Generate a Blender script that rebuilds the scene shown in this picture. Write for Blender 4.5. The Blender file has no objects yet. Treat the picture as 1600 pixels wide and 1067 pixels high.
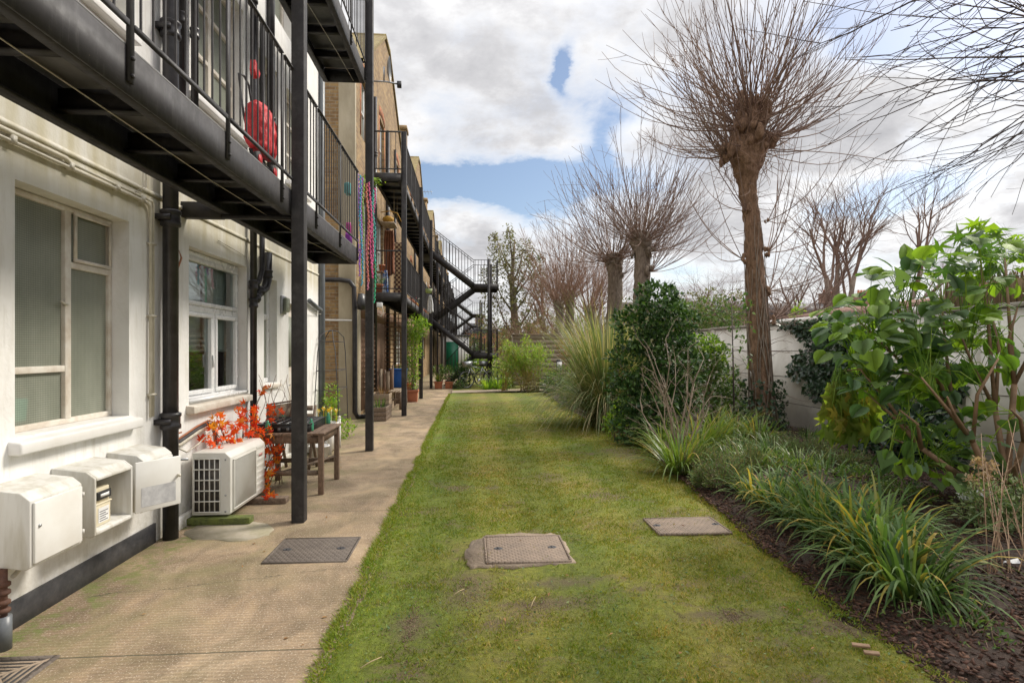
import bpy, math, random
import numpy as np
from mathutils import Vector, Matrix
R = math.radians
random.seed(7); RNG = np.random.default_rng(11)
scene = bpy.context.scene
COL = scene.collection

# ------------------------------------------------------------------ camera
FPX, EYE, YAW = 889.0, 1.5, math.atan(65/889.0)      # 20 mm lens, eye height, small turn to the right
cam = bpy.data.cameras.new('camera'); cam.sensor_width = 36; cam.lens = 36*FPX/1600
cam.shift_y = 11.5/1600; cam.clip_end = 2000; cam.clip_start = 0.05
cam_o = bpy.data.objects.new('camera', cam); COL.objects.link(cam_o)
cam_o.location = (0, 0, EYE); cam_o.rotation_euler = (R(90), 0, -YAW)
scene.camera = cam_o
def ray(u, v):
    a = (u-800)/FPX; s, c = math.sin(YAW), math.cos(YAW)
    return (s+a*c, c-a*s, (545-v)/FPX)
def at(u, v, Y):
    r = ray(u, v); t = Y/r[1]; return Vector((r[0]*t, Y, EYE+r[2]*t))
def atd(u, v, d):
    r = ray(u, v); return Vector((r[0]*d, r[1]*d, EYE+r[2]*d))
def gnd(u, v):
    return atd(u, v, EYE*FPX/(v-545.0))

# ------------------------------------------------------------------ sky, sun, exposure
SUN_EL, SUN_AZ = 42, 62            # azimuth from +Y (down the garden) towards +X (the right-hand wall)
w = bpy.data.worlds.new('World'); scene.world = w; w.use_nodes = True
nt = w.node_tree; nt.nodes.clear()
def N(t, kind, **kw):
    n = t.nodes.new(kind)
    for k, v in kw.items():
        if k.startswith('i_'):
            n.inputs[k[2:].replace('_', ' ')].default_value = v
        else: setattr(n, k, v)
    return n
def M_(t, op, a, b=None, c=None, clamp=False):
    n = t.nodes.new('ShaderNodeMath'); n.operation = op; n.use_clamp = clamp
    for i, x in enumerate((a, b, c)):
        if x is None: continue
        if isinstance(x, (int, float)): n.inputs[i].default_value = x
        else: t.links.new(x, n.inputs[i])
    return n.outputs[0]
def MIX(t, f, a, b, blend='MIX'):
    n = t.nodes.new('ShaderNodeMix'); n.data_type = 'RGBA'; n.blend_type = blend
    for i, x in ((0, f), (6, a), (7, b)):
        if isinstance(x, (int, float)): n.inputs[i].default_value = x
        elif isinstance(x, tuple): n.inputs[i].default_value = (*x[:3], 1)
        else: t.links.new(x, n.inputs[i])
    return n.outputs[2]
def RAMP(t, f, stops, interp='LINEAR'):
    n = t.nodes.new('ShaderNodeValToRGB'); cr = n.color_ramp; cr.interpolation = interp
    while len(cr.elements) < len(stops): cr.elements.new(0.5)
    for e, (p, c) in zip(cr.elements, stops):
        e.position = p; e.color = (*c, 1) if isinstance(c, tuple) else (c, c, c, 1)
    t.links.new(f, n.inputs[0]); return n.outputs[0]
sky = N(nt, 'ShaderNodeTexSky', sky_type='NISHITA', sun_disc=False, sun_elevation=R(SUN_EL), sun_rotation=R(SUN_AZ), dust_density=1.2)
tc = N(nt, 'ShaderNodeTexCoord'); sep = N(nt, 'ShaderNodeSeparateXYZ'); nt.links.new(tc.outputs['Generated'], sep.inputs[0])
X_, Y_, Z_ = sep.outputs
def noise(t, vec, scale, detail=4, rough=0.55, dist=0.0, out='Fac'):
    n = N(t, 'ShaderNodeTexNoise'); n.inputs['Scale'].default_value = scale; n.inputs['Detail'].default_value = detail
    n.inputs['Roughness'].default_value = rough; n.inputs['Distortion'].default_value = dist
    if vec is not None: t.links.new(vec, n.inputs['Vector'])
    return n.outputs[out]
# clouds laid out on a flat layer high above: direction divided by its height
zc = M_(nt, 'ADD', M_(nt, 'MAXIMUM', Z_, 0.0), 0.22)
cmb = N(nt, 'ShaderNodeCombineXYZ'); nt.links.new(M_(nt, 'DIVIDE', X_, zc), cmb.inputs[0]); nt.links.new(M_(nt, 'DIVIDE', Y_, zc), cmb.inputs[1])
cv = cmb.outputs[0]
n1 = noise(nt, cv, 1.5, 9, 0.62, 0.25); n2 = noise(nt, cv, 3.4, 8, 0.68, 0.3); n3 = noise(nt, cv, 0.7, 5, 0.55)
nw = noise(nt, cv, 2.0, 7, 0.65, out='Color'); sw = N(nt, 'ShaderNodeSeparateXYZ'); nt.links.new(nw, sw.inputs[0])
AZ = M_(nt, 'ADD', M_(nt, 'ARCTAN2', X_, Y_), M_(nt, 'MULTIPLY', M_(nt, 'SUBTRACT', sw.outputs[0], 0.5), 0.15)); EL = M_(nt, 'ADD', M_(nt, 'ARCSINE', Z_), M_(nt, 'MULTIPLY', M_(nt, 'SUBTRACT', sw.outputs[1], 0.5), 0.09))
puff = noise(nt, cv, 1.9, 10, 0.6, 0.15)
gaps = None
def gap(u, v, ru, rv, tilt, amp):
    """a patch of clear sky: centre and half sizes as bearing and elevation"""
    global gaps
    r = Vector(ray(u, v)).normalized(); a0, e0 = math.atan2(r.x, r.y), math.asin(r.z)
    ka = math.cos(a0)**2/FPX; ke = 1/FPX*math.cos(a0)
    da = M_(nt, 'SUBTRACT', AZ, a0); de = M_(nt, 'SUBTRACT', EL, e0)
    c, s = math.cos(tilt), math.sin(tilt)
    p = M_(nt, 'ADD', M_(nt, 'MULTIPLY', da, c), M_(nt, 'MULTIPLY', de, s))
    q = M_(nt, 'SUBTRACT', M_(nt, 'MULTIPLY', de, c), M_(nt, 'MULTIPLY', da, s))
    p = M_(nt, 'DIVIDE', p, ru*ka); q = M_(nt, 'DIVIDE', q, rv*ke)
    d2 = M_(nt, 'ADD', M_(nt, 'MULTIPLY', p, p), M_(nt, 'MULTIPLY', q, q))
    g = M_(nt, 'MULTIPLY', M_(nt, 'EXPONENT', M_(nt, 'MULTIPLY', d2, -1.0)), amp)
    gaps = g if gaps is None else M_(nt, 'ADD', gaps, g)
for a in [(740, 292, 150, 30, 0.05, 1.15), (850, 305, 70, 34, 0.2, 0.7), (930, 235, 34, 55, 0.1, 0.42), (882, 102, 14, 30, 0, 0.8), (950, 165, 50, 32, 0, 0.4),
          (1075, 130, 42, 26, 0, 0.3), (1030, 280, 90, 25, 0.2, 0.3), (1450, 25, 130, 45, -0.1, 1.5), (1565, 85, 90, 45, 0, 1.4), (1180, 120, 60, 50, 0, 0.25),
          (1380, 300, 130, 24, 0.1, 1.2), (1070, 420, 60, 20, 0, 0.5), (650, 262, 40, 14, 0, 0.2), (1320, 10, 80, 20, 0, 0.2), (880, 400, 60, 20, 0, 0.1)]:
    gap(*a)
fine = M_(nt, 'MULTIPLY', M_(nt, 'SUBTRACT', n2, 0.5), 0.8)
cover = M_(nt, 'ADD', M_(nt, 'SUBTRACT', M_(nt, 'ADD', M_(nt, 'ADD', 0.62, M_(nt, 'MULTIPLY', M_(nt, 'SUBTRACT', n1, 0.5), 0.9)), fine), gaps), 0)
mask = RAMP(nt, cover, [(0.10, 0.0), (0.32, 0.5), (0.62, 1.0)])
thick = M_(nt, 'ADD', M_(nt, 'ADD', M_(nt, 'MULTIPLY', n3, 0.30), M_(nt, 'MULTIPLY', puff, 0.60)), M_(nt, 'MULTIPLY', M_(nt, 'SUBTRACT', cover, 0.6), 0.42))
ccol = RAMP(nt, thick, [(0.30, (1.0, 1.0, 1.0)), (0.40, (0.88, 0.875, 0.88)), (0.475, (0.64, 0.635, 0.65)), (0.58, (0.46, 0.46, 0.48))])
bg1 = N(nt, 'ShaderNodeBackground'); bg1.inputs[1].default_value = 0.092; nt.links.new(sky.outputs[0], bg1.inputs[0])
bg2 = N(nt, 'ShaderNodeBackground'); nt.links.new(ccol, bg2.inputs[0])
# overcast is brightest overhead: clouds above the view are brightened as added fill
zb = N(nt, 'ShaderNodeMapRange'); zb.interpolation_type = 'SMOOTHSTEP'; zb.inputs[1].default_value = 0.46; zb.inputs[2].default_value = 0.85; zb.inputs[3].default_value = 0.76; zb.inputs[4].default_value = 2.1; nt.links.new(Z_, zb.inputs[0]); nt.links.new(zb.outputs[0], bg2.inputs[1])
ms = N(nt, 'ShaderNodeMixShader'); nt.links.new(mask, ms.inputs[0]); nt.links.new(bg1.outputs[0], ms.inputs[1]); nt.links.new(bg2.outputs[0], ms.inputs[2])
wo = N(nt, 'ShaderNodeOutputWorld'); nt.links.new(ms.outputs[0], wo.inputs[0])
sl = bpy.data.lights.new('sun', 'SUN'); sl.energy = 2.5; sl.angle = R(16); sl.color = (1.0, 0.93, 0.82)
so = bpy.data.objects.new('sun', sl); COL.objects.link(so)
sd = Vector((math.sin(R(SUN_AZ))*math.cos(R(SUN_EL)), math.cos(R(SUN_AZ))*math.cos(R(SUN_EL)), math.sin(R(SUN_EL))))
so.rotation_euler = sd.to_track_quat('Z', 'Y').to_euler()
scene.view_settings.view_transform = 'Standard'; scene.view_settings.look = 'None'
scene.view_settings.exposure = 0.58; scene.view_settings.gamma = 1

# ------------------------------------------------------------------ materials
MT = {}
def mat_begin(name, rough=0.6, metal=0.0, spec=0.5):
    m = bpy.data.materials.new(name); m.use_nodes = True; t = m.node_tree
    b = t.nodes['Principled BSDF']; b.inputs['Roughness'].default_value = rough; b.inputs['Metallic'].default_value = metal
    b.inputs['Specular IOR Level'].default_value = spec
    MT[name] = m; return m, t, b
def pos(t):
    return N(t, 'ShaderNodeNewGeometry').outputs['Position']
def scaled(t, vec, s):
    n = N(t, 'ShaderNodeVectorMath', operation='MULTIPLY'); t.links.new(vec, n.inputs[0]); n.inputs[1].default_value = s; return n.outputs[0]
def bump(t, b, h, strength=0.3, dist=0.01):
    n = N(t, 'ShaderNodeBump'); n.inputs['Strength'].default_value = strength; n.inputs['Distance'].default_value = dist
    t.links.new(h, n.inputs['Height']); t.links.new(n.outputs[0], b.inputs['Normal'])
def basic(name, c1, c2=None, rough=0.6, metal=0.0, scale=6, bstr=0.0, bscale=60, bdist=0.004, spec=0.5, lo=0.35, hi=0.65, stretch=None):
    """plain surface: two tones broken up by noise, an optional fine bump"""
    m, t, b = mat_begin(name, rough, metal, spec); c2 = c2 or tuple(x*0.8 for x in c1)
    p = pos(t)
    if stretch: p = scaled(t, p, stretch)
    f = noise(t, p, scale, 6, 0.6)
    t.links.new(RAMP(t, f, [(lo, c1), (hi, c2)]), b.inputs['Base Color'])
    t.links.new(RAMP(t, noise(t, p, scale*3, 4), [(0.3, rough*0.85), (0.7, min(1, rough*1.15))]), b.inputs['Roughness'])
    if bstr: bump(t, b, noise(t, p, bscale, 5), bstr, bdist)
    return m
def leafmat(name, cols, rough=0.45, transl=0.3, spec=0.4):
    """foliage: each leaf its own tone out of COLS, some light through it"""
    m, t, b = mat_begin(name, rough, 0, spec)
    g = N(t, 'ShaderNodeNewGeometry'); k = len(cols)
    c = RAMP(t, g.outputs['Random Per Island'], [((i+0.5)/k, x) for i, x in enumerate(cols)])
    c = MIX(t, 0.35, c, MIX(t, noise(t, g.outputs['Position'], 3.0, 3), (0.35, 0.35, 0.35), (1.5, 1.5, 1.5)), 'MULTIPLY')
    t.links.new(c, b.inputs['Base Color'])
    tr = N(t, 'ShaderNodeBsdfTranslucent'); t.links.new(MIX(t, 1.0, c, (1.6, 1.7, 0.8), 'MULTIPLY'), tr.inputs[0])
    mx = N(t, 'ShaderNodeMixShader'); mx.inputs[0].default_value = transl
    out = t.nodes['Material Output']; t.links.new(b.outputs[0], mx.inputs[1]); t.links.new(tr.outputs[0], mx.inputs[2]); t.links.new(mx.outputs[0], out.inputs[0])
    return m

# white painted render: faint trowel relief, dirty streaks, yellowed band with painted shade under the walkway, grime near the ground
m, t, b = mat_begin('white_render', 0.75)
p = pos(t); st = scaled(t, p, (1, 5, 0.7))
c = RAMP(t, noise(t, p, 2.2, 6), [(0.35, (0.87, 0.86, 0.835)), (0.7, (0.77, 0.755, 0.72))])
c = MIX(t, M_(t, 'MULTIPLY', RAMP(t, noise(t, st, 3.5, 6, 0.7), [(0.50, 0.0), (0.74, 1.0)]), 0.40), c, (0.50, 0.46, 0.37))
sp = N(t, 'ShaderNodeSeparateXYZ'); t.links.new(p, sp.inputs[0])
low = M_(t, 'MULTIPLY', M_(t, 'SUBTRACT', 0.34, sp.outputs[2], clamp=True), 3.2, clamp=True)
c = MIX(t, M_(t, 'MULTIPLY', low, RAMP(t, noise(t, p, 9, 6, 0.7), [(0.35, 0.0), (0.65, 1.0)])), c, (0.40, 0.37, 0.28))
c = MIX(t, RAMP(t, noise(t, p, 46, 3, 0.6), [(0.74, 0.0), (0.78, 1.0)]), c, (0.30, 0.27, 0.22))
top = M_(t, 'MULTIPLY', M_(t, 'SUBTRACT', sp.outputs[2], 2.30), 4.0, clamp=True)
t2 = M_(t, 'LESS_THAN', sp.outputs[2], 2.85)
c = MIX(t, M_(t, 'MULTIPLY', M_(t, 'MULTIPLY', top, t2), RAMP(t, noise(t, st, 1.6, 6), [(0.3, 0.35), (0.65, 0.95)])), c, (0.55, 0.50, 0.35))  # olive band above the windows: staining plus shade put into the colour
t.links.new(c, b.inputs['Base Color'])
h = M_(t, 'ADD', M_(t, 'MULTIPLY', noise(t, p, 5, 3), 1.2), M_(t, 'MULTIPLY', noise(t, p, 60, 5, 0.6), 0.18)); bump(t, b, h, 0.5, 0.02)

def bricks(name, cA, cB, mortar, extra=None):
    m, t, b = mat_begin(name, 0.85)
    p = pos(t); sp = N(t, 'ShaderNodeSeparateXYZ'); t.links.new(p, sp.inputs[0])
    cb = N(t, 'ShaderNodeCombineXYZ'); t.links.new(M_(t, 'ADD', sp.outputs[0], sp.outputs[1]), cb.inputs[0]); t.links.new(sp.outputs[2], cb.inputs[1])
    br = N(t, 'ShaderNodeTexBrick'); t.links.new(cb.outputs[0], br.inputs['Vector'])
    br.inputs['Scale'].default_value = 1.0; br.inputs['Brick Width'].default_value = 0.225; br.inputs['Row Height'].default_value = 0.075
    br.inputs['Mortar Size'].default_value = 0.008; br.inputs['Mortar Smooth'].default_value = 0.2; br.inputs['Bias'].default_value = -0.1
    br.inputs['Color1'].default_value = (*cA, 1); br.inputs['Color2'].default_value = (*cB, 1); br.inputs['Mortar'].default_value = (*mortar, 1)
    c = MIX(t, 0.6, br.outputs['Color'], RAMP(t, noise(t, p, 1.3, 7, 0.65), [(0.3, (0.45, 0.42, 0.38)), (0.55, (1.0, 1.0, 1.0)), (0.75, (1.3, 1.2, 1.0))]), 'MULTIPLY')
    c = MIX(t, 0.4, c, RAMP(t, noise(t, cb.outputs[0], 11, 4, 0.6), [(0.35, (0.5, 0.45, 0.4)), (0.65, (1.35, 1.28, 1.2))]), 'MULTIPLY')
    t.links.new(c, b.inputs['Base Color'])
    bump(t, b, M_(t, 'ADD', M_(t, 'MULTIPLY', br.outputs['Fac'], -1.0), M_(t, 'MULTIPLY', noise(t, p, 70, 4), 0.5)), 0.7, 0.008)
bricks('stock_brick', (0.40, 0.27, 0.125), (0.24, 0.145, 0.07), (0.34, 0.29, 0.21))
bricks('orange_brick', (0.50, 0.17, 0.06), (0.42, 0.13, 0.05), (0.35, 0.28, 0.2))
bricks('far_brick', (0.30, 0.15, 0.09), (0.22, 0.12, 0.08), (0.28, 0.24, 0.2))

# black paint on steel: chalky, scuffed, dribbles of dust on upright faces
m, t, b = mat_begin('black_steel', 0.6, spec=0.35)
p = pos(t); st = scaled(t, p, (1, 7, 1.0))
c = RAMP(t, noise(t, p, 4, 6, 0.7), [(0.35, (0.028, 0.026, 0.027)), (0.7, (0.052, 0.048, 0.048))])
c = MIX(t, RAMP(t, noise(t, st, 5, 7, 0.75), [(0.52, 0.0), (0.80, 0.40)]), c, (0.17, 0.165, 0.16))
c = MIX(t, RAMP(t, noise(t, p, 60, 4, 0.7), [(0.71, 0.0), (0.77, 0.8)]), c, (0.24, 0.17, 0.12))
t.links.new(c, b.inputs['Base Color']); t.links.new(RAMP(t, noise(t, p, 14, 5), [(0.3, 0.50), (0.7, 0.75)]), b.inputs['Roughness'])
bump(t, b, noise(t, p, 90, 4), 0.12, 0.003)
basic('black_iron', (0.020, 0.018, 0.019), (0.055, 0.05, 0.052), 0.34, 0, 9, 0.35, 45, 0.004, lo=0.4, hi=0.8)
basic('deck_plate', (0.22, 0.215, 0.21), (0.13, 0.125, 0.12), 0.5, 0, 5, 0.2, 120, 0.002)
basic('black_paint', (0.028, 0.028, 0.032), (0.06, 0.058, 0.06), 0.6, 0, 12, 0.5, 30, 0.006)
basic('white_gloss', (0.80, 0.79, 0.77), (0.72, 0.70, 0.66), 0.35, 0, 4, 0.1, 30, 0.003)
basic('upvc', (0.82, 0.82, 0.82), (0.78, 0.78, 0.77), 0.28, 0, 3)
basic('old_white_wood', (0.74, 0.70, 0.62), (0.58, 0.50, 0.41), 0.5, 0, 9, 0.3, 40, 0.003)
basic('cream_metal', (0.66, 0.62, 0.52), (0.52, 0.48, 0.38), 0.45, 0, 8, 0.1, 50, 0.003)
basic('meter_grp', (0.66, 0.65, 0.61), (0.45, 0.42, 0.34), 0.5, 0, 9, 0.12, 40, 0.003, stretch=(1.5, 1.5, 0.22), lo=0.42, hi=0.74)
basic('meter_door', (0.78, 0.775, 0.74), (0.70, 0.68, 0.63), 0.38, 0, 4, 0.05, 40, 0.003)
basic('meter_inner', (0.55, 0.50, 0.40), (0.42, 0.38, 0.30), 0.6, 0, 7)
basic('faded_label', (0.55, 0.55, 0.55), (0.40, 0.40, 0.41), 0.6, 0, 22)
basic('paper_white', (0.78, 0.78, 0.76), (0.70, 0.70, 0.69), 0.6, 0, 14)
basic('ink', (0.06, 0.06, 0.08), None, 0.6)
basic('gas_cream', (0.70, 0.63, 0.46), (0.58, 0.51, 0.36), 0.45, 0, 10)
basic('rust', (0.15, 0.065, 0.035), (0.07, 0.035, 0.025), 0.8, 0, 18, 0.5, 60, 0.004)
basic('ac_case', (0.76, 0.745, 0.69), (0.66, 0.64, 0.575), 0.45, 0, 3, 0.06, 50, 0.003)
basic('ac_dark', (0.035, 0.032, 0.03), (0.09, 0.075, 0.06), 0.6, 0.3, 30)
basic('ac_mark', (0.62, 0.30, 0.28), None, 0.5)
basic('grey_wood', (0.24, 0.175, 0.125), (0.115, 0.08, 0.055), 0.78, 0, 7, 0.5, 40, 0.004, stretch=(8, 1, 8))
basic('table_wood', (0.235, 0.155, 0.105), (0.13, 0.082, 0.055), 0.7, 0, 6, 0.5, 50, 0.003, stretch=(9, 1.2, 4))
basic('warm_wood', (0.36, 0.19, 0.085), (0.22, 0.11, 0.05), 0.6, 0, 7, 0.3, 40, 0.003, stretch=(5, 5, 0.8))
basic('brown_board', (0.25, 0.14, 0.075), (0.13, 0.075, 0.045), 0.7, 0, 7, 0.4, 40, 0.003, stretch=(6, 6, 0.8))
basic('pale_wood', (0.42, 0.33, 0.23), (0.27, 0.205, 0.14), 0.75, 0, 7, 0.4, 40, 0.003, stretch=(6, 1, 6))
basic('fence_wood', (0.40, 0.33, 0.25), (0.24, 0.19, 0.14), 0.8, 0, 6, 0.5, 40, 0.004, stretch=(1, 3, 9))
basic('plastic_black', (0.018, 0.018, 0.019), (0.035, 0.034, 0.034), 0.42, 0, 8)
basic('compost', (0.035, 0.024, 0.016), (0.07, 0.05, 0.035), 0.95, 0, 30, 1.0, 40, 0.02)
basic('terracotta', (0.46, 0.16, 0.075), (0.36, 0.13, 0.065), 0.75, 0, 8, 0.25, 60, 0.003)
basic('stone_trough', (0.36, 0.31, 0.23), (0.22, 0.19, 0.14), 0.85, 0, 7, 0.6, 30, 0.01)
basic('pier_render', (0.46, 0.40, 0.29), (0.33, 0.28, 0.19), 0.85, 0, 3, 0.4, 30, 0.01, stretch=(1, 1, 0.4))
basic('grey_pvc', (0.13, 0.14, 0.15), (0.09, 0.10, 0.105), 0.4, 0, 5)
basic('galvanised', (0.42, 0.43, 0.44), (0.30, 0.31, 0.32), 0.4, 0.7, 12)
basic('chrome', (0.6, 0.6, 0.62), None, 0.25, 0.9, 12)
basic('rubber', (0.03, 0.03, 0.03), None, 0.7)
basic('teal_plastic', (0.01, 0.62, 0.60), (0.01, 0.5, 0.5), 0.4)
basic('blue_plastic', (0.015, 0.11, 0.42), (0.01, 0.08, 0.32), 0.35)
basic('green_paint', (0.012, 0.17, 0.085), (0.01, 0.13, 0.065), 0.45)
basic('green_bottle', (0.08, 0.36, 0.20), (0.05, 0.26, 0.14), 0.25)
basic('red_fabric', (0.62, 0.03, 0.035), (0.42, 0.015, 0.022), 0.55, 0, 14, 0.5, 18, 0.02)
basic('brown_fabric', (0.27, 0.105, 0.05), (0.17, 0.065, 0.035), 0.85, 0, 10, 0.4, 20, 0.02)
basic('white_fabric', (0.72, 0.72, 0.72), (0.6, 0.6, 0.62), 0.85, 0, 10, 0.3, 20, 0.02)
basic('yellow_stuff', (0.55, 0.32, 0.03), (0.40, 0.20, 0.03), 0.7, 0, 12)
basic('copper_pipe', (0.50, 0.22, 0.11), (0.36, 0.15, 0.08), 0.4, 0.5, 12)
basic('cable_white', (0.62, 0.58, 0.48), (0.42, 0.38, 0.30), 0.5, 0, 20)
basic('purple_bag', (0.22, 0.02, 0.30), None, 0.5); basic('magenta_bag', (0.55, 0.02, 0.28), None, 0.5); basic('teal_bag', (0.10, 0.40, 0.40), None, 0.5)
basic('moss_tile', (0.30, 0.25, 0.09), (0.18, 0.12, 0.06), 0.9, 0, 9, 0.6, 22, 0.02)
basic('red_tile', (0.34, 0.20, 0.155), (0.22, 0.145, 0.11), 0.85, 0, 6, 0.8, 30, 0.02)
basic('slate', (0.13, 0.125, 0.125), (0.09, 0.085, 0.085), 0.7, 0, 5, 0.5, 25, 0.02)
basic('reed', (0.42, 0.31, 0.18), (0.25, 0.18, 0.10), 0.9, 0, 4, 0.9, 20, 0.02, stretch=(14, 14, 0.6))
basic('garden_wall', (0.80, 0.78, 0.73), (0.62, 0.59, 0.53), 0.85, 0, 1.7, 0.5, 9, 0.02, stretch=(1, 1, 0.8))
basic('coping', (0.45, 0.42, 0.37), (0.28, 0.255, 0.22), 0.85, 0, 8, 0.5, 30, 0.01)
basic('room_wall', (0.32, 0.30, 0.26), None, 0.9); basic('room_floor', (0.12, 0.08, 0.05), None, 0.7)
basic('blind', (0.72, 0.74, 0.70), (0.66, 0.68, 0.64), 0.8)
basic('moss', (0.17, 0.20, 0.04), (0.10, 0.12, 0.035), 0.95, 0, 12, 1.0, 30, 0.02)
basic('juniper_wood', (0.22, 0.15, 0.10), None, 0.9)
for nm, cc in (('violet', (0.42, 0.16, 0.62)), ('cyan', (0.04, 0.42, 0.62)), ('lime', (0.36, 0.55, 0.12)), ('pink', (0.75, 0.10, 0.30)), ('rose', (0.72, 0.22, 0.34)), ('jade', (0.03, 0.48, 0.24)), ('aqua', (0.06, 0.5, 0.45)), ('coral', (0.7, 0.2, 0.12))):
    basic('bead_'+nm, cc, None, 0.3)

# bark with vertical ridges
def bark(name, a, c, sc=7):
    m, t, b = mat_begin(name, 0.9); p = scaled(t, pos(t), (3.2, 3.2, 0.75))
    f = noise(t, p, sc, 8, 0.7, 0.6)
    t.links.new(RAMP(t, f, [(0.3, tuple(x*0.35 for x in a)), (0.5, a), (0.72, c)]), b.inputs['Base Color']); bump(t, b, f, 1.0, 0.05)
bark('bark', (0.25, 0.145, 0.085), (0.42, 0.27, 0.175)); bark('bark_grey', (0.21, 0.16, 0.12), (0.36, 0.30, 0.235)); bark('bark_smooth', (0.27, 0.21, 0.16), (0.38, 0.31, 0.24), 4)
basic('twig', (0.17, 0.10, 0.075), (0.27, 0.18, 0.13), 0.75, 0, 4); basic('twig_dark', (0.050, 0.036, 0.034), (0.09, 0.06, 0.05), 0.7, 0, 4)
basic('twig_pale', (0.36, 0.28, 0.21), (0.23, 0.17, 0.12), 0.8, 0, 6); basic('twig_rust', (0.23, 0.135, 0.09), (0.32, 0.20, 0.14), 0.85, 0, 4)
basic('cane', (0.50, 0.36, 0.10), (0.33, 0.30, 0.10), 0.5, 0, 6); basic('stem_tan', (0.33, 0.205, 0.12), (0.20, 0.125, 0.07), 0.7, 0, 8)

leafmat('leaf_laurel', [(0.024, 0.056, 0.016), (0.040, 0.095, 0.024), (0.065, 0.135, 0.032), (0.12, 0.20, 0.055)], 0.42, 0.22, 0.35)
leafmat('leaf_yellowgreen', [(0.13, 0.24, 0.03), (0.20, 0.33, 0.04), (0.30, 0.40, 0.05)], 0.45, 0.4)
leafmat('leaf_shrub', [(0.05, 0.10, 0.025), (0.08, 0.15, 0.035), (0.12, 0.19, 0.05), (0.17, 0.22, 0.06)], 0.5, 0.3)
leafmat('leaf_big', [(0.075, 0.16, 0.035), (0.11, 0.22, 0.03), (0.16, 0.28, 0.03), (0.26, 0.40, 0.035), (0.06, 0.13, 0.045), (0.085, 0.15, 0.06), (0.21, 0.35, 0.03)], 0.55, 0.38, 0.25)
m = MT['leaf_big']; t = m.node_tree; b = t.nodes['Principled BSDF']; src = b.inputs['Base Color'].links[0].from_socket; gg = N(t, 'ShaderNodeNewGeometry')
t.links.new(MIX(t, M_(t, 'MULTIPLY', gg.outputs['Backfacing'], 0.35), src, (0.20, 0.27, 0.17)), b.inputs['Base Color']); bump(t, b, noise(t, gg.outputs['Position'], 55, 3), 0.5, 0.01)
leafmat('leaf_droop', [(0.16, 0.24, 0.035), (0.26, 0.33, 0.06), (0.12, 0.19, 0.03), (0.38, 0.30, 0.07), (0.20, 0.27, 0.04)], 0.5, 0.55)
leafmat('leaf_ivy', [(0.018, 0.045, 0.020), (0.028, 0.065, 0.026), (0.045, 0.085, 0.038)], 0.35, 0.12, 0.5)
leafmat('leaf_orange', [(0.80, 0.07, 0.01), (0.85, 0.17, 0.015), (0.70, 0.035, 0.01), (0.75, 0.30, 0.03)], 0.5, 0.4)
leafmat('leaf_bamboo', [(0.16, 0.26, 0.04), (0.22, 0.34, 0.05), (0.30, 0.40, 0.08), (0.36, 0.40, 0.10)], 0.45, 0.4)
leafmat('leaf_strap', [(0.050, 0.098, 0.030), (0.075, 0.14, 0.040), (0.11, 0.185, 0.050), (0.16, 0.23, 0.075), (0.10, 0.155, 0.05), (0.44, 0.32, 0.07)], 0.55, 0.35, 0.22)
leafmat('leaf_strap_warm', [(0.10, 0.16, 0.03), (0.14, 0.21, 0.04), (0.20, 0.25, 0.05), (0.08, 0.15, 0.03), (0.36, 0.27, 0.08)], 0.4, 0.3)
leafmat('leaf_pampas', [(0.14, 0.19, 0.07), (0.20, 0.25, 0.10), (0.11, 0.16, 0.06), (0.36, 0.32, 0.17), (0.45, 0.37, 0.21)], 0.5, 0.3)
leafmat('leaf_juniper', [(0.07, 0.15, 0.05), (0.11, 0.20, 0.06), (0.17, 0.25, 0.07), (0.26, 0.24, 0.08)], 0.6, 0.15)
leafmat('leaf_eucalypt', [(0.11, 0.12, 0.055), (0.17, 0.17, 0.085), (0.24, 0.22, 0.12)], 0.5, 0.3)
leafmat('leaf_variegated', [(0.16, 0.24, 0.08), (0.45, 0.50, 0.30), (0.10, 0.16, 0.05)], 0.45, 0.3)
leafmat('flower_dry', [(0.60, 0.42, 0.28), (0.45, 0.28, 0.18), (0.7, 0.55, 0.40)], 0.8, 0.3)
leafmat('leaf_brown', [(0.25, 0.13, 0.05), (0.36, 0.20, 0.08), (0.16, 0.08, 0.04)], 0.7, 0.3)
leafmat('mulch_chip', [(0.038, 0.016, 0.009), (0.075, 0.031, 0.018), (0.020, 0.010, 0.007), (0.13, 0.066, 0.040)], 0.85, 0.0)
leafmat('earth_crumb', [(0.15, 0.10, 0.06), (0.10, 0.065, 0.04), (0.20, 0.14, 0.09)], 0.95, 0.0)
leafmat('petal_yellow', [(0.75, 0.50, 0.02)], 0.5, 0.3); leafmat('petal_white', [(0.75, 0.75, 0.70)], 0.5, 0.2)
leafmat('petal_pink', [(0.65, 0.12, 0.22), (0.7, 0.25, 0.3)], 0.5, 0.2)
grassm = leafmat('grass_blade', [(0.115, 0.165, 0.012), (0.172, 0.215, 0.016), (0.24, 0.245, 0.030), (0.35, 0.265, 0.085), (0.20, 0.205, 0.02)], 0.55, 0.3)
t = grassm.node_tree; b = t.nodes['Principled BSDF']; src = b.inputs['Base Color'].links[0].from_socket; gp_ = pos(t)
sp = N(t, 'ShaderNodeSeparateXYZ'); t.links.new(gp_, sp.inputs[0])
tone = RAMP(t, noise(t, gp_, 1.15, 6, 0.7, 0.3), [(0.32, (0.62, 0.98, 0.50)), (0.46, (0.88, 1.0, 0.75)), (0.58, (1.10, 0.98, 0.95)), (0.70, (1.25, 0.82, 0.95))])
lfm = M_(t, 'MULTIPLY', M_(t, 'SUBTRACT', 0.0, sp.outputs[0]), 1.8, clamp=True)
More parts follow.
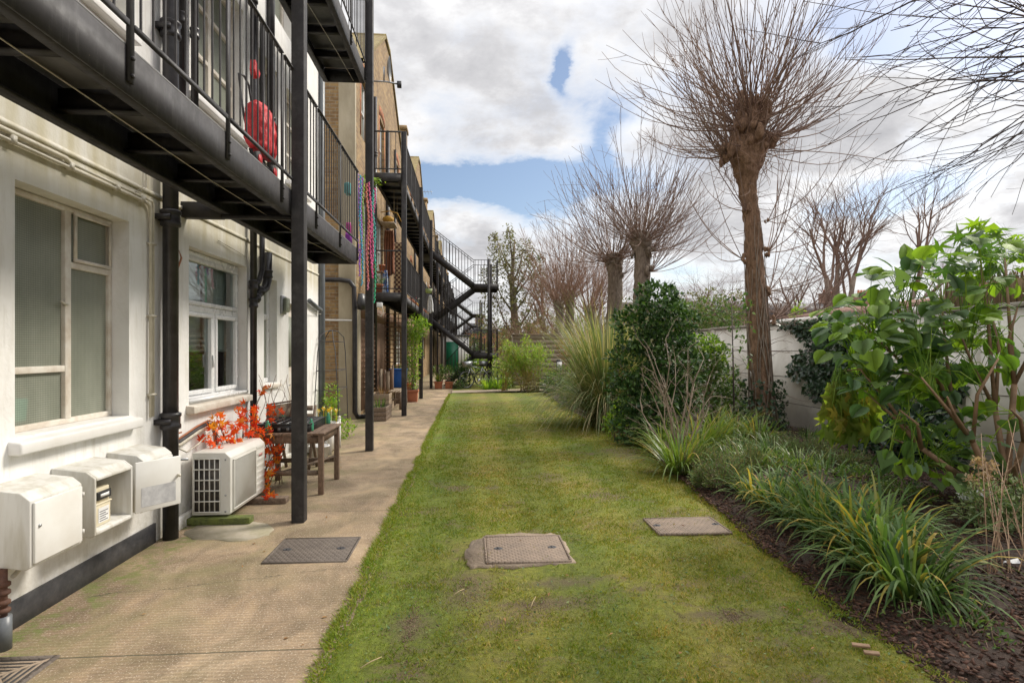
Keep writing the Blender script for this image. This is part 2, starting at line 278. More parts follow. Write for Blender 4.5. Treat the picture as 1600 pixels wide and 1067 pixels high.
tone = MIX(t, 1.0, tone, RAMP(t, noise(t, gp_, 9, 5, 0.75), [(0.34, (0.55, 0.60, 0.50)), (0.50, (1.0, 1.0, 1.0)), (0.66, (1.45, 1.22, 1.35))]), 'MULTIPLY')
tone = MIX(t, M_(t, 'MULTIPLY', lfm, 0.7), tone, (0.66, 1.08, 0.42))
stp = M_(t, 'SINE', M_(t, 'ADD', M_(t, 'MULTIPLY', M_(t, 'ADD', sp.outputs[0], M_(t, 'MULTIPLY', noise(t, gp_, 1.2, 2), 0.12)), 2*math.pi/0.92), -0.4))
tone = MIX(t, 1.0, tone, RAMP(t, M_(t, 'ADD', M_(t, 'MULTIPLY', stp, 0.5), 0.5), [(0.25, (0.80, 0.86, 0.72)), (0.75, (1.28, 1.20, 1.45))]), 'MULTIPLY')
t.links.new(MIX(t, 1.0, src, tone, 'MULTIPLY'), b.inputs['Base Color'])
leafmat('straw', [(0.50, 0.40, 0.22), (0.36, 0.27, 0.15)], 0.8, 0.1)

# glass
def glass(name, tint=(0.75, 0.82, 0.80), refl=0.13, rough=0.02):
    m = bpy.data.materials.new(name); m.use_nodes = True; t = m.node_tree; t.nodes.clear(); MT[name] = m
    tr = N(t, 'ShaderNodeBsdfTransparent'); tr.inputs[0].default_value = (*tint, 1)
    gl = N(t, 'ShaderNodeBsdfGlossy'); gl.inputs['Roughness'].default_value = rough; gl.inputs[0].default_value = (0.95, 1, 0.98, 1)
    fr = N(t, 'ShaderNodeFresnel'); fr.inputs[0].default_value = 1.5
    mx = N(t, 'ShaderNodeMixShader'); t.links.new(M_(t, 'ADD', fr.outputs[0], refl, clamp=True), mx.inputs[0]); t.links.new(tr.outputs[0], mx.inputs[1]); t.links.new(gl.outputs[0], mx.inputs[2])
    o = N(t, 'ShaderNodeOutputMaterial'); t.links.new(mx.outputs[0], o.inputs[0])
glass('clear_glass')
# wired obscure glass: greenish, a 12 mm wire grid, streaky dirt
m, t, b = mat_begin('wired_glass', 0.28)
p = pos(t); sp = N(t, 'ShaderNodeSeparateXYZ'); t.links.new(p, sp.inputs[0])
def gridline(c, step, wd):
    f = M_(t, 'FRACT', M_(t, 'DIVIDE', c, step)); return M_(t, 'LESS_THAN', f, wd)
g = M_(t, 'MAXIMUM', gridline(sp.outputs[1], 0.0135, 0.22), gridline(sp.outputs[2], 0.0135, 0.22))
c = RAMP(t, noise(t, scaled(t, p, (1, 1.2, 0.8)), 2.3, 5, 0.6), [(0.3, (0.37, 0.395, 0.32)), (0.7, (0.54, 0.56, 0.46))])
c = MIX(t, RAMP(t, noise(t, scaled(t, p, (1, 3, 1)), 9, 5, 0.7), [(0.58, 0.0), (0.8, 0.45)]), c, (0.42, 0.43, 0.38))
c = MIX(t, RAMP(t, noise(t, scaled(t, p, (1, 3, 0.8)), 1.6, 3, 0.5), [(0.35, 0.0), (0.7, 0.3)]), c, (0.20, 0.21, 0.16))
c = MIX(t, M_(t, 'MULTIPLY', g, 0.55), c, (0.07, 0.08, 0.06))
t.links.new(c, b.inputs['Base Color']); bump(t, b, noise(t, p, 140, 2), 0.25, 0.003)
m.node_tree.nodes['Principled BSDF'].inputs['Transmission Weight'].default_value = 0.0
mx = N(t, 'ShaderNodeMixShader'); mx.inputs[0].default_value = 0.34; tr = N(t, 'ShaderNodeBsdfTransparent'); tr.inputs[0].default_value = (0.8, 0.85, 0.75, 1)
t.links.new(b.outputs[0], mx.inputs[1]); t.links.new(tr.outputs[0], mx.inputs[2]); t.links.new(mx.outputs[0], t.nodes['Material Output'].inputs[0])

# patterned bead curtain
m, t, b = mat_begin('bead_pattern', 0.6); p = pos(t); ck = N(t, 'ShaderNodeTexChecker'); t.links.new(p, ck.inputs[0]); ck.inputs['Scale'].default_value = 16
ck.inputs[1].default_value = (0.10, 0.03, 0.02, 1); ck.inputs[2].default_value = (0.55, 0.42, 0.25, 1); t.links.new(ck.outputs[0], b.inputs['Base Color'])
m, t, b = mat_begin('batik', 0.7); p = pos(t); t.links.new(RAMP(t, noise(t, p, 14, 3, 0.6), [(0.45, (0.03, 0.09, 0.30)), (0.52, (0.30, 0.42, 0.60)), (0.6, (0.6, 0.62, 0.65))]), b.inputs['Base Color'])

# brushed concrete path
m, t, b = mat_begin('path_concrete', 0.9)
p = pos(t); sp = N(t, 'ShaderNodeSeparateXYZ'); t.links.new(p, sp.inputs[0]); px, py = sp.outputs[0], sp.outputs[1]
c = RAMP(t, noise(t, p, 1.3, 7, 0.62), [(0.30, (0.180, 0.124, 0.075)), (0.5, (0.285, 0.203, 0.125)), (0.72, (0.40, 0.30, 0.195))])
c = MIX(t, 0.75, c, RAMP(t, noise(t, scaled(t, p, (0.9, 0.55, 1)), 2.6, 6, 0.7, 0.5), [(0.38, (0.46, 0.44, 0.40)), (0.50, (0.95, 0.95, 0.95)), (0.64, (1.45, 1.42, 1.34))]), 'MULTIPLY')
rid = M_(t, 'SINE', M_(t, 'MULTIPLY', M_(t, 'ADD', py, M_(t, 'MULTIPLY', noise(t, scaled(t, p, (0.6, 2, 1)), 2.5, 3), 0.05)), 2*math.pi/0.030))
ridm = RAMP(t, noise(t, p, 1.1, 3), [(0.35, 0.25), (0.6, 1.0)])
rid2 = M_(t, 'MULTIPLY', rid, ridm)
c = MIX(t, M_(t, 'MULTIPLY', M_(t, 'SUBTRACT', 0.5, M_(t, 'MULTIPLY', rid2, 0.5)), 0.34), c, (0.13, 0.10, 0.065))
spk = noise(t, p, 95, 3, 0.75)
c = MIX(t, RAMP(t, spk, [(0.56, 0.0), (0.68, 0.8)]), c, (0.66, 0.58, 0.46)); c = MIX(t, RAMP(t, spk, [(0.30, 0.55), (0.42, 0.0)]), c, (0.14, 0.10, 0.07))
# moss and algae beside the wall and in a diagonal band
nl = noise(t, p, 1.6, 6, 0.65, 0.4)
xw = M_(t, 'MULTIPLY', M_(t, 'SUBTRACT', -1.05, px), 0.9, clamp=True)
alg = M_(t, 'MULTIPLY', RAMP(t, nl, [(0.44, 0.0), (0.62, 1.0)]), M_(t, 'ADD', 0.25, xw))
c = MIX(t, M_(t, 'MULTIPLY', alg, 0.5, clamp=True), c, (0.17, 0.16, 0.06))
hz = M_(t, 'MULTIPLY', M_(t, 'SUBTRACT', 0.30, M_(t, 'ABSOLUTE', M_(t, 'ADD', px, 2.30))), 4, clamp=True)
c = MIX(t, M_(t, 'MULTIPLY', hz, RAMP(t, noise(t, p, 7, 5, 0.7), [(0.48, 0.0), (0.60, 0.8)])), c, (0.13, 0.165, 0.035))
# joints every 2.1 m, dark, meandering a little
jf = M_(t, 'ABSOLUTE', M_(t, 'SUBTRACT', M_(t, 'FRACT', M_(t, 'DIVIDE', M_(t, 'ADD', M_(t, 'ADD', py, M_(t, 'MULTIPLY', noise(t, p, 7, 3), 0.014)), -0.47), 2.45)), 0.5))
jm = M_(t, 'GREATER_THAN', jf, 0.4978)
c = MIX(t, M_(t, 'MULTIPLY', jm, 0.8), c, (0.06, 0.055, 0.03))
# one long wandering crack
ck2 = M_(t, 'ABSOLUTE', M_(t, 'SUBTRACT', M_(t, 'ADD', py, M_(t, 'MULTIPLY', px, -0.25)), M_(t, 'ADD', 4.05, M_(t, 'MULTIPLY', noise(t, p, 2.5, 7, 0.7), 0.30))))
c = MIX(t, M_(t, 'MULTIPLY', M_(t, 'LESS_THAN', ck2, 0.0045), RAMP(t, noise(t, p, 3, 2), [(0.45, 0.0), (0.5, 0.75)])), c, (0.07, 0.055, 0.035))
ed = M_(t, 'MULTIPLY', M_(t, 'ADD', px, 0.78), 10, clamp=True)
c = MIX(t, M_(t, 'MULTIPLY', ed, RAMP(t, noise(t, p, 10, 5, 0.7), [(0.40, 0.05), (0.62, 0.75)])), c, (0.15, 0.12, 0.06))
t.links.new(c, b.inputs['Base Color'])
h = M_(t, 'SUBTRACT', M_(t, 'ADD', M_(t, 'MULTIPLY', rid2, 0.28), M_(t, 'MULTIPLY', noise(t, p, 85, 6, 0.75), 0.95)), M_(t, 'MULTIPLY', jm, 3.0)); bump(t, b, h, 0.8, 0.008)
basic('pale_cement', (0.47, 0.41, 0.32), (0.30, 0.27, 0.17), 0.9, 0, 5, 0.6, 60, 0.006)
basic('cement_surround', (0.33, 0.255, 0.185), (0.22, 0.17, 0.12), 0.92, 0, 6, 0.8, 40, 0.01)
basic('side_path', (0.40, 0.32, 0.235), (0.30, 0.235, 0.17), 0.9, 0, 3, 0.4, 40, 0.006)
basic('soil', (0.060, 0.036, 0.024), (0.032, 0.020, 0.014), 0.95, 0, 14, 1.0, 26, 0.03)
# lawn base with bare earth, mower stripes and yellower patches
m, t, b = mat_begin('lawn', 0.9)
p = pos(t); sp = N(t, 'ShaderNodeSeparateXYZ'); t.links.new(p, sp.inputs[0]); px, py = sp.outputs[0], sp.outputs[1]
c = RAMP(t, noise(t, p, 0.9, 6, 0.62), [(0.32, (0.13, 0.175, 0.014)), (0.5, (0.19, 0.205, 0.022)), (0.68, (0.24, 0.195, 0.045))])
c = MIX(t, 0.8, c, RAMP(t, noise(t, p, 26, 6, 0.8), [(0.32, (0.42, 0.42, 0.38)), (0.55, (1.0, 1.0, 1.0)), (0.72, (1.65, 1.5, 1.3))]), 'MULTIPLY')
xs = M_(t, 'ADD', px, M_(t, 'MULTIPLY', noise(t, p, 1.2, 2), 0.12))
stp = M_(t, 'SINE', M_(t, 'ADD', M_(t, 'MULTIPLY', xs, 2*math.pi/0.92), -0.4))
c = MIX(t, 1.0, c, RAMP(t, M_(t, 'ADD', M_(t, 'MULTIPLY', stp, 0.5), 0.5), [(0.25, (0.86, 0.92, 0.78)), (0.75, (1.18, 1.12, 1.25))]), 'MULTIPLY')
lf = M_(t, 'MULTIPLY', M_(t, 'SUBTRACT', -0.15, px), 2.0, clamp=True)
c = MIX(t, M_(t, 'MULTIPLY', lf, 0.6), c, MIX(t, 1.0, c, (0.72, 1.10, 0.55), 'MULTIPLY'))
bp = noise(t, scaled(t, p, (1.0, 1.5, 1)), 1.7, 6, 0.72, 0.3)
worn = None; wn = noise(t, p, 11, 6, 0.75)
for cx, cy, rx, ry in ((-0.02,3.55,.22,.36),(0.45,3.32,.42,.12),(0.58,3.60,.34,.10),(-.32,3.1,.15,.2),(2.0,2.92,.30,.13),(1.45,3.08,.38,.09),(2.35,7.9,.55,.7),(1.3,5.7,.3,.2),(.9,6.6,.25,.3)):
    u_ = M_(t, 'DIVIDE', M_(t, 'SUBTRACT', px, cx), rx); v_ = M_(t, 'DIVIDE', M_(t, 'SUBTRACT', py, cy), ry)
    e_ = M_(t, 'EXPONENT', M_(t, 'MULTIPLY', M_(t, 'ADD', M_(t, 'MULTIPLY', u_, u_), M_(t, 'MULTIPLY', v_, v_)), -1.0)); worn = e_ if worn is None else M_(t, 'MAXIMUM', worn, e_)
c = MIX(t, RAMP(t, M_(t, 'ADD', M_(t, 'MULTIPLY', worn, 0.55), M_(t, 'MULTIPLY', wn, 0.9)), [(0.60, 0.0), (1.05, 0.75)]), c, (0.14, 0.10, 0.058))
c = MIX(t, RAMP(t, bp, [(0.53, 0.0), (0.64, 0.85)]), c, (0.165, 0.115, 0.065))
t.links.new(c, b.inputs['Base Color']); bump(t, b, noise(t, p, 55, 6, 0.8), 0.9, 0.03)
# ridged manhole metal
def manhole_mat(name, a, c2):
    m, t, b = mat_begin(name, 0.72, 0.1); p = pos(t)
    wv = N(t, 'ShaderNodeTexBrick'); t.links.new(p, wv.inputs['Vector']); wv.inputs['Scale'].default_value = 1; wv.inputs['Brick Width'].default_value = 0.042; wv.inputs['Row Height'].default_value = 0.030
    wv.inputs['Mortar Size'].default_value = 0.011; wv.inputs['Mortar Smooth'].default_value = 0.9
    c = RAMP(t, noise(t, p, 9, 6, 0.7), [(0.3, a), (0.7, c2)])
    c = MIX(t, M_(t, 'MULTIPLY', wv.outputs['Fac'], 0.30), c, tuple(x*0.5 for x in a))
    t.links.new(c, b.inputs['Base Color']); bump(t, b, M_(t, 'SUBTRACT', 1.0, wv.outputs['Fac']), 0.8, 0.005)
manhole_mat('manhole_dark', (0.105, 0.085, 0.07), (0.19, 0.155, 0.125)); manhole_mat('manhole_pink', (0.29, 0.215, 0.155), (0.17, 0.13, 0.10))

# ------------------------------------------------------------------ mesh builder and object helpers
ORG = {}
class MB:
    def __init__(s): s.V = []; s.F = []; s.n = 0
    def add(s, v, f, mi=0):
        """v (n,3); f list of tuples or an (m,k) array"""
        v = np.asarray(v, float).reshape(-1, 3)
        if isinstance(f, np.ndarray): s.F.append((f+s.n, mi))
        else:
            by = {}
            for q in f: by.setdefault(len(q), []).append(q)
            for q in by.values(): s.F.append((np.array(q, int)+s.n, mi))
        s.V.append(v); s.n += len(v)
    def box(s, x0, x1, y0, y1, z0, z1, mi=0):
        x0, x1 = min(x0, x1), max(x0, x1); y0, y1 = min(y0, y1), max(y0, y1); z0, z1 = min(z0, z1), max(z0, z1)
        s.add([(x0,y0,z0),(x1,y0,z0),(x1,y1,z0),(x0,y1,z0),(x0,y0,z1),(x1,y0,z1),(x1,y1,z1),(x0,y1,z1)],
              [(0,3,2,1),(4,5,6,7),(0,1,5,4),(1,2,6,5),(2,3,7,6),(3,0,4,7)], mi)
    def beam(s, a, b, w, h, mi=0, up=(0, 0, 1)):
        a, b = Vector(a), Vector(b); d = (b-a).normalized(); u = Vector(up)
        if abs(d.dot(u)) > 0.99: u = Vector((0, 1, 0))
        x = d.cross(u).normalized(); z = x.cross(d).normalized(); P = []
        for q in (a, b):
            for i, j in ((-1,-1),(1,-1),(1,1),(-1,1)): P.append(q+x*(w/2*i)+z*(h/2*j))
        s.add(P, [(0,1,2,3),(7,6,5,4),(0,4,5,1),(1,5,6,2),(2,6,7,3),(3,7,4,0)], mi)
    def tube(s, pts, r, n=6, mi=0, cap=True):
        pts = np.asarray(pts, float); k = len(pts); r = np.full(k, r, float) if np.isscalar(r) else np.asarray(r, float)
        d = np.gradient(pts, axis=0); d /= np.linalg.norm(d, axis=1)[:, None]+1e-9
        ref = np.array((0, 0, 1.0)) if abs(d[0][2]) < 0.9 else np.array((1.0, 0, 0))
        V = []; a = np.arange(n)*2*np.pi/n; ca, sa = np.cos(a)[:, None], np.sin(a)[:, None]
        x = np.cross(d[0], ref)
        for i in range(k):
            x = x-d[i]*np.dot(x, d[i]); x /= np.linalg.norm(x)+1e-9; y = np.cross(d[i], x)
            V.append(pts[i]+r[i]*(ca*x+sa*y))
        i = np.arange(k-1)[:, None]*n; j = np.arange(n)[None, :]; j2 = (j+1) % n
        F = np.stack([i+j, i+j2, i+n+j2, i+n+j], -1).reshape(-1, 4)
        s.add(np.concatenate(V), F, mi)
        if cap and n > 3:
            s.F.append((np.array([list(range(n))[::-1]])+s.n-k*n, mi)); s.F.append((np.array([list(range(n))])+s.n-n, mi))
    def cyl(s, a, b, r, n=12, mi=0, r2=None): s.tube([a, b], [r, r if r2 is None else r2], n, mi)
    def ball(s, c, r, n=10, mi=0, sq=(1, 1, 1)):
        k = max(4, n//2); t = np.linspace(0.02, np.pi-0.02, k+1)
        c = np.array(c, float); V = []
        for q in t:
            for j in range(n): V.append(c+r*np.array((np.sin(q)*math.cos(2*math.pi*j/n)*sq[0], np.sin(q)*math.sin(2*math.pi*j/n)*sq[1], np.cos(q)*sq[2])))
        F = [(i*n+j, (i+1)*n+j, (i+1)*n+(j+1) % n, i*n+(j+1) % n) for i in range(k) for j in range(n)]
        s.add(V, F, mi)
    def prism(s, poly, axis, a, b, mi=0):
        """poly: 2D outline; axis 'x','y','z': the direction it is pulled along from a to b"""
        def P(q, t): return (t, q[0], q[1]) if axis == 'x' else ((q[0], t, q[1]) if axis == 'y' else (q[0], q[1], t))
        n = len(poly); V = [P(q, a) for q in poly]+[P(q, b) for q in poly]
        F = [tuple(range(n))[::-1], tuple(range(n, 2*n))]+[(i, (i+1) % n, n+(i+1) % n, n+i) for i in range(n)]
        s.add(V, F, mi)
    def lathe(s, c, prof, n=16, mi=0, sx=1, sy=1):
        V = [(c[0]+r*math.cos(2*math.pi*j/n)*sx, c[1]+r*math.sin(2*math.pi*j/n)*sy, c[2]+z) for r, z in prof for j in range(n)]
        s.add(V, [(i*n+j, i*n+(j+1) % n, (i+1)*n+(j+1) % n, (i+1)*n+j) for i in range(len(prof)-1) for j in range(n)], mi)
    def scatter(s, tv, tf, P, D, Nn, S, mi=0):
        """copies of a small leaf: base P, pointing along D, facing Nn, size S (number or (k,) or (k,3))"""
        P, D, Nn = (np.asarray(q, float).reshape(-1, 3) for q in (P, D, Nn)); k = len(P)
        if k == 0: return
        D = D/(np.linalg.norm(D, axis=1)[:, None]+1e-9); X = np.cross(D, Nn); X /= np.linalg.norm(X, axis=1)[:, None]+1e-9
        Z = np.cross(X, D); S = np.asarray(S, float)
        if S.ndim < 2: S = np.repeat(np.broadcast_to(S, (k,))[:, None], 3, 1)
        tv = np.asarray(tv, float); m = len(tv)
        W = (tv[None, :, 0, None]*S[:, None, 0, None]*X[:, None, :]+tv[None, :, 1, None]*S[:, None, 1, None]*D[:, None, :]+tv[None, :, 2, None]*S[:, None, 2, None]*Z[:, None, :])+P[:, None, :]
        tf = np.asarray(tf, int); F = (tf[None]+(np.arange(k)*m)[:, None, None]).reshape(-1, tf.shape[1])
        s.add(W.reshape(-1, 3), F, mi)
    def build(s, name, mats, parent=None, smooth=False, origin=None, bevel=0):
        V = np.concatenate(s.V) if s.V else np.zeros((0, 3))
        if parent is not None: org = ORG[parent]
        elif origin is not None: org = Vector(origin)
        else: org = Vector(((V[:, 0].min()+V[:, 0].max())/2, (V[:, 1].min()+V[:, 1].max())/2, V[:, 2].min()))
        me = bpy.data.meshes.new(name); me.vertices.add(len(V)); me.vertices.foreach_set('co', (V-np.array(org)).astype(np.float32).ravel())
        tot = np.concatenate([np.full(len(f), f.shape[1]) for f, _ in s.F]); li = np.concatenate([f.ravel() for f, _ in s.F]); mi = np.concatenate([np.full(len(f), k) for f, k in s.F])
        me.loops.add(len(li)); me.loops.foreach_set('vertex_index', li.astype(np.int32))
        me.polygons.add(len(tot)); st = np.concatenate([[0], np.cumsum(tot)[:-1]])
        me.polygons.foreach_set('loop_start', st.astype(np.int32)); me.polygons.foreach_set('loop_total', tot.astype(np.int32)); me.polygons.foreach_set('material_index', mi.astype(np.int32))
        if smooth: me.polygons.foreach_set('use_smooth', np.ones(len(tot), bool))
        for q in ([mats] if isinstance(mats, str) else mats): me.materials.append(MT[q])
        me.update(calc_edges=True); me.validate()
        o = bpy.data.objects.new(name, me); COL.objects.link(o)
        if parent is not None: o.parent = parent
        else: o.location = org
        ORG[o] = Vector(org)
        if bevel:
            bv = o.modifiers.new('bevel', 'BEVEL'); bv.width = bevel; bv.segments = 2; bv.limit_method = 'ANGLE'
        return o
def tag(o, label, cat=None, group=None, kind=None):
    if label: o['label'] = label
    if cat: o['category'] = cat
    if group: o['group'] = group
    if kind: o['kind'] = kind
    return o
def thing(name, loc, label, cat, group=None):
    o = bpy.data.objects.new(name, None); COL.objects.link(o); o.location = loc; o.empty_display_size = 0.1; ORG[o] = Vector(loc)
    return tag(o, label, cat, group)
def struct(o): o['kind'] = 'structure'; return o
def copy_tree(o, parent=None, d=(0, 0, 0)):
    c = o.copy(); COL.objects.link(c); c.parent = parent
    if parent is None: c.location = Vector(o.location)+Vector(d)
    ORG[c] = ORG[o]+Vector(d)
    for ch in [x for x in list(COL.objects) if x.parent == o]: copy_tree(ch, c, d)
    return c
def rnd(a, b, n=None): return RNG.uniform(a, b) if n is None else RNG.uniform(a, b, n)
def unit(n):
    v = RNG.normal(size=(n, 3)); return v/np.linalg.norm(v, axis=1)[:, None]

# leaf outlines, base at 0, length 1 along y
LEAF2 = (np.array([(0,0,0),(0.24,0.42,0.07),(0,1,-0.12),(-0.24,0.42,0.07)]), np.array([(0,1,2),(0,2,3)]))
LEAF4 = (np.array([(0,0,0),(0.20,0.22,0.05),(0.23,0.58,0.04),(0,1,-0.16),(-0.23,0.58,0.04),(-0.20,0.22,0.05),(0,0.3,0.0),(0,0.65,-0.03)]),
         np.array([(0,1,6),(0,6,5),(6,1,2),(6,2,7),(6,7,4),(6,4,5),(7,2,3),(7,3,4)]))
def lobed(n, depth, wide=1.0, droop=0.25):
    V = [(0, 0.30, 0)]; span = math.radians(150)
    for i in range(2*n+1):
        a = -span+2*span*i/(2*n); tip = i % 2 == 1
        r = (0.70 if tip else 0.70*depth)*(1-0.18*abs(a)/span); V.append((math.sin(a)*r*wide, 0.30+math.cos(a)*r, -droop*r*r+(0.0 if tip else 0.04)))
    return np.array(V), np.array([(0, i, i+1) for i in range(1, 2*n+1)])
CURL5 = lobed(5, 0.40, 0.8, 0.75); LOBE5 = lobed(5, 0.45); LOBE3 = lobed(3, 0.62, 0.9, 0.2); HAND = lobed(7, 0.30, 1.0, 0.35)
def heart():
    o = [(0,0.05),(0.26,-0.02),(0.44,0.16),(0.47,0.40),(0.36,0.66),(0.16,0.88),(0,1.0)]
    V = [(0, 0.06, 0), (0, 0.35, 0.0), (0, 0.7, -0.06), (0, 1.0, -0.20)]; L = []
    for s in (1, -1):
        st = len(V)
        for x, y in ((0.26,-0.03),(0.45,0.18),(0.46,0.45),(0.33,0.72)): V.append((s*x, y, 0.10*x-0.18*y*y*0.9))
        L += [(0, st, st+1), (0, st+1, 1), (1, st+1, st+2), (1, st+2, 2), (2, st+2, st+3), (2, st+3, 3)]
    return np.array(V), np.array(L)
HEART = heart()
BLADE = (np.array([(-0.5,0,0),(0.5,0,0),(-0.38,0.55,0.05),(0.38,0.55,0.05),(0,1,0.0)]), np.array([(0,1,3),(0,3,2),(2,3,4)]))
# ------------------------------------------------------------------ ground, path, lawn, bed
XW = -2.45                                             # face of the white building
g = MB(); g.add([(-400,-60,-0.06),(400,-60,-0.06),(400,700,-0.06),(-400,700,-0.06)], [(0,1,2,3)])
ground = struct(g.build('ground', 'soil'))
g = MB(); ex = []                                      # concrete path, right edge nibbled
ys = np.arange(-2.5, 48, 0.12)
xe = -0.665+0.012*np.sin(ys*2.1)+0.014*RNG.normal(size=len(ys))
for i in range(len(ys)-1):
    y0, y1 = ys[i], ys[i+1]; a, b2 = xe[i], xe[i+1]
    g.add([(-2.7,y0,0),(a,y0,0),(b2,y1,0),(-2.7,y1,0),(a,y0,-0.06),(b2,y1,-0.06)], [(0,1,2,3),(1,4,5,2)])
struct(g.build('path', 'path_concrete', origin=(0, 0, 0)))
# lawn: wavy edge against the bed
edge_px = [(1480,1067),(1310,940),(1215,872),(1130,800),(1050,738),(1000,692),(945,668),(900,648),(870,630),(858,618)]
EDGE = [(3.05, -1.0), (2.62, 1.0), (2.45, 2.2)]+[(gnd(u, v).x, gnd(u, v).y) for u, v in edge_px]
EDGE[-1] = (EDGE[-1][0], 19.6)
def edge_x(y):
    ysx = [q[1] for q in EDGE]; xs = [q[0] for q in EDGE]
    return float(np.interp(y, ysx, xs))
EDGE.sort(key=lambda q: q[1])
g = MB(); yy = np.arange(-1.0, 19.4, 0.10); cols = 26; V = []
for i, y in enumerate(yy):
    xl = -0.70; xr = edge_x(y)+0.05*math.sin(y*5.3)+0.035*RNG.normal()
    for j in range(cols+1):
        x = xl+(xr-xl)*j/cols; z = 0.010+0.012*math.sin(x*3+y*1.3)*math.sin(y*2.1)+0.004*RNG.normal()
        if j in (0,): z = -0.02
        if j == cols: z = -0.05
        if j == 1: z = 0.012
        V.append((x, y, z))
n = cols+1
F = [(i*n+j, i*n+j+1, (i+1)*n+j+1, (i+1)*n+j) for i in range(len(yy)-1) for j in range(cols)]
g.add(V, F); struct(g.build('lawn', 'lawn', smooth=True, origin=(0, 0, 0)))
# side path crossing beyond the lawn, and grass beyond it
g = MB(); g.add([(-0.64,19.35,0.012),(1.6,20.0,0.012),(4.6,21.1,0.012),(4.6,21.9,0.012),(1.6,21.0,0.012),(-0.64,20.5,0.012)], [(0,1,2,5),(1,2,3,4),(5,1,4,4)][:0]+[(0,1,4,5),(1,2,3,4)])
struct(g.build('side_path', 'side_path'))
g = MB(); g.add([(-0.64,20.5,-0.01),(1.6,21.0,-0.01),(9,21.9,-0.01),(9,70,-0.01),(-0.64,70,-0.01)], [(0,1,2,3,4)])
struct(g.build('far_lawn', 'lawn'))
# mulch bed with small humps
g = MB(); yy = np.arange(-1.0, 24, 0.16); n = 31; V = []
def bed_z(x, y): return 0.02+0.05*min(1, max(0, (x-edge_x(y))/0.6))+0.022*math.sin(x*4.1+y*2.3)*math.sin(y*3.1-x)
for y in yy:
    x0 = edge_x(y)-0.02
    for j in range(n):
        x = x0+(6.2-x0)*j/(n-1); z = bed_z(x, y)+0.008*RNG.normal()
        if j == 0: z = -0.055
        V.append((x, y, z))
g.add(V, [(i*n+j, i*n+j+1, (i+1)*n+j+1, (i+1)*n+j) for i in range(len(yy)-1) for j in range(n-1)])
struct(g.build('flower_bed', 'soil', smooth=True, origin=(0, 0, 0)))
# bark chips over the near bed
k = 34000; y = 1.6+RNG.beta(1.1, 1.9, k)*12; x = np.array([edge_x(q) for q in y]); x = x-0.05+(5.9-x)*RNG.uniform(0, 1, k)**1.2
z = np.array([bed_z(a, b2) for a, b2 in zip(x, y)])+0.008
D = np.stack([RNG.normal(size=k), RNG.normal(size=k), 0.25*RNG.normal(size=k)], 1); Nn = np.stack([0.35*RNG.normal(size=k), 0.35*RNG.normal(size=k), np.ones(k)], 1)
S = np.stack([rnd(.004, .012, k), rnd(.012, .042, k), rnd(.4, 1, k)*0.012], 1)
chip = (np.array([(-1,0,0),(1,0.1,0),(0.8,1,0.2),(-0.7,0.9,0.1),(-.9,.05,-.5),(.9,.1,-.5),(.7,.95,-.4),(-.6,.85,-.4)]), np.array([(0,1,2,3),(0,4,5,1),(1,5,6,2),(2,6,7,3),(3,7,4,0)]))
g = MB(); g.scatter(*chip, np.stack([x, y, z], 1), D, Nn, S)
tag(g.build('mulch', 'mulch_chip'), 'dark brown bark chips scattered over the flower bed', 'mulch', kind='stuff')
# short grass: blades thick near the camera, thinning away; bare patches follow a slow pattern
def bare(x, y):
    s = 0
    for cx, cy, rx, ry, a in ((-0.02, 3.55, .20, .34, 1), (0.42, 3.30, .42, .12, .8), (0.55, 3.55, .32, .12, .9), (-0.32, 3.1, .14, .2, 1), (2.0, 2.92, .28, .12, 1), (1.45, 3.08, .38, .09, .8), (1.3, 5.7, .3, .2, .6), (2.3, 8.0, .5, .6, .7), (-.35, 5.6, .12, .2, .5), (0.8, 2.5, .3, .12, .5)):
        s = s+a*np.exp(-((x-cx)/rx)**2-((y-cy)/ry)**2)
    s = s+2.2*np.exp(-((x-.33)/.48)**6-((y-4.12)/.36)**6)+.55*np.clip(np.sin(x*2.3+1.1*np.sin(y*1.7))*np.sin(y*1.9+x)+.05, 0, 1)
    return s
k = 190000; y = 1.9+RNG.beta(0.85, 2.6, k)*15; x = np.interp(y, [q[1] for q in EDGE], [q[0] for q in EDGE]); x = -0.70+(x+0.70)*RNG.uniform(0, 1.01, k)
cl = 0.5+0.5*np.sin(x*9+np.sin(y*7)*2)*np.sin(y*8+np.sin(x*5)*2)
keep = RNG.uniform(0, 1, k) > np.clip(bare(x, y)*0.75+0.35*cl, 0, 0.95); x, y = x[keep], y[keep]; k = len(x)
P = np.stack([x, y, 0.002+0.012*np.sin(x*3+y*1.3)*np.sin(y*2.1)+0.005], 1)
D = np.stack([0.75*RNG.normal(size=k), 0.75*RNG.normal(size=k), rnd(0.4, 1.1, k)], 1)
L = rnd(0.010, 0.027, k)*(1+y*0.045)*(.75+.5*(.5+.5*np.sin(x*23+4*np.sin(y*5))*np.sin(y*19+3*np.sin(x*7))))
g = MB(); g.scatter(*BLADE, P, D, unit(k), np.stack([rnd(.0022, .0042, k)*(0.8+y*0.20), L, L*0.5], 1))
# taller darker tufts the mower missed
k = 9000; cx = rnd(-.6, 2.5, 420); cy = 2+RNG.beta(.9, 1.8, 420)*14; j = RNG.integers(0, 420, k); x = cx[j]+RNG.normal(size=k)*.03; y = cy[j]+RNG.normal(size=k)*.03; ok = x < np.interp(y, [q[1] for q in EDGE], [q[0] for q in EDGE]); x, y = x[ok], y[ok]; k = len(x)
D = np.stack([.6*RNG.normal(size=k), .6*RNG.normal(size=k), rnd(.6, 1.2, k)], 1); L = rnd(.025, .05, k); g.scatter(*BLADE, np.stack([x, y, np.full(k, .005)], 1), D, unit(k), np.stack([rnd(.003, .005, k), L, L*.5], 1))
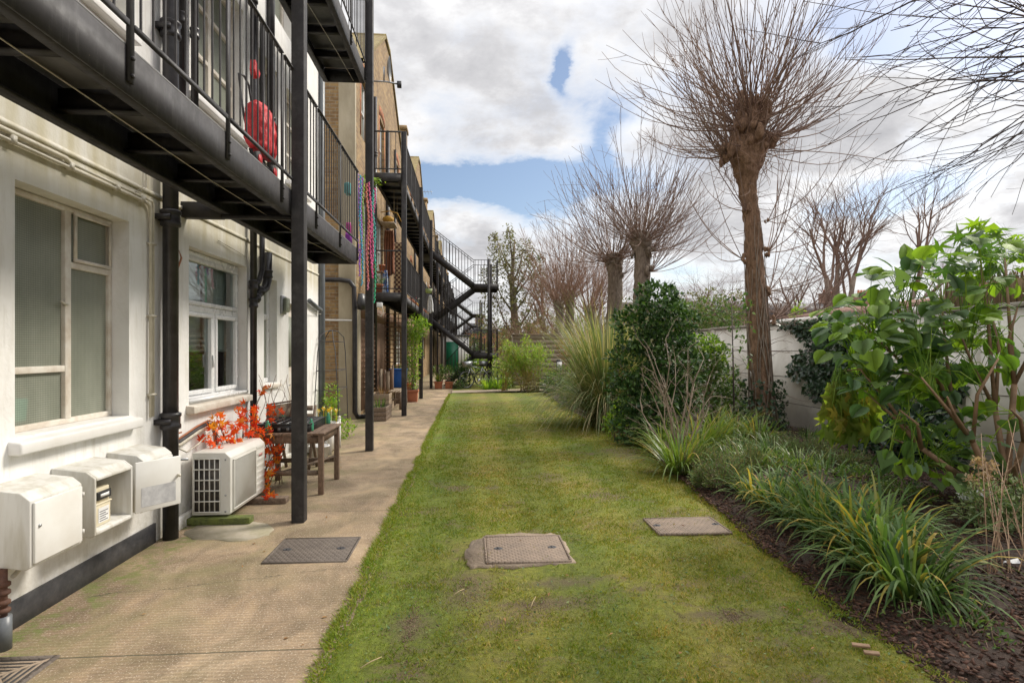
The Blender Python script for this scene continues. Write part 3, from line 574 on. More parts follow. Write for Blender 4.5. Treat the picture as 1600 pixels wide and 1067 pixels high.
# clumps creeping over the path edge
k = 7000; cy = 1.9+RNG.uniform(0, 1, 90)**1.3*16; j = RNG.integers(0, 90, k); x = -.70-np.abs(RNG.normal(size=k))*.022; y = cy[j]+RNG.normal(size=k)*.07
D = np.stack([-rnd(.1, 1.1, k), .6*RNG.normal(size=k), rnd(.3, 1, k)], 1); L = rnd(.02, .045, k); g.scatter(*BLADE, np.stack([x, y, np.full(k, .002)], 1), D, unit(k), np.stack([rnd(.003, .005, k), L, L*.5], 1))
# a ragged fringe along the path and against the bed
k = 9000; y = rnd(1.9, 19, k); x = np.where(RNG.uniform(size=k) < 0.55, -0.69+rnd(-0.02, 0.03, k), np.interp(y, [q[1] for q in EDGE], [q[0] for q in EDGE])+rnd(-0.10, 0.04, k))
D = np.stack([0.9*RNG.normal(size=k)-0.25, 0.6*RNG.normal(size=k), rnd(0.25, 1, k)], 1); L = rnd(0.02, 0.05, k)
g.scatter(*BLADE, np.stack([x, y, np.full(k, 0.0)], 1), D, unit(k), np.stack([rnd(.003, .005, k)*(0.8+y*0.15), L, L*0.5], 1))
tag(g.build('grass', 'grass_blade'), 'short green and yellowing grass of the mown lawn', 'grass', kind='stuff')
# clover and daisy leaves and a few fallen leaves among the blades
g = MB(); k = 2600; y = 2+RNG.beta(.9, 2.2, k)*12; x = rnd(-.68, 2.4, k); g.scatter(*LEAF2, np.stack([x, y, np.full(k, .018)], 1), np.stack([RNG.normal(size=k), RNG.normal(size=k), rnd(.1, .5, k)], 1), np.stack([.4*RNG.normal(size=k), .4*RNG.normal(size=k), np.ones(k)], 1), rnd(.012, .028, k))
tag(g.build('clover', 'leaf_shrub'), 'small round weed and clover leaves among the grass', 'weeds', kind='stuff')
g = MB(); k = 150; y = 2+RNG.beta(1, 2, k)*11; x = rnd(-1.9, 3.6, k); g.scatter(*LEAF2, np.stack([x, y, np.where(x > -.68, .030, .006)], 1), np.stack([RNG.normal(size=k), RNG.normal(size=k), .1*RNG.normal(size=k)], 1), np.tile((0, 0, 1.), (k, 1)), rnd(.015, .04, k))
tag(g.build('fallen_leaves', 'leaf_brown'), 'small dry brown leaves and bits scattered on lawn and path', 'litter', kind='stuff')
# worn earth where the grass has gone
g = MB(); k = 2200; cx = RNG.integers(0, 6, k); C = np.array([(-0.02,3.55,.2,.34),(0.45,3.32,.4,.10),(-.32,3.1,.13,.2),(2.0,2.92,.26,.11),(1.45,3.08,.36,.08),(2.35,7.9,.5,.6)])[cx]
x = C[:, 0]+C[:, 2]*RNG.normal(size=k)*(.4+.5*np.sin(C[:, 1]*9+RNG.integers(0, 5, k))); y = C[:, 1]+C[:, 3]*RNG.normal(size=k)*0.8
g.scatter(*chip, np.stack([x, y, 0.012+0.012*np.sin(x*3+y*1.3)*np.sin(y*2.1)], 1), np.stack([RNG.normal(size=k), RNG.normal(size=k), 0.1*RNG.normal(size=k)], 1), np.tile((0, 0, 1.), (k, 1)), np.stack([rnd(.0015, .0045, k), rnd(.003, .009, k), np.full(k, .004)], 1))
tag(g.build('bare_earth', 'earth_crumb'), 'crumbs of bare brown earth in worn patches of the lawn', 'soil', kind='stuff')
for i, (u, v, a, l, lb) in enumerate([(845,948,0.7,.10,'pale straw lying on the lawn below the pink cover'),(1150,925,-.5,.1,''),(820,952,0.6,.09,'short straw'),(840,960,.8,.09,''),(1020,962,1.1,.10,'')][:0]): pass
def straw(u, v, a, l, label):
    p = gnd(u, v); g = MB(); dx, dy = math.cos(a)*l/2, math.sin(a)*l/2
    g.tube([(p.x-dx, p.y-dy, .028), (p.x, p.y, .034), (p.x+dx, p.y+dy, .030)], .003, 4); tag(g.build('straw', 'straw'), label, 'straw')
straw(717, 932, .9, .10, 'short pale straw on the lawn beside the brown worn patch')
straw(833, 948, 1.25, .14, 'long pale straw on the lawn below the pink manhole cover')
straw(580, 1044, .8, .12, 'pale straw at the bottom of the lawn near the path edge')
for u, v, sz, label in [(1345, 1018, .035, 'larger cut wood chip lying on the lawn by the bed'), (1362, 1030, .03, 'smaller cut wood chip lying beside a larger one')]:
    p = gnd(u, v); g = MB(); g.beam((p.x-sz, p.y+sz*.5, .03), (p.x+sz, p.y-sz*.5, .035), .03, .012); tag(g.build('wood_chip', 'stem_tan', bevel=.003), label, 'wood chip')

# ------------------------------------------------------------------ covers let into the ground
def cover(u0, u1, vn, vf, mat, label, z=0.012, w=0.6, hsp=(.16, .84)):
    a = gnd(u0, vn); b2 = gnd(u1, vn); f = gnd((u0+u1)/2, vf)
    x0, x1, y0, y1 = a.x, b2.x, (a.y+b2.y)/2, f.y
    t = thing('manhole_cover', ((x0+x1)/2, (y0+y1)/2, 0), label, 'manhole cover')
    g = MB(); g.box(x0+.012, x1-.012, y0+.012, y1-.012, -.03, z); g.build('cover_plate', mat, t, bevel=.003)
    g = MB()
    for p, q in (((x0,y0,0),(x1,y0,0)),((x0,y1,0),(x1,y1,0))): g.beam((p[0]-.004,p[1],z-.010),(q[0]+.004,q[1],z-.010), .014, .022)
    for p, q in (((x0,y0,0),(x0,y1,0)),((x1,y0,0),(x1,y1,0))): g.beam((p[0],p[1]+.008,z-.010),(q[0],q[1]-.008,z-.010), .014, .022)
    g.build('frame', mat, t)
    for fx in hsp:
        g = MB(); cx = x0+(x1-x0)*fx; cy = (y0+y1)/2
        g.lathe((cx, cy, z+.001), [(.0, .0015), (.022, .0015), (.028, .004), (.034, .0)], 14, sy=0.7); g.box(cx-.006, cx+.006, cy-.016, cy+.016, z, z+.008); g.build('lifting_socket', 'black_paint', t)
    return x0, x1, y0, y1
cover(411, 540, 879, 842, 'manhole_dark', 'dark grey manhole cover let into the concrete path', z=.008)
q = cover(760, 893, 884, 843, 'manhole_pink', 'pinkish manhole cover in a ragged concrete surround on the lawn', z=.032)
g = MB(); P = [(-.20,-.03),(.1,-.06),(.75,-.06),(1.04,-.02),(1.06,.5),(.98,1.12),(.5,1.2),(.05,1.14),(-.18,.85),(-.26,.35)]
P = [(q[0]+(q[1]-q[0])*a, q[2]+(q[3]-q[2])*b2) for a, b2 in P]; PP = []
for i in range(len(P)):
    a, b2 = np.array(P[i]), np.array(P[(i+1) % len(P)])
    for s in range(5): PP.append(tuple(a+(b2-a)*s/5+RNG.normal(size=2)*.012))
g.prism(PP, 'z', -.03, .022); tag(g.build('concrete_surround', 'cement_surround'), 'ragged cracked concrete around the middle pink manhole cover', 'concrete')
cover(1029, 1145, 838, 813, 'manhole_pink', 'sandy manhole cover at the edge of the flower bed', z=.030, hsp=(.08, .93))
# gutter grate in the near corner
t = thing('drain_grate', (-1.95, 2.5, 0), 'dark iron drain grate in the path at the bottom left corner', 'drain grate')
gx0, gx1, gy0, gy1 = -2.10, gnd(70, 1067).x-.03, 2.28, 2.58
gc = gnd(87, 1028); gx0, gx1, gy0, gy1 = gc.x-.30, gc.x, gc.y-.30, gc.y
g = MB()
for a in (gx0, gx1): g.box(a-.012, a+.012, gy0-.012, gy1+.012, -.02, .010)
for a in (gy0, gy1): g.box(gx0+.012, gx1-.012, a-.012, a+.012, -.02, .010)
g.build('frame', 'manhole_dark', t)
g = MB(); g.box(gx0+.01, gx1-.01, gy0+.01, gy1-.01, -.02, .003); g.build('well', 'rubber', t)
g = MB(); cx, cy = (gx0+gx1)/2, (gy0+gy1)/2
g.beam((gx0+.01, gy0+.01, .004), (gx1-.01, gy1-.01, .004), .014, .008); g.beam((gx0+.01, gy1-.01, .0045), (gx1-.01, gy0+.01, .0045), .014, .008)
for k in range(1, 5):
    s = k/5*.145
    for sx, sy, ax in ((1, 0, 'y'), (-1, 0, 'y'), (0, 1, 'x'), (0, -1, 'x')):
        if ax == 'y': g.box(cx+sx*s-.006, cx+sx*s+.006, cy-s, cy+s, .0, .006)
        else: g.box(cx-s, cx+s, cy+sy*s-.006, cy+sy*s+.006, .0, .0063)
g.build('bars', 'cement_surround', t)
# pale cement repair by the wall
g = MB(); P = [(-2.33,4.62),(-2.1,4.45),(-1.75,4.40),(-1.62,4.55),(-1.70,4.80),(-1.9,4.92),(-2.30,4.9)]; PP = []
for i in range(len(P)):
    a, b2 = np.array(P[i]), np.array(P[(i+1) % len(P)])
    for s in range(4): PP.append(tuple(a+(b2-a)*s/4+RNG.normal(size=2)*.014))
g.prism(PP, 'z', -.01, .005); struct(g.build('path_repair', 'pale_cement'))

# ------------------------------------------------------------------ white rendered building
def wall_x(mb, x, y0, y1, z0, z1, ops, depth, mi=0, rmi=None):
    """wall facing +x with openings (ya,yb,za,zb): cells around them, plus the reveals"""
    ysx = sorted({y0, y1, *[q for o in ops for q in o[:2]]}); zs = sorted({z0, z1, *[q for o in ops for q in o[2:4]]})
    for i in range(len(ysx)-1):
        for j in range(len(zs)-1):
            a, b2, c, d = ysx[i], ysx[i+1], zs[j], zs[j+1]; my, mz = (a+b2)/2, (c+d)/2
            if any(o[0] < my < o[1] and o[2] < mz < o[3] for o in ops): continue
            mb.add([(x,a,c),(x,b2,c),(x,b2,d),(x,a,d)], [(0,1,2,3)], mi)
    r = mi if rmi is None else rmi
    for a, b2, c, d in [o[:4] for o in ops]:
        X = x-depth
        mb.add([(x,a,c),(X,a,c),(X,a,d),(x,a,d)], [(0,1,2,3)], r); mb.add([(x,b2,c),(x,b2,d),(X,b2,d),(X,b2,c)], [(0,1,2,3)], r)
        mb.add([(x,a,d),(X,a,d),(X,b2,d),(x,b2,d)], [(0,1,2,3)], r); mb.add([(x,a,c),(x,b2,c),(X,b2,c),(X,a,c)], [(0,1,2,3)], r)
BY0, BY1, BTOP = -3.2, 9.27, 8.9
house = thing('white_building', (-5.5, 3, 0), 'white rendered flats building behind the near steel walkway', 'building')
OPS = [(3.05,4.08,1.02,2.415),(4.95,6.24,1.02,2.40),(6.76,7.22,1.08,2.36),(7.68,8.45,0.02,2.12),
       (3.02,4.06,3.77,5.15),(5.00,6.15,3.77,5.15),(6.45,7.25,2.95,5.0),(-1.5,0.6,1.02,2.4),(7.6,8.5,3.77,5.0),
       (3.02,4.06,6.5,7.9),(5.0,6.15,6.5,7.9),(7.0,7.8,5.7,7.8)]
g = MB(); wall_x(g, XW, BY0, BY1, 0.0, BTOP, OPS, 0.15)
g.add([(XW,BY1,0),(-9,BY1,0),(-9,BY1,BTOP),(XW,BY1,BTOP)], [(0,1,2,3)]); g.add([(XW,BY0,0),(-9,BY0,0),(-9,BY0,BTOP),(XW,BY0,BTOP)], [(3,2,1,0)]); g.add([(-9,BY0,0),(-9,BY1,0),(-9,BY1,BTOP),(-9,BY0,BTOP)], [(3,2,1,0)])
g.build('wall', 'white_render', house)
g = MB(); g.box(-9.2, XW+.12, BY0-.1, BY1+.1, BTOP, BTOP+.25); g.build('roof', 'slate', house)
g = MB(); g.box(XW, XW+.012, BY0, BY1-.01, 2.68, 2.71); g.build('string_course', 'white_render', house)
g = MB(); g.box(XW, XW+.016, BY0, 4.40, -.01, .15); g.build('skirting', 'black_paint', house)
g = MB(); g.box(XW, XW+.05, 4.56, 7.66, -.01, .10); g.build('kerb_fillet', 'white_render', house, bevel=.012)
g = MB()
for za, zb in ((0.01, 2.6), (2.85, 5.3), (5.6, 8.6)):
    for ya, yb in ((2.5, 4.45), (4.5, 6.5), (6.55, 9.1)):
        X0, X1 = -5.2, XW-.16
        g.add([(X0,ya,za),(X0,yb,za),(X0,yb,zb),(X0,ya,zb)], [(0,1,2,3)]); g.add([(X0,ya,za),(X1,ya,za),(X1,ya,zb),(X0,ya,zb)], [(0,1,2,3)])
        g.add([(X0,yb,za),(X1,yb,za),(X1,yb,zb),(X0,yb,zb)], [(0,1,2,3)]); g.add([(X0,ya,zb),(X1,ya,zb),(X1,yb,zb),(X0,yb,zb)], [(0,1,2,3)])
        g.add([(X0,ya,za),(X1,ya,za),(X1,yb,za),(X0,yb,za)], [(0,1,2,3)], 1)
g.build('rooms', ['room_wall', 'room_floor'], house)
def frame_yz(mb, x0, x1, a, b2, c, d, w, mi=0):
    """rectangular ring in the YZ plane"""
    mb.box(x0, x1, a, b2, c, c+w, mi); mb.box(x0, x1, a, b2, d-w, d, mi); mb.box(x0, x1, a, a+w, c+w, d-w, mi); mb.box(x0, x1, b2-w, b2, c+w, d-w, mi)
def pane(mb, x, a, b2, c, d): mb.add([(x,a,c),(x,b2,c),(x,b2,d),(x,a,d)], [(0,1,2,3)])
XF = XW-.15
# metal window with wired glass
g = MB(); a, b2, c, d = 3.05, 4.08, 1.02, 2.415
frame_yz(g, XF, XF+.035, a+.004, b2-.004, c+.004, d-.004, .035); g.box(XF, XF+.038, 3.60, 3.655, c+.036, d-.036); g.box(XF, XF+.036, a+.036, 3.60, 1.355, 1.395); g.box(XF, XF+.036, 3.655, b2-.036, 2.02, 2.06)
wf = g.build('window', 'old_white_wood', house, bevel=.004)
g = MB(); pane(g, XF+.012, a+.03, 3.62, c+.03, d-.03); pane(g, XF+.012, 3.64, b2-.03, c+.03, d-.03); g.build('wired_pane', 'wired_glass', wf)
g = MB(); g.beam((XF+.045, 3.59, 1.78), (XF+.045, 3.55, 1.80), .012, .012); g.cyl((XF+.03, 3.595, 1.78), (XF+.06, 3.595, 1.78), .008, 8); g.build('catch', 'cream_metal', wf)
g = MB(); frame_yz(g, XF+.036, XF+.048, 3.675, b2-.03, 2.062, d-.03, .022); g.build('vent_casement', 'old_white_wood', wf)
def sill(a, b2, zt, h=.09, mat='white_render', pr=.07):
    g = MB(); g.prism([(XF+.02, zt-h), (XW+pr, zt-h), (XW+pr, zt-.022), (XF+.02, zt+.006)], 'y', a-.05, b2+.06)
    return g
s_ = sill(3.05, 4.08, 1.02); s_.build('window_sill', 'white_gloss', house, bevel=.012)
g = MB(); g.prism([(3.20,1.075),(3.20,1.20),(3.21,1.21),(3.34,1.21),(3.35,1.20),(3.33,1.075)], 'x', XF-.16, XF-.004)
tag(g.build('storage_tub', 'teal_plastic', bevel=.006), 'teal plastic tub standing inside the wired glass window', 'tub')
# white plastic window, top light over two casements
g = MB(); a, b2, c, d = 4.95, 6.24, 1.02, 2.40
frame_yz(g, XF, XF+.06, a+.004, b2-.004, c+.004, d-.004, .05); g.box(XF, XF+.062, a+.055, b2-.055, 1.84, 1.90); g.box(XF, XF+.0615, 5.60, 5.66, c+.055, 1.84)
wf = g.build('window', 'upvc', house, bevel=.005)
for ya, yb, za, zb in ((a+.056, 5.598, c+.056, 1.838), (5.662, b2-.056, c+.056, 1.838), (a+.056, b2-.056, 1.902, d-.056)):
    g = MB(); frame_yz(g, XF+.02, XF+.075, ya, yb, za, zb, .04); sf = g.build('sash', 'upvc', wf, bevel=.006)
for ya, yb, za, zb in ((a+.09, 5.565, c+.09, 1.80), (5.695, b2-.09, c+.09, 1.80), (a+.09, b2-.09, 1.94, d-.09)):
    g = MB(); pane(g, XF+.04, ya, yb, za, zb); g.build('pane', 'clear_glass', wf)
g = MB(); g.beam((XF+.085, 5.575, 1.32), (XF+.085, 5.575, 1.44), .014, .014); g.build('handle', 'upvc', wf)
s_ = sill(4.95, 6.24, 1.02, .085); s_.build('window_sill', 'old_white_wood', house, bevel=.006)
g = MB(); g.box(XF+.03, XW+.02, 4.96, 6.23, 1.025, 1.05); g.build('window_sill', 'upvc', house)
g = MB(); pane(g, XF-.06, 4.98, 5.60, 1.50, 2.36); pane(g, XF-.06, 5.65, 6.2, 1.50, 2.36); g.box(XF-.07, XF-.05, 4.98, 6.2, 1.47, 1.50)
tag(g.build('roller_blind', 'blind'), 'pale roller blind half drawn inside the white plastic window', 'blind')
# a table and a pale chair inside, just seen through the panes
t = thing('kitchen_chair', (-3.05, 5.35, 0.5), 'pale chair standing inside behind the white plastic window', 'chair')
g = MB(); g.box(-3.2, -2.85, 5.15, 5.55, .55, .60); g.build('seat', 'paper_white', t, bevel=.01)
g = MB(); g.prism([(5.17,.6),(5.53,.6),(5.5,1.25),(5.44,1.3),(5.26,1.3),(5.2,1.25)], 'x', -2.84, -2.81); g.build('backrest', 'paper_white', t, bevel=.01)
for y in (5.18, 5.52):
    for x in (-3.18, -2.87): g = MB(); g.cyl((x, y, .01), (x, y, .55), .015, 6); g.build('leg', 'pale_wood', t)
t = thing('kitchen_table', (-3.7, 5.5, .01), 'dim wooden table inside behind the white plastic window', 'table')
g = MB(); g.box(-4.1, -3.3, 4.9, 6.3, 1.18, 1.24); g.build('tabletop', 'warm_wood', t)
for y in (4.95, 6.25):
    for x in (-4.05, -3.35): g = MB(); g.box(x-.03, x+.03, y-.03, y+.03, .01, 1.18); g.build('leg', 'warm_wood', t)
# narrow white window, door beside it
g = MB(); a, b2, c, d = 6.76, 7.22, 1.08, 2.36
frame_yz(g, XF, XF+.055, a+.004, b2-.004, c+.004, d-.004, .055); g.box(XF, XF+.057, a+.06, b2-.06, 1.86, 1.93); wf = g.build('window', 'upvc', house, bevel=.005)
g = MB(); pane(g, XF+.03, a+.05, b2-.05, c+.05, 1.87); pane(g, XF+.03, a+.05, b2-.05, 1.92, d-.05); g.build('pane', 'wired_glass', wf)
s_ = sill(6.76, 7.22, 1.08, .06, pr=.04); s_.build('window_sill', 'old_white_wood', house, bevel=.005)
g = MB(); g.box(XF+.02, XF+.06, 7.685, 8.445, .02, 2.115); dr = g.build('door', 'old_white_wood', house, bevel=.004)
g = MB(); g.box(XF+.06, XF+.07, 7.80, 8.33, 1.25, 1.95); g.build('door_pane', 'wired_glass', dr)
g = MB(); g.cyl((XF+.06, 7.77, 1.0), (XF+.11, 7.77, 1.0), .012, 8); g.beam((XF+.11, 7.76, 1.0), (XF+.11, 7.87, 1.0), .015, .015); g.build('handle', 'galvanised', dr)
# upper windows and doors
for ya, yb, za, zb, door in ((3.02,4.06,3.77,5.15,0),(5.0,6.15,3.77,5.15,0),(6.45,7.25,2.95,5.0,1),(7.6,8.5,3.77,5.0,0),(3.02,4.06,6.5,7.9,0),(5.0,6.15,6.5,7.9,0),(7.0,7.8,5.7,7.8,1),(-1.5,.6,1.02,2.4,0)):
    g = MB(); frame_yz(g, XF, XF+.05, ya+.004, yb-.004, za+.004, zb-.004, .055); my = (ya+yb)/2
    if not door: g.box(XF, XF+.051, my-.03, my+.03, za+.06, zb-.06)
    for q in ([za+(zb-za)*.36, za+(zb-za)*.7] if not door else [za+.9]): g.box(XF, XF+.049, ya+.06, my-.03, q-.02, q+.02); g.box(XF, XF+.049, my+.03, yb-.06, q-.02, q+.02)
    wf = g.build('door' if door else 'window', 'old_white_wood', house, bevel=.004)
    g = MB(); pane(g, XF+.02, ya+.05, yb-.05, za+.05, zb-.05); g.build('pane', 'wired_glass', wf)
    if not door: s_ = sill(ya, yb, za, .075); s_.build('window_sill', 'white_gloss', house, bevel=.008)
# downpipes, cast iron with sockets
def pipe_coll(g, x, y, z, r, h=.10):
    g.lathe((x, y, z), [(r, 0), (r*1.32, .01), (r*1.32, h*.3), (r*1.2, h*.4), (r*1.2, h*.75), (r*1.36, h*.85), (r*1.36, h), (r, h+.01)], 16)
g = MB(); g.tube([(-2.365, 4.48, .0), (-2.365, 4.48, 9.0)], .056, 18)
for z in (.86, 2.46, 3.95, 6.0): pipe_coll(g, -2.365, 4.48, z, .056, .13)
g.build('soil_pipe', 'black_iron', house, smooth=False)
for z in (.93, 2.53, 4.02): g = MB(); g.box(XW, -2.33, 4.395, 4.42, z-.02, z+.02); g.box(XW, -2.33, 4.54, 4.565, z-.02, z+.02); g.box(XW, XW+.01, 4.42, 4.54, z-.019, z+.019); g.build('pipe_bracket', 'black_iron', house)
g = MB(); g.tube([(-2.385, 6.26, .0), (-2.385, 6.26, 9)], .036, 12)
for z in (1.95, 2.15, 3.6, 5.3): pipe_coll(g, -2.385, 6.26, z, .036, .10)
g.tube([(-2.385, 6.26, 2.02), (-2.37, 6.36, 2.11), (-2.36, 6.55, 2.20), (-2.36, 6.62, 2.30), (-2.36, 6.63, 2.62)], [.036, .045, .048, .05, .05], 10); g.tube([(-2.385, 6.26, 2.16), (-2.37, 6.40, 2.28), (-2.365, 6.46, 2.4), (-2.365, 6.47, 5.2)], .030, 10)
pipe_coll(g, -2.36, 6.62, 2.32, .045, .09); g.ball((-2.37, 6.40, 2.15), .065, 10); g.ball((-2.375, 6.30, 2.06), .06, 10)
g.build('downpipe', 'black_iron', house)
g = MB()
for x, y, r in ((-2.40, 4.72, .035), (-2.41, 6.88, .045), (-2.40, 4.95, .03)): g.tube([(x, y, 2.95), (x, y, 9)], r, 10); pipe_coll(g, x, y, 4.2, r, .09); pipe_coll(g, x, y, 6.2, r, .09)
g.build('waste_pipe', 'black_iron', house)
g = MB(); g.tube([(-2.415, BY1-.02, 0), (-2.415, BY1-.02, 2.35), (-2.42, BY1-.02, 9)], .055, 14); g.build('rainwater_pipe', 'grey_pvc', house)
g = MB(); g.tube([(-2.40, 8.5, 2.22), (-2.40, 8.9, 2.15), (-2.40, BY1-.12, 2.12)], .035, 8); g.build('waste_pipe', 'grey_pvc', house)
# painted conduits over the near window
g = MB(); g.tube([(-2.428, 0.2, 2.60), (-2.428, 4.26, 2.60), (-2.428, 4.30, 2.585), (-2.428, 4.315, 2.55), (-2.428, 4.315, 0.98)], .012, 8)
g.tube([(-2.428, 0.2, 2.645), (-2.428, 3.40, 2.645), (-2.428, 3.43, 2.63), (-2.428, 3.45, 2.612)], .016, 8); g.tube([(-2.43, 3.45, 2.628), (-2.43, 4.34, 2.628), (-2.43, 4.355, 2.60), (-2.43, 4.355, 0.98)], .009, 8)
for y in (3.0, 3.44, 3.9, 4.2): g.box(XW, -2.41, y-.015, y+.015, 2.585, 2.632)
for z in (1.15, 1.75, 2.3): g.box(XW, -2.412, 4.30, 4.37, z-.008, z+.008)
g.build('conduit', 'cream_metal', house)
g = MB(); g.tube([(-2.43, 4.66, 2.25), (-2.40, 4.68, 2.31), (-2.38, 4.68, 2.25), (-2.41, 4.655, 2.12), (-2.43, 4.65, 1.3), (-2.43, 4.65, .86), (-2.42, 4.68, .80), (-2.42, 4.76, .80)], .008, 6); g.build('cable', 'copper_pipe', house)
g = MB(); g.tube([(-2.44, 4.15, 2.63), (-2.44, 4.28, 2.72), (-2.44, 4.31, 3.0)], .004, 5); g.build('cable', 'cable_white', house); g = MB(); g.tube([(-2.44, 4.12, 2.63), (-2.44, 4.25, 2.72), (-2.44, 4.27, 3.0)], .004, 5); g.build('cable', 'cable_white', house); g = MB()
g.tube([(-2.44, 5.5, 2.55), (-2.43, 5.9, 2.52), (-2.44, 6.2, 2.50)], .004, 5); g.build('cable', 'cable_white', house); g = MB(); g.tube([(-2.44, 7.9, 2.2), (-2.40, 8.6, 2.05), (-2.41, 9.2, 2.06)], .004, 5); g.build('cable', 'cable_white', house)
t = thing('bulkhead_light', (-2.42, 7.42, 2.05), 'small oblong bulkhead light on the white wall beside the door', 'light')
g = MB(); g.box(XW, XW+.03, 7.32, 7.50, 1.95, 2.19); g.build('back_plate', 'galvanised', t, bevel=.01); g = MB(); g.box(XW+.03, XW+.085, 7.345, 7.475, 1.975, 2.165); g.build('lens', 'wired_glass', t, bevel=.02)
# refrigerant lines from the wall to the cooler
t = thing('pipe_bundle', (-2.40, 5.0, .62), 'insulated pipe bundle bending down the wall to the air conditioner', 'pipe')
for i, (r, mt, nm) in enumerate(((.020, 'cable_white', 'insulated_pipe'), (.016, 'black_paint', 'insulated_pipe'), (.009, 'copper_pipe', 'cable'))):
    g = MB(); o = i*.026
    g.tube([(-2.425+.012*i, 4.58, .80), (-2.42, 4.62, .72+o), (-2.42, 4.72, .70+o), (-2.41, 5.02, .765+o), (-2.40, 5.20, .79+o), (-2.39, 5.28, .77+o), (-2.375, 5.31-.02*i, .70), (-2.36, 5.31-.02*i, .55), (-2.33, 5.33, .45)], r, 8); g.build(nm, mt, t, smooth=True)
g = MB(); g.tube([(-2.40, 4.63, .70), (-2.37, 4.75, .635), (-2.37, 4.95, .67), (-2.38, 5.2, .74)], .006, 6); g.build('cable', 'cable_white', t)
g = MB(); g.tube([(XW, 4.60, .60), (-2.30, 4.63, .60)], .010, 8); tag(g.build('wall_spout', 'galvanised'), 'short metal overflow pipe sticking out of the white wall', 'pipe')
# flaked patch / small hook by the narrow window
g = MB(); g.tube([(-2.43, 6.9, .98), (-2.40, 7.05, 1.02), (-2.38, 7.2, .97), (-2.42, 7.35, 1.01), (-2.43, 7.55, 1.10)], .004, 5); tag(g.build('wire', 'cable_white'), 'loose pale wire under the narrow window', 'wire')

# ------------------------------------------------------------------ steel access walkways
XO, XI = -1.54, -2.13
def railing(mb, y0, y1, z, top, x=XO+.012, step=.105):
    mb.beam((x, y0, z), (x, y1, z), .014, .026); mb.beam((x, y0, top), (x, y1, top), .034, .012)
    for y in np.arange(y0+step/2, y1-.01, step): mb.tube([(x, y, z), (x, y, top)], .0065, 5, cap=False)
def walkway(y0, y1, posts, levels, label, beam_step=.6, spans=True, endrails=(True, True), posttop=None, cross=()):
    t = thing('steel_walkway', ((XO+XI)/2, (y0+y1)/2, 0), label, 'walkway')
    pt = posttop or levels[-1][2]
    for y in posts:
        top = pt if y <= y1+.8 else pt
        g = MB(); g.box(-1.538, -1.43, y-.052, y+.052, 0, top); g.build('post', 'black_steel', t, bevel=.006)
    for (zb, zt, rt, ya, yb) in levels:
        g = MB(); g.box(XO-.012, XO, ya, yb, zb, zt); g.box(XO-.07, XO-.012, ya, yb, zb, zb+.014); g.box(XO-.07, XO-.012, ya, yb, zt-.014, zt); g.build('outer_stringer', 'black_steel', t)
        g = MB(); g.box(XI, XI+.012, ya, yb, zb, zt); g.box(XI+.012, XI+.07, ya, yb, zb, zb+.014); g.build('inner_stringer', 'black_steel', t)
        g = MB(); g.box(XI+.013, XO-.013, ya, ya+.012, zb+.001, zt); g.build('end_beam', 'black_steel', t); g = MB(); g.box(XI+.013, XO-.013, yb-.012, yb, zb+.001, zt)
        y = ya+beam_step*.6
        while y < yb-.2:
            g.build('cross_beam', 'black_steel', t); g = MB()
            g.box(XI+.013, XO-.013, y, y+.008, zb+.06, zt-.02); g.box(XI+.013, XO-.013, y-.045, y, zb+.06, zb+.07); y += beam_step
        g.build('cross_beam', 'black_steel', t)
        g = MB(); g.box(XI+.002, XO-.002, ya+.013, yb-.013, zt+.001, zt+.012); g.build('deck', 'deck_plate', t)
        # railing bays between stanchions
        k = max(1, round((yb-ya)/1.04)); L = (yb-ya)/k
        for i in range(k+1):
            y = min(max(ya+i*L, ya+.02), yb-.02)
            g = MB(); g.box(XO+.002, XO+.014, y-.022, y+.022, zt-.16, rt); g.cyl((XO+.014, y, zt-.13), (XO+.026, y, zt-.13), .010, 6); g.cyl((XO+.014, y, zt-.05), (XO+.026, y, zt-.05), .010, 6); g.build('stanchion', 'black_steel', t)
            if i < k:
                g = MB(); railing(g, ya+i*L+.022, ya+(i+1)*L-.022, zt+.10, rt); g.build('railing', 'black_steel', t)
        for on, y in zip(endrails, (ya+.02, yb-.02)):
            if not on: continue
            g = MB(); g.beam((XI, y, rt), (XO, y, rt), .012, .034); g.beam((XI, y, zt+.10), (XO, y, zt+.10), .012, .026)
            for x in np.arange(XI+.05, XO-.02, .105): g.tube([(x, y, zt+.1), (x, y, rt)], .0065, 5, cap=False)
            g.build('end_railing', 'black_steel', t)
        for y in cross:
            if ya < y < yb:
                g = MB(); g.box(XW, XI-.001, y-.05, y+.05, zb-.03, zb+.10); g.box(XI+.001, XO-.014, y-.03, y+.03, zb-.03, zb+.0); g.build('wall_bracket', 'black_steel', t)
    return t
wk1 = walkway(-1.6, 7.76, (.45, 4.94, 8.39), [(2.65, 2.86, 3.905, -1.6, 7.76)], 'near black steel walkway and posts in front of the white wall', endrails=(False, False), posttop=8.4, cross=(4.94,))
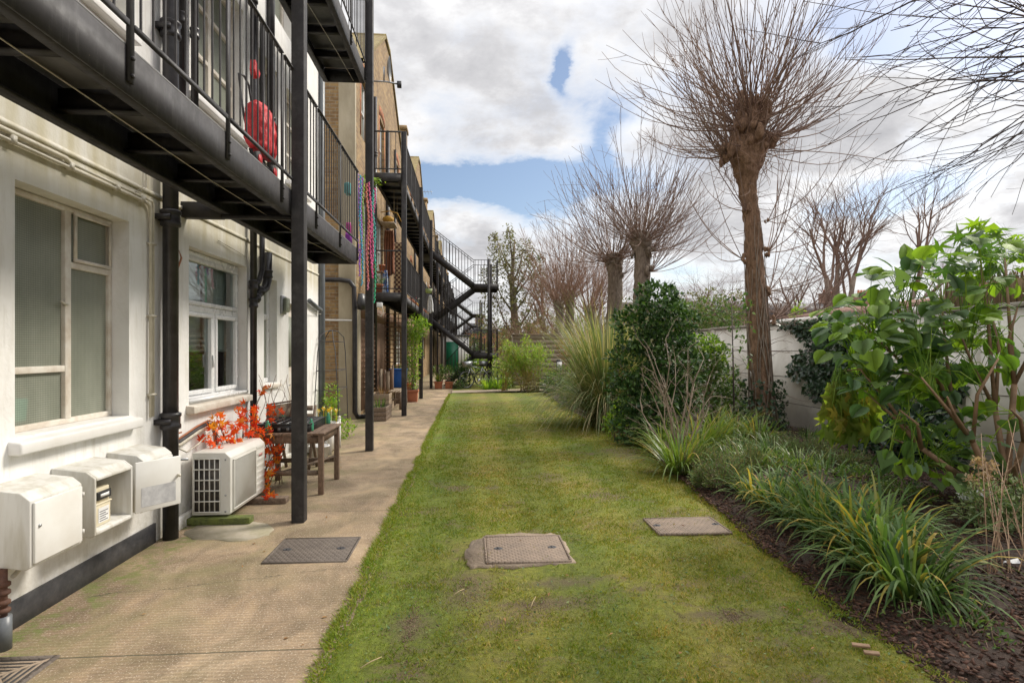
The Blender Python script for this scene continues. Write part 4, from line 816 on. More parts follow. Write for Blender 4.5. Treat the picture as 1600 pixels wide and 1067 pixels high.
# upper deck of the same frame
def add_level(t, zb, zt, rt, ya, yb, bs=.6):
    t2 = walkway(ya, yb, (), [(zb, zt, rt, ya, yb)], 'x', bs, endrails=(False, True))
    for ch in [x for x in list(COL.objects) if x.parent == t2]:
        ch.parent = t; ch.location = ORG[t2]-ORG[t]; ORG[ch] = ORG[t2]
    COL.objects.unlink(t2); bpy.data.objects.remove(t2)
add_level(wk1, 5.38, 5.58, 6.6, -1.6, 8.33)
g = MB(); g.box(-1.54, -1.43, 8.34, 8.44, 5.40, 5.42); g.build('bolt_plate', 'black_steel', wk1)
g = MB(); g.tube([(-1.62, -1, 2.70), (-1.75, 2.0, 2.66), (-1.80, 4.0, 2.67), (-1.74, 6.2, 2.66), (-1.66, 7.6, 2.68)], .0035, 5); g.build('cable', 'cable_white', wk1)
g = MB(); g.tube([(-1.75, 3.5, 5.45), (-1.85, 6.0, 5.36), (-1.72, 7.4, 5.34), (-1.70, 8.3, 5.40)], .0035, 5); g.build('cable', 'cable_white', wk1)
g = MB(); g.beam((-1.9, 8.9, 3.96), (-2.9, 8.9, 3.96), .014, .02)
wk2 = walkway(12.6, 22.35, (12.7, 17.1, 21.5), [(2.56, 2.74, 3.68, 12.6, 22.35), (5.22, 5.40, 6.33, 12.6, 22.35)], 'middle black steel walkway with two decks ahead of the zigzag stairs', .58, posttop=6.36)
wk3 = walkway(24.3, 41.6, (25.6, 29.6, 33.6, 37.6, 41.4), [(2.56, 2.74, 3.68, 24.3, 41.6), (5.22, 5.40, 6.33, 24.3, 41.6)], 'farther black steel walkway running on past the first zigzag stairs', .9, posttop=6.36)
wk4 = walkway(44.5, 62, (45.5, 49.5, 54, 58, 61.8), [(2.56, 2.74, 3.68, 44.5, 62), (5.22, 5.40, 6.33, 44.5, 62)], 'farthest black steel walkway beyond the second zigzag stairs', 1.2, posttop=6.36)

# ------------------------------------------------------------------ zigzag stairs
def stairs(label):
    t = thing('fire_escape_stairs', (0, 23, 0), label, 'stairs', 'zigzag steel stairs off the walkways')
    A, B = (22.42, 23.02), (23.12, 23.72); XL, XR, X0 = .14, 1.08, -1.56
    def flight(x0, z0, x1, z1, lane, lower):
        g = MB()
        for y in lane: g.beam((x0, y, z0-.10), (x1, y, z1-.10), .03, .20)
        n = 7
        g.build('stringer', 'black_steel', t)
        g = MB()
        for i in range(1, n): q = i/n; g.box(x0+(x1-x0)*q-.11, x0+(x1-x0)*q+.11, lane[0]+.016, lane[1]-.016, z0+(z1-z0)*q-.05, z0+(z1-z0)*q-.025)
        g.build('treads', 'black_steel', t)
        for y in lane:
            g = MB(); g.beam((x0, y, z0+.92), (x1, y, z1+.92), .03, .02); g.beam((x0, y, z0+.10), (x1, y, z1+.10), .02, .02)
            m = max(6, int(abs(x1-x0)/.12))
            for i in range(m+1):
                q = i/m; x, z = x0+(x1-x0)*q, z0+(z1-z0)*q; g.tube([(x, y, z+.1), (x, y, z+.92)], .011 if i % 6 == 0 else .0075, 4, cap=False)
            g.build('handrail', 'black_steel', t)
    def landing(z):
        g = MB(); g.box(XL, XR, A[0]-.02, B[1]+.02, z-.03, z); g.build('landing_deck', 'deck_plate', t)
        g = MB()
        for y in (A[0]-.035, B[1]+.035): g.box(XL-.02, XR, y-.014, y+.014, z-.21, z+.01)
        g.box(XR-.0, XR+.03, A[0]-.05, B[1]+.05, z-.21, z+.01); g.build('landing_frame', 'black_steel', t)
        g = MB()
        for z2 in (z+.1, z+.95):
            g.beam((XL, A[0]-.03, z2), (XR, A[0]-.03, z2), .02, .02); g.beam((XL, B[1]+.03, z2), (XR, B[1]+.03, z2), .02, .02); g.beam((XR, A[0]-.02, z2), (XR, B[1]+.02, z2), .02, .02)
        for y in (A[0]-.03, B[1]+.03):
            for x in np.arange(XL+.05, XR, .12): g.tube([(x, y, z+.1), (x, y, z+.95)], .008, 4, cap=False)
        for y in np.arange(A[0], B[1], .12): g.tube([(XR, y, z+.1), (XR, y, z+.95)], .008, 4, cap=False)
        g.build('landing_railing', 'black_steel', t)
    flight(X0, 5.40, XL, 4.08, A, 0); landing(4.06); flight(XL, 4.02, X0, 2.74, B, 1)
    flight(X0, 2.74, XL, 1.36, A, 0); landing(1.32); flight(XL, 1.30, X0+.55, .05, B, 1)
    for x, y in ((.72, A[0]-.08), (.86, B[1]+.08)):
        g = MB(); g.box(x-.05, x+.05, y-.04, y+.04, -.02, 5.05); g.build('post', 'black_steel', t)
    # side deck joining the walkway
    for z in (5.40, 2.74):
        g = MB(); g.box(-2.13, X0+.02, 22.36, 24.28, z-.19, z-.17); g.box(-2.13, X0+.02, 22.36, 24.28, z-.01, z+.002); g.box(X0, X0+.02, 23.05, 24.28, z-.19, z); g.build('deck_link', 'black_steel', t)
    return t
st1 = stairs('nearest zigzag stairs of black steel beside the bamboo, down to the grass')
st2 = copy_tree(st1, None, (0, 19.6, 0)); st2['label'] = 'second zigzag steel stairs, seen small through the nearest ones'
st3 = copy_tree(st1, None, (0, 40.4, 0)); st3['label'] = 'farthest zigzag steel stairs, tiny beyond the second ones'

# ------------------------------------------------------------------ brick gabled houses
GX = -2.48
def gable(y0, label, first=True):
    L = 10.45; t = thing('gabled_house', (-6, y0+L/2, 0), label, 'house', 'brick gabled houses behind the walkways')
    ops = [(y0+1.3, y0+2.2, .02, 2.1), (y0+4.6, y0+5.5, .02, 2.15), (y0+6.9, y0+8.4, .95, 2.1),
           (y0+.75, y0+1.6, 3.55, 5.05), (y0+2.75, y0+3.95, 2.76, 5.0), (y0+6.5, y0+7.6, 3.6, 5.0),
           (y0+.70, y0+1.5, 6.35, 7.75), (y0+3.3, y0+4.15, 6.35, 7.85), (y0+6.6, y0+7.5, 6.35, 7.75)]
    g = MB(); wall_x(g, GX, y0, y0+L, 0, 8.05, ops, .12)
    top = [(y0, 8.05), (y0+L-.4, 8.05), (y0+5.2, 10.45), (y0+4.2, 10.45), (y0+.9, 8.3), (y0, 8.3)]
    g.add([(GX, a, b2) for a, b2 in [(y0, 8.05), (y0+L, 8.05), (y0+8.75, 8.05), (y0+5.2, 10.45), (y0+4.2, 10.45), (y0+.8, 8.05)]], [(0, 2, 3, 4, 5)])
    g.add([(GX, y0, 0), (-9, y0, 0), (-9, y0, 8.05), (GX, y0, 8.05)], [(0, 1, 2, 3)]); g.add([(GX, y0+L, 0), (-9, y0+L, 0), (-9, y0+L, 8.05), (GX, y0+L, 8.05)], [(3, 2, 1, 0)])
    g.build('wall', 'stock_brick', t)
    g = MB()
    for a, b2 in (((y0+.7, 8.02), (y0+4.25, 10.48)), ((y0+5.15, 10.48), (y0+8.9, 8.02))):
        g.add([(GX+.05, *a), (GX+.05, *b2), (-9, *b2), (-9, *a)], [(0, 1, 2, 3)]); g.add([(GX+.05, a[0], a[1]+.09), (GX+.05, b2[0], b2[1]+.09), (-9, b2[0], b2[1]+.09), (-9, a[0], a[1]+.09)], [(0, 1, 2, 3)])
        g.add([(GX+.05, *a), (GX+.05, *b2), (GX+.05, b2[0], b2[1]+.09), (GX+.05, a[0], a[1]+.09)], [(0, 1, 2, 3)])
    g.box(-9, GX+.05, y0+4.22, y0+5.18, 10.48, 10.6); g.box(-9, GX-.02, y0-.02, y0+L, 8.06, 8.14); rf = g.build('roof', 'moss_tile', t)
    for a, b2, c, d in ops[6:]+ops[3:4]:
        n = 9; g = MB()
        for i in range(n): q = (i+.5)/n; yy_ = a-.10+(b2-a+.2)*q; g.box(GX-.02, GX+.012, yy_-.045, yy_+.045, d+.01+.10*math.sin(math.pi*q), d+.24+.10*math.sin(math.pi*q))
        g.box(GX-.01, GX+.008, a-.13, a-.004, c, d); g.box(GX-.01, GX+.008, b2+.004, b2+.13, c, d)
        g.build('brick_dressing', 'orange_brick', t)
    for i, (a, b2, c, d) in enumerate(ops):
        X = GX-.12; door = c < .1 or i == 4
        g = MB(); frame_yz(g, X, X+.05, a+.004, b2-.004, c+.004, d-.004, .06)
        if not door: g.box(X, X+.052, a+.06, b2-.06, (c+d)/2-.03, (c+d)/2+.03)
        elif i == 4: g.box(X, X+.052, (a+b2)/2-.04, (a+b2)/2+.04, c+.06, d-.06); g.box(X, X+.05, a+.06, (a+b2)/2-.04, c+1.4, c+1.46); g.box(X, X+.05, (a+b2)/2+.04, b2-.06, c+1.4, c+1.46)
        wf = g.build('door' if door else 'window', 'warm_wood' if c < .1 else 'upvc', t)
        g = MB(); pane(g, X+.02, a+.05, b2-.05, c+.05, d-.05)
        g.build('pane' if c > .1 else 'door_panel', 'wired_glass' if c > .1 else 'brown_board', wf)
    g = MB()
    for yy_, r in ((y0+2.25, .05), (y0+4.5, .055), (y0+6.1, .04)): g.tube([(GX+.06, yy_, 0), (GX+.06, yy_, 7.9)], r, 8); pipe_coll(g, GX+.06, yy_, 6.4, r)
    g.build('downpipe', 'black_iron', t)
    g = MB(); g.box(GX-.35, GX+.004, y0+9.6, y0+10.2, 8.05, 9.9); g.box(GX-.40, GX+.05, y0+9.55, y0+10.25, 9.9, 10.05); g.build('chimney', 'stock_brick', t)
    return t
h1 = gable(12.2, 'nearest brick house with a tall gable and satellite dish bracket')
for k in (1, 2, 3, 4): 
    h = copy_tree(h1, None, (0, 10.5*k, 0)); h['label'] = ('', 'second brick gabled house, its mossy gable tip over the rail', 'third brick gabled house along the path', 'fourth brick gabled house far down the path', 'last brick gabled house at the end of the path')[k]
# flank pier and porch bits that only the nearest one has
g = MB(); g.box(-2.80, GX+.03, 12.08, 12.20, 0, 7.9); g.box(GX, GX+.06, 12.2, 12.55, 0, 2.5); g.build('corner_pier', 'pier_render', h1, bevel=.01)
g = MB(); g.box(GX, GX+.02, 12.56, 21.9, 2.2, 2.55); g.build('fascia', 'brown_board', h1)
g = MB()
for y in np.arange(12.7, 16.7, .13): g.box(GX+.002, GX+.02, y, y+.10, .1, 2.19)
g.build('timber_cladding', 'brown_board', h1)
g = MB(); g.tube([(-3.6, 12.0, 2.96), (-2.75, 12.0, 2.96), (-2.55, 12.0, 2.93), (-2.46, 12.02, 2.80), (-2.45, 12.05, 2.2), (-2.45, 12.06, 0.15), (-2.40, 12.1, .05), (-2.2, 12.3, .04)], .05, 10); g.build('drain_pipe', 'black_iron', h1, smooth=True)
g = MB(); g.tube([(-3.9, 12.0, 2.12), (-2.5, 12.0, 2.10)], .02, 8); g.build('overflow_pipe', 'white_gloss', h1)
g = MB(); g.box(-3.85, -3.80, 12.15, 12.2, 0, 8); g.build('cable', 'black_paint', h1)
# ------------------------------------------------------------------ meter boxes on the white wall
def meter_box(y0, y1, label, open_=False):
    zb, zt, zw = .385, .775, .80; x1 = -2.20
    t = thing('meter_box', (XW, (y0+y1)/2, zb), label, 'meter box', 'utility meter boxes on the white wall')
    g = MB(); prof = [(XW, zb+.03), (x1-.03, zb), (x1, zb+.012), (x1, zt-.04), (x1-.055, zt), (XW, zw)]
    if not open_:
        g.prism([(XW, zb+.03), (x1-.03, zb), (x1-.006, zb+.012), (x1-.006, zt-.04), (x1-.055, zt), (XW, zw)], 'y', y0, y1)
    else:
        V = lambda a, y: (a[0], y, a[1])
        P = [(XW, zb+.03), (x1-.03, zb), (x1-.004, zb+.012), (x1-.004, zt-.04), (x1-.055, zt), (XW, zw)]
        for ya, yb in ((y0, y0+.018), (y1-.018, y1)): g.prism(P, 'y', ya, yb)
        g.prism([(XW, zb+.03), (x1-.03, zb), (x1-.004, zb+.012), (x1-.004, zb+.035), (XW, zb+.055)], 'y', y0+.018, y1-.018)
        g.prism([(XW, zw-.02), (x1-.06, zt-.02), (x1-.004, zt-.06), (x1-.004, zt-.04), (x1-.055, zt), (XW, zw)], 'y', y0+.018, y1-.018)
    body = g.build('body', 'meter_grp', t, bevel=.006)
    if open_: g = MB(); g.box(XW+.002, XW+.014, y0+.019, y1-.019, zb+.05, zw-.03); g.build('back_board', 'meter_inner', t)
    if not open_:
        g = MB(); g.box(x1-.006, x1+.008, y0+.016, y1-.016, zb+.028, zt-.052); d = g.build('door', 'meter_door', t, bevel=.004)
        g = MB(); g.cyl((x1+.008, y0+.045, .60), (x1+.014, y0+.045, .60), .008, 10); g.build('lock', 'galvanised', d)
        g = MB()
        for z in (zb+.08, zt-.10): g.box(x1-.004, x1+.012, y1-.017, y1-.006, z-.012, z+.012)
        g.build('hinge', 'meter_grp', t)
    return t
meter_box(2.83, 3.215, 'white meter box nearest the camera with a streaked grey side and closed door')
mb2 = meter_box(3.32, 3.70, 'middle meter box with its door hanging open', True)
meter_box(3.83, 4.19, 'meter box behind the open door, nearest the big black downpipe')
g = MB(); a = R(33); hx, hy = -2.195, 3.705; ex_, ey_ = hx+.30*math.sin(a), hy+.30*math.cos(a)
g.beam((hx, hy, .585), (ex_, ey_, .585), .014, .335); d = g.build('door', 'meter_door', mb2, bevel=.004)
nx, ny = math.cos(a)*.008, -math.sin(a)*.008
def ondoor(f0, f1, z0, z1, off=.0085):
    n = Vector((math.cos(a), -math.sin(a), 0))*off; A = Vector((hx+(ex_-hx)*f0, hy+(ey_-hy)*f0, 0))+n; B = Vector((hx+(ex_-hx)*f1, hy+(ey_-hy)*f1, 0))+n
    return [(A.x, A.y, z0), (B.x, B.y, z0), (B.x, B.y, z1), (A.x, A.y, z1)]
g = MB(); g.add(ondoor(.12, .88, .45, .58), [(0,1,2,3)]); g.build('notice', 'faded_label', d)
g = MB(); q = ondoor(.93, .93, .62, .62, .007); g.cyl(q[0], (q[0][0]+.02, q[0][1]-.013, .62), .010, 8); g.build('lock', 'cream_metal', d)
t = thing('gas_meter', (-2.33, 3.48, .42), 'cream gas meter inside the open meter box', 'gas meter')
g = MB(); g.box(-2.40, -2.245, 3.365, 3.545, .425, .555); g.box(-2.395, -2.25, 3.37, 3.54, .565, .655); g.box(-2.405, -2.24, 3.355, 3.555, .555, .565); g.build('body', 'gas_cream', t, bevel=.014)
g = MB(); g.box(-2.249, -2.234, 3.405, 3.535, .585, .635); g.build('index', 'plastic_black', t, bevel=.004); g = MB(); g.box(-2.234, -2.232, 3.43, 3.51, .600, .620); g.build('dial', 'paper_white', t)
g = MB(); g.add([(-2.243,3.425,.445),(-2.243,3.525,.445),(-2.243,3.525,.535),(-2.243,3.425,.535)], [(0,1,2,3)]); lb = g.build('label', 'paper_white', t)
g = MB()
for i in range(5): g.add([(-2.2425,3.435,.452+i*.014),(-2.2425,3.515-.02*(i % 2),.452+i*.014),(-2.2425,3.515-.02*(i % 2),.457+i*.014),(-2.2425,3.435,.457+i*.014)], [(0,1,2,3)])
g.build('printed_lines', 'ink', lb)
g = MB(); g.tube([(-2.33,3.42,.655),(-2.33,3.42,.70),(-2.33,3.44,.72),(-2.33,3.56,.72)], .014, 8); g.tube([(-2.33,3.50,.655),(-2.33,3.50,.76)], .013, 8); g.build('pipework', 'rust', t)
g = MB(); g.cyl((-2.33,3.46,.69),(-2.33,3.60,.69), .012, 8); g.beam((-2.33,3.39,.73),(-2.28,3.44,.74), .02, .012); g.build('valve', 'galvanised', t)
t = thing('service_pipe', (-2.33, 2.82, 0), 'rusty pipe with a dark sleeve rising below the nearest meter box', 'pipe')
g = MB(); g.cyl((-2.33,2.835,.0),(-2.33,2.835,.165), .037, 14); g.build('sleeve', 'grey_pvc', t)
g = MB(); g.tube([(-2.33,2.835,.16),(-2.33,2.835,.40)], [.020,.020], 10)
for z in (.18,.22,.27,.31): g.lathe((-2.33,2.835,z), [(.02,0),(.032,.006),(.032,.022),(.02,.028)], 10)
g.build('fitting', 'rust', t)
g = MB(); g.tube([(-2.33,2.9,.34),(-2.38,3.0,.33),(-2.43,3.1,.36),(-2.43,3.5,.40)], .012, 8); g.build('branch_pipe', 'cream_metal', t)

# ------------------------------------------------------------------ air conditioner on timber bearers
t = thing('air_conditioner', (-2.21, 5.27, .065), 'beige outdoor air conditioner unit on mossy planks by the wall', 'air conditioner')
ax0, ax1, ay0, ay1, az0, az1 = -2.375, -2.055, 4.86, 5.68, .075, .61
g = MB(); g.prism([(ax0,az0),(ax1-.012,az0),(ax1,az0+.012),(ax1,az1-.045),(ax1-.045,az1),(ax0,az1)], 'y', ay0, ay1); g.build('casing', 'ac_case', t, bevel=.008)
# end grille facing the camera
gx0, gx1, gz0, gz1 = ax0+.022, ax1-.085, az0+.03, az1-.05
g = MB(); g.box(gx0, gx1, ay0-.0025, ay0+.001, gz0, gz1); g.build('coil', 'ac_dark', t)
g = MB()
for i in range(6): x = gx0+(gx1-gx0)*i/5; g.box(x-.0035, x+.0035, ay0-.014, ay0-.003, gz0-.004, gz1+.004)
for i in range(6): z = gz0+(gz1-gz0)*i/5; g.box(gx0-.004, gx1+.004, ay0-.0165, ay0-.004, z-.0045, z+.0045)
g.build('end_grille', 'ac_case', t)
g = MB()
for z in (az0+.03, az0+.17, az1-.06): g.cyl((ax1-.04, ay0-.006, z), (ax1-.04, ay0+.002, z), .008, 8)
g.build('screw', 'galvanised', t)
# front grille
fy0, fy1, fz0, fz1 = ay0+.045, ay0+.56, az0+.035, az1-.065
g = MB(); frame_yz(g, ax1+.0005, ax1+.016, fy0, fy1, fz0, fz1, .012); g.build('grille_frame', 'ac_case', t, bevel=.003)
g = MB(); g.box(ax1+.0003, ax1+.002, fy0+.012, fy1-.012, fz0+.012, fz1-.012); g.build('fan_shadow', 'ac_dark', t)
g = MB(); st_ = .0155
k = int((fy1-fy0+fz1-fz0)/st_)
for s_n in (1, -1):
    for i in range(k+1):
        c = i*st_
        if s_n == 1: a0 = (min(c, fy1-fy0), max(0, c-(fy1-fy0))); b0 = (max(0, c-(fz1-fz0)), min(c, fz1-fz0))
        else: a0 = (max(0, c-(fz1-fz0)), max(0, (fz1-fz0)-c)); b0 = (min(fy1-fy0, c), min(fz1-fz0, fz1-fz0-c+(fy1-fy0)) if c > (fy1-fy0) else fz1-fz0)
        g.beam((ax1+.010+.003*s_n, fy0+a0[0], fz0+a0[1]), (ax1+.010+.003*s_n, fy0+b0[0], fz0+b0[1]), .0032, .0032, up=(1, 0, 0))
g.build('front_grille', 'ac_case', t)
g = MB()
for z in np.linspace(az0+.04, az1-.08, 8): g.box(ax1, ax1+.003, fy1+.03, ay1-.02, z, z+.028)
g.build('side_panel', 'ac_case', t, bevel=.002)
g = MB(); g.box(ax1+.003, ax1+.0045, ay1-.17, ay1-.08, az1-.155, az1-.130); g.build('badge', 'ac_mark', t)
for y, ln, lb in ((4.88, .52, 'mossy green timber bearer under the near end of the air conditioner'), (5.52, .62, 'grey timber bearer under the far end of the air conditioner')):
    g = MB(); g.box(-2.40, -2.40+ln, y-.055, y+.045, .002, .060); tag(g.build('timber_plank', 'moss' if y < 5 else 'grey_wood', bevel=.006), lb, 'plank')

# ------------------------------------------------------------------ orange leaved branches behind the cooler
root = Vector((-2.28, 5.97, 0)); t = thing('artificial_maple', root, 'bright orange maple leaved branches rising behind the air conditioner', 'plant')
cl = [(330,668,5.15),(322,690,5.15),(346,668,5.3),(352,684,5.3),(366,664,5.42),(366,680,5.42),(378,640,5.6),(382,652,5.6),(399,640,5.8),(392,655,5.75),(398,668,5.75),(404,682,5.75),(410,613,5.95),(433,643,6.2),(420,650,6.0),(336,700,5.1),(340,655,5.2),(372,690,5.45),(414,716,5.75),(424,704,5.85),(422,728,5.8),(434,716,6.0),(420,740,5.75),(428,688,5.9),(412,690,5.75),(436,700,6.0),(388,672,5.6),(418,672,5.8),(425,775,5.5),(416,758,5.7)]
g = MB(); gl = MB()
for u, v, Y in cl:
    c = at(u, v, Y+.17); mid = (root+c)/2+Vector((rnd(-.08,.05), rnd(-.1,.1), rnd(.0,.14)))
    if v < 770: pts = [root+Vector((rnd(-.04,.04), rnd(-.15,.1), 0)), root.lerp(mid, .6)+Vector((0, 0, .05)), mid, mid.lerp(c, .6)+Vector((rnd(-.03,.03), 0, .03)), c]; g.tube(pts, [.007,.006,.005,.004,.002], 5)
    k = 7; P = np.array(c)+RNG.normal(size=(k, 3))*.028; D = unit(k)+np.array((.3, -.5, .0)); gl.scatter(*CURL5, P, D, unit(k)*.9+np.array((.7, -.8, .3)), rnd(.05, .10, k))
g.build('stem', 'twig_dark', t, smooth=True); gl.build('foliage', 'leaf_orange', t)
g = MB()
for i in range(9):
    c = Vector((-2.25+.02*i, 6.20+.03*i, .02)); top = at(405+6*i, 585+8*(i % 4), 6.38); pts = []
    for s in np.linspace(0, 1, 16): q = c.lerp(top, s); pts.append((q.x+.03*math.sin(s*16+i), q.y+.03*math.cos(s*14+i*2), q.z))
    g.tube(pts, np.linspace(.006, .0025, 16), 5)
tag(g.build('corkscrew_twigs', 'twig', smooth=True), 'twisted bare corkscrew twigs standing behind the wooden table', 'twigs')

# ------------------------------------------------------------------ wooden table with tray, bottles
t = thing('wooden_table', (-1.86, 6.16, 0), 'weathered brown wooden table beside the near steel post', 'table')
tx0, tx1, ty0, ty1 = -2.24, -1.49, 5.78, 6.56
g = MB()
for i in range(7): y = ty0+(ty1-ty0)*i/7; x = tx0+(tx1-tx0)*i/7; g.box(x+.002, x+(tx1-tx0)/7-.003, ty0, ty1, .615, .638)
g.build('tabletop', 'table_wood', t, bevel=.004)
g = MB(); g.box(tx0+.05, tx1-.05, ty0+.035, ty0+.057, .53, .614); g.box(tx0+.05, tx1-.05, ty1-.057, ty1-.035, .53, .614); g.box(tx1-.057, tx1-.035, ty0+.06, ty1-.06, .53, .614); g.box(tx0+.035, tx0+.057, ty0+.06, ty1-.06, .53, .614); g.build('apron', 'table_wood', t)
for x in (tx0+.045, tx1-.045):
    for y in (ty0+.045, ty1-.045): g = MB(); g.box(x-.026, x+.026, y-.026, y+.026, 0, .613); g.build('leg', 'table_wood', t, bevel=.004)
g = MB(); g.box(tx0+.08, tx1-.08, ty0+.035, ty0+.055, .20, .25); g.box(tx0+.08, tx1-.08, ty1-.055, ty1-.035, .20, .25); g.box((tx0+tx1)/2-.02, (tx0+tx1)/2+.02, ty0+.056, ty1-.056, .205, .245)
g.beam((tx0+.06, ty0+.06, .16), (tx1-.06, ty1-.06, .27), .03, .02); g.build('stretcher', 'grey_wood', t)
t = thing('seed_tray', (-1.93, 6.18, .64), 'black plastic multi cell seed tray on the wooden table', 'seed tray')
x0, x1, y0, y1, z0, z1 = -2.19, -1.66, 5.86, 6.50, .640, .725
g = MB(); g.box(x0, x1, y0, y0+.008, z0, z1); g.box(x0, x1, y1-.008, y1, z0, z1); g.box(x0, x0+.008, y0+.008, y1-.008, z0, z1); g.box(x1-.008, x1, y0+.008, y1-.008, z0, z1)
g.box(x0-.008, x1+.008, y0-.008, y0-.0005, z1-.012, z1+.002); g.box(x1+.0005, x1+.008, y0, y1, z1-.012, z1+.002)
g.build('rim', 'plastic_black', t)
g = MB(); g.box(x0+.008, x1-.008, y0+.008, y1-.008, z0, z0+.02)
for i in range(1, 6): x = x0+(x1-x0)*i/6; g.box(x-.006, x+.006, y0+.008, y1-.008, z0+.02, z1-.004)
for i in range(1, 8): y = y0+(y1-y0)*i/8; g.box(x0+.009, x1-.009, y-.006, y+.006, z0+.02, z1-.006)
g.build('cells', 'plastic_black', t)
g = MB()
for i in range(6): x = x0+(x1-x0)*(i+.5)/6; g.box(x-.014, x+.014, y0-.010, y0-.0009, z0+.012, z0+.045)
g.build('side_notch', 'deck_plate', t)
for u, v, Y, lb in ((413, 655, 5.83, 'green bottle standing at the left corner of the seed tray'), (443, 642, 6.70, 'green bottle leaning against the wooden panel behind the tray'), (479, 654, 5.95, 'green bottle beside the near steel post on the table'), (507, 645, 6.53, 'green bottle at the far right corner of the table')):
    p = at(u, v, Y); p.y += .17; g = MB(); zz = .641; g.lathe((p.x, p.y if Y > 6.6 or Y > 6.5 else p.y, zz), [(.0,0),(.024,0),(.026,.01),(.026,.075),(.012,.105),(.011,.125),(.0,.126)], 12)
    if Y > 6.6: 
        for q in range(len(g.V)): g.V[q] = g.V[q]+np.array((0, -.16, .0))
    if Y < 5.9:
        for q in range(len(g.V)): g.V[q] = g.V[q]+np.array((-.03, .01, 0))
    tag(g.build('bottle', 'green_bottle', smooth=True), lb, 'bottle')
t = thing('framed_board', (-2.2, 6.62, .64), 'small framed wooden panel standing behind the seed tray', 'panel')
g = MB(); g.beam((-2.32, 6.525, .645), (-2.32, 6.53, .86), .03, .018); g.beam((-2.08, 6.525, .645), (-2.04, 6.53, .90), .03, .018); g.beam((-2.34, 6.53, .855), (-2.02, 6.53, .905), .02, .02, up=(0, 1, 0)); g.build('frame', 'table_wood', t); g = MB(); g.prism([(-2.31,.66),(-2.09,.66),(-2.06,.88),(-2.31,.845)], 'y', 6.535, 6.545); g.build('board', 'pale_wood', t)
t = thing('folding_chair', (-2.2, 7.1, 0), 'folded grey wooden chair standing behind the table by the wall', 'chair')
for x in (-2.36, -1.98): g = MB(); g.beam((x, 6.95, 0), (x, 7.25, .78), .03, .03); g.build('leg', 'grey_wood', t); g = MB(); g.beam((x+.03, 7.22, 0), (x+.03, 6.97, .50), .03, .03); g.build('leg', 'grey_wood', t)
g = MB()
for i in range(4): g.box(-2.345, -1.965, 6.93+.07*i, 6.985+.07*i, .44, .455)
g.build('seat', 'grey_wood', t)
g = MB()
for z in (.62, .72): g.box(-2.345, -1.995, 7.17+.05*(z-.6), 7.19+.05*(z-.6), z, z+.06)
g.build('backrest', 'grey_wood', t)
t = thing('planter_box', (-2.18, 8.3, 0), 'white square planter box with ball finials by the black obelisk', 'planter', None)
px0, px1, py0, py1 = -2.36, -1.99, 8.05, 8.62
g = MB(); 
for i in range(5): x = px0+(px1-px0)*i/5; g.box(x+.003, x+(px1-px0)/5-.003, py0, py0+.015, .03, .40)
for i in range(7): y = py0+(py1-py0)*i/7; g.box(px1-.015, px1, y+.003, y+(py1-py0)/7-.003, .03, .40); g.box(px0, px0+.015, y+.003, y+(py1-py0)/7-.003, .03, .40)
g.box(px0+.02, px1-.02, py1-.015, py1, .03, .40); g.build('side', 'white_gloss', t)
for x in (px0, px1):
    for y in (py0, py1): g = MB(); g.box(x-.02, x+.02, y-.02, y+.02, 0, .44); g.ball((x, y, .462), .024, 8); g.build('corner_post', 'white_gloss', t)
g = MB(); g.box(px0+.016, px1-.016, py0+.016, py1-.016, .30, .36); g.build('compost', 'compost', t)
t = thing('white_tub', (-1.95, 7.5, 0), 'white plastic tub on the path seen beneath the table', 'tub')
g = MB(); g.lathe((-1.98, 7.45, 0), [(0,.0),(.10,.0),(.125,.22),(.135,.22),(.135,.235),(.118,.235),(.105,.05),(0,.05)], 18); g.build('body', 'paper_white', t); g = MB(); g.tube([(-1.98-.12*math.cos(q), 7.45, .21+.10*math.sin(q)) for q in np.linspace(0, math.pi, 10)], .004, 5); g.build('handle', 'galvanised', t)

# ------------------------------------------------------------------ garden obelisk and the plants at its foot
t = thing('garden_obelisk', (-2.2, 9.2, 0), 'black metal garden obelisk frame by the end of the white wall', 'plant support')
cs = [(-2.41, 8.72), (-2.02, 8.80), (-2.10, 9.78), (-2.62, 9.70)]; tp = [(-2.40, 9.10), (-2.20, 9.10), (-2.16, 9.70), (-2.45, 9.66)]
for (a, b2), (c, d) in zip(cs, tp):
    g = MB(); g.tube([(a, b2, 0), (a*.7+c*.3, b2*.7+d*.3, .8), (a*.35+c*.65, b2*.35+d*.65, 1.45), (c, d, 1.70), ((c-2.28)/2, (d+9.4)/2, 1.79), (-2.28, 9.4, 1.81)], .0075, 6); g.build('leg', 'black_paint', t)
for z in (.38, .85, 1.15, 1.62):
    g = MB(); f = [0, .3, .65, 1]; zz = [0, .8, 1.45, 1.70]; q = float(np.interp(z, zz, f)); P = [(a+(c-a)*q, b2+(d-b2)*q, z) for (a, b2), (c, d) in zip(cs, tp)]
    for i in range(4): g.tube([P[i], P[(i+1) % 4]], .005, 5)
    g.build('hoop', 'black_paint', t)
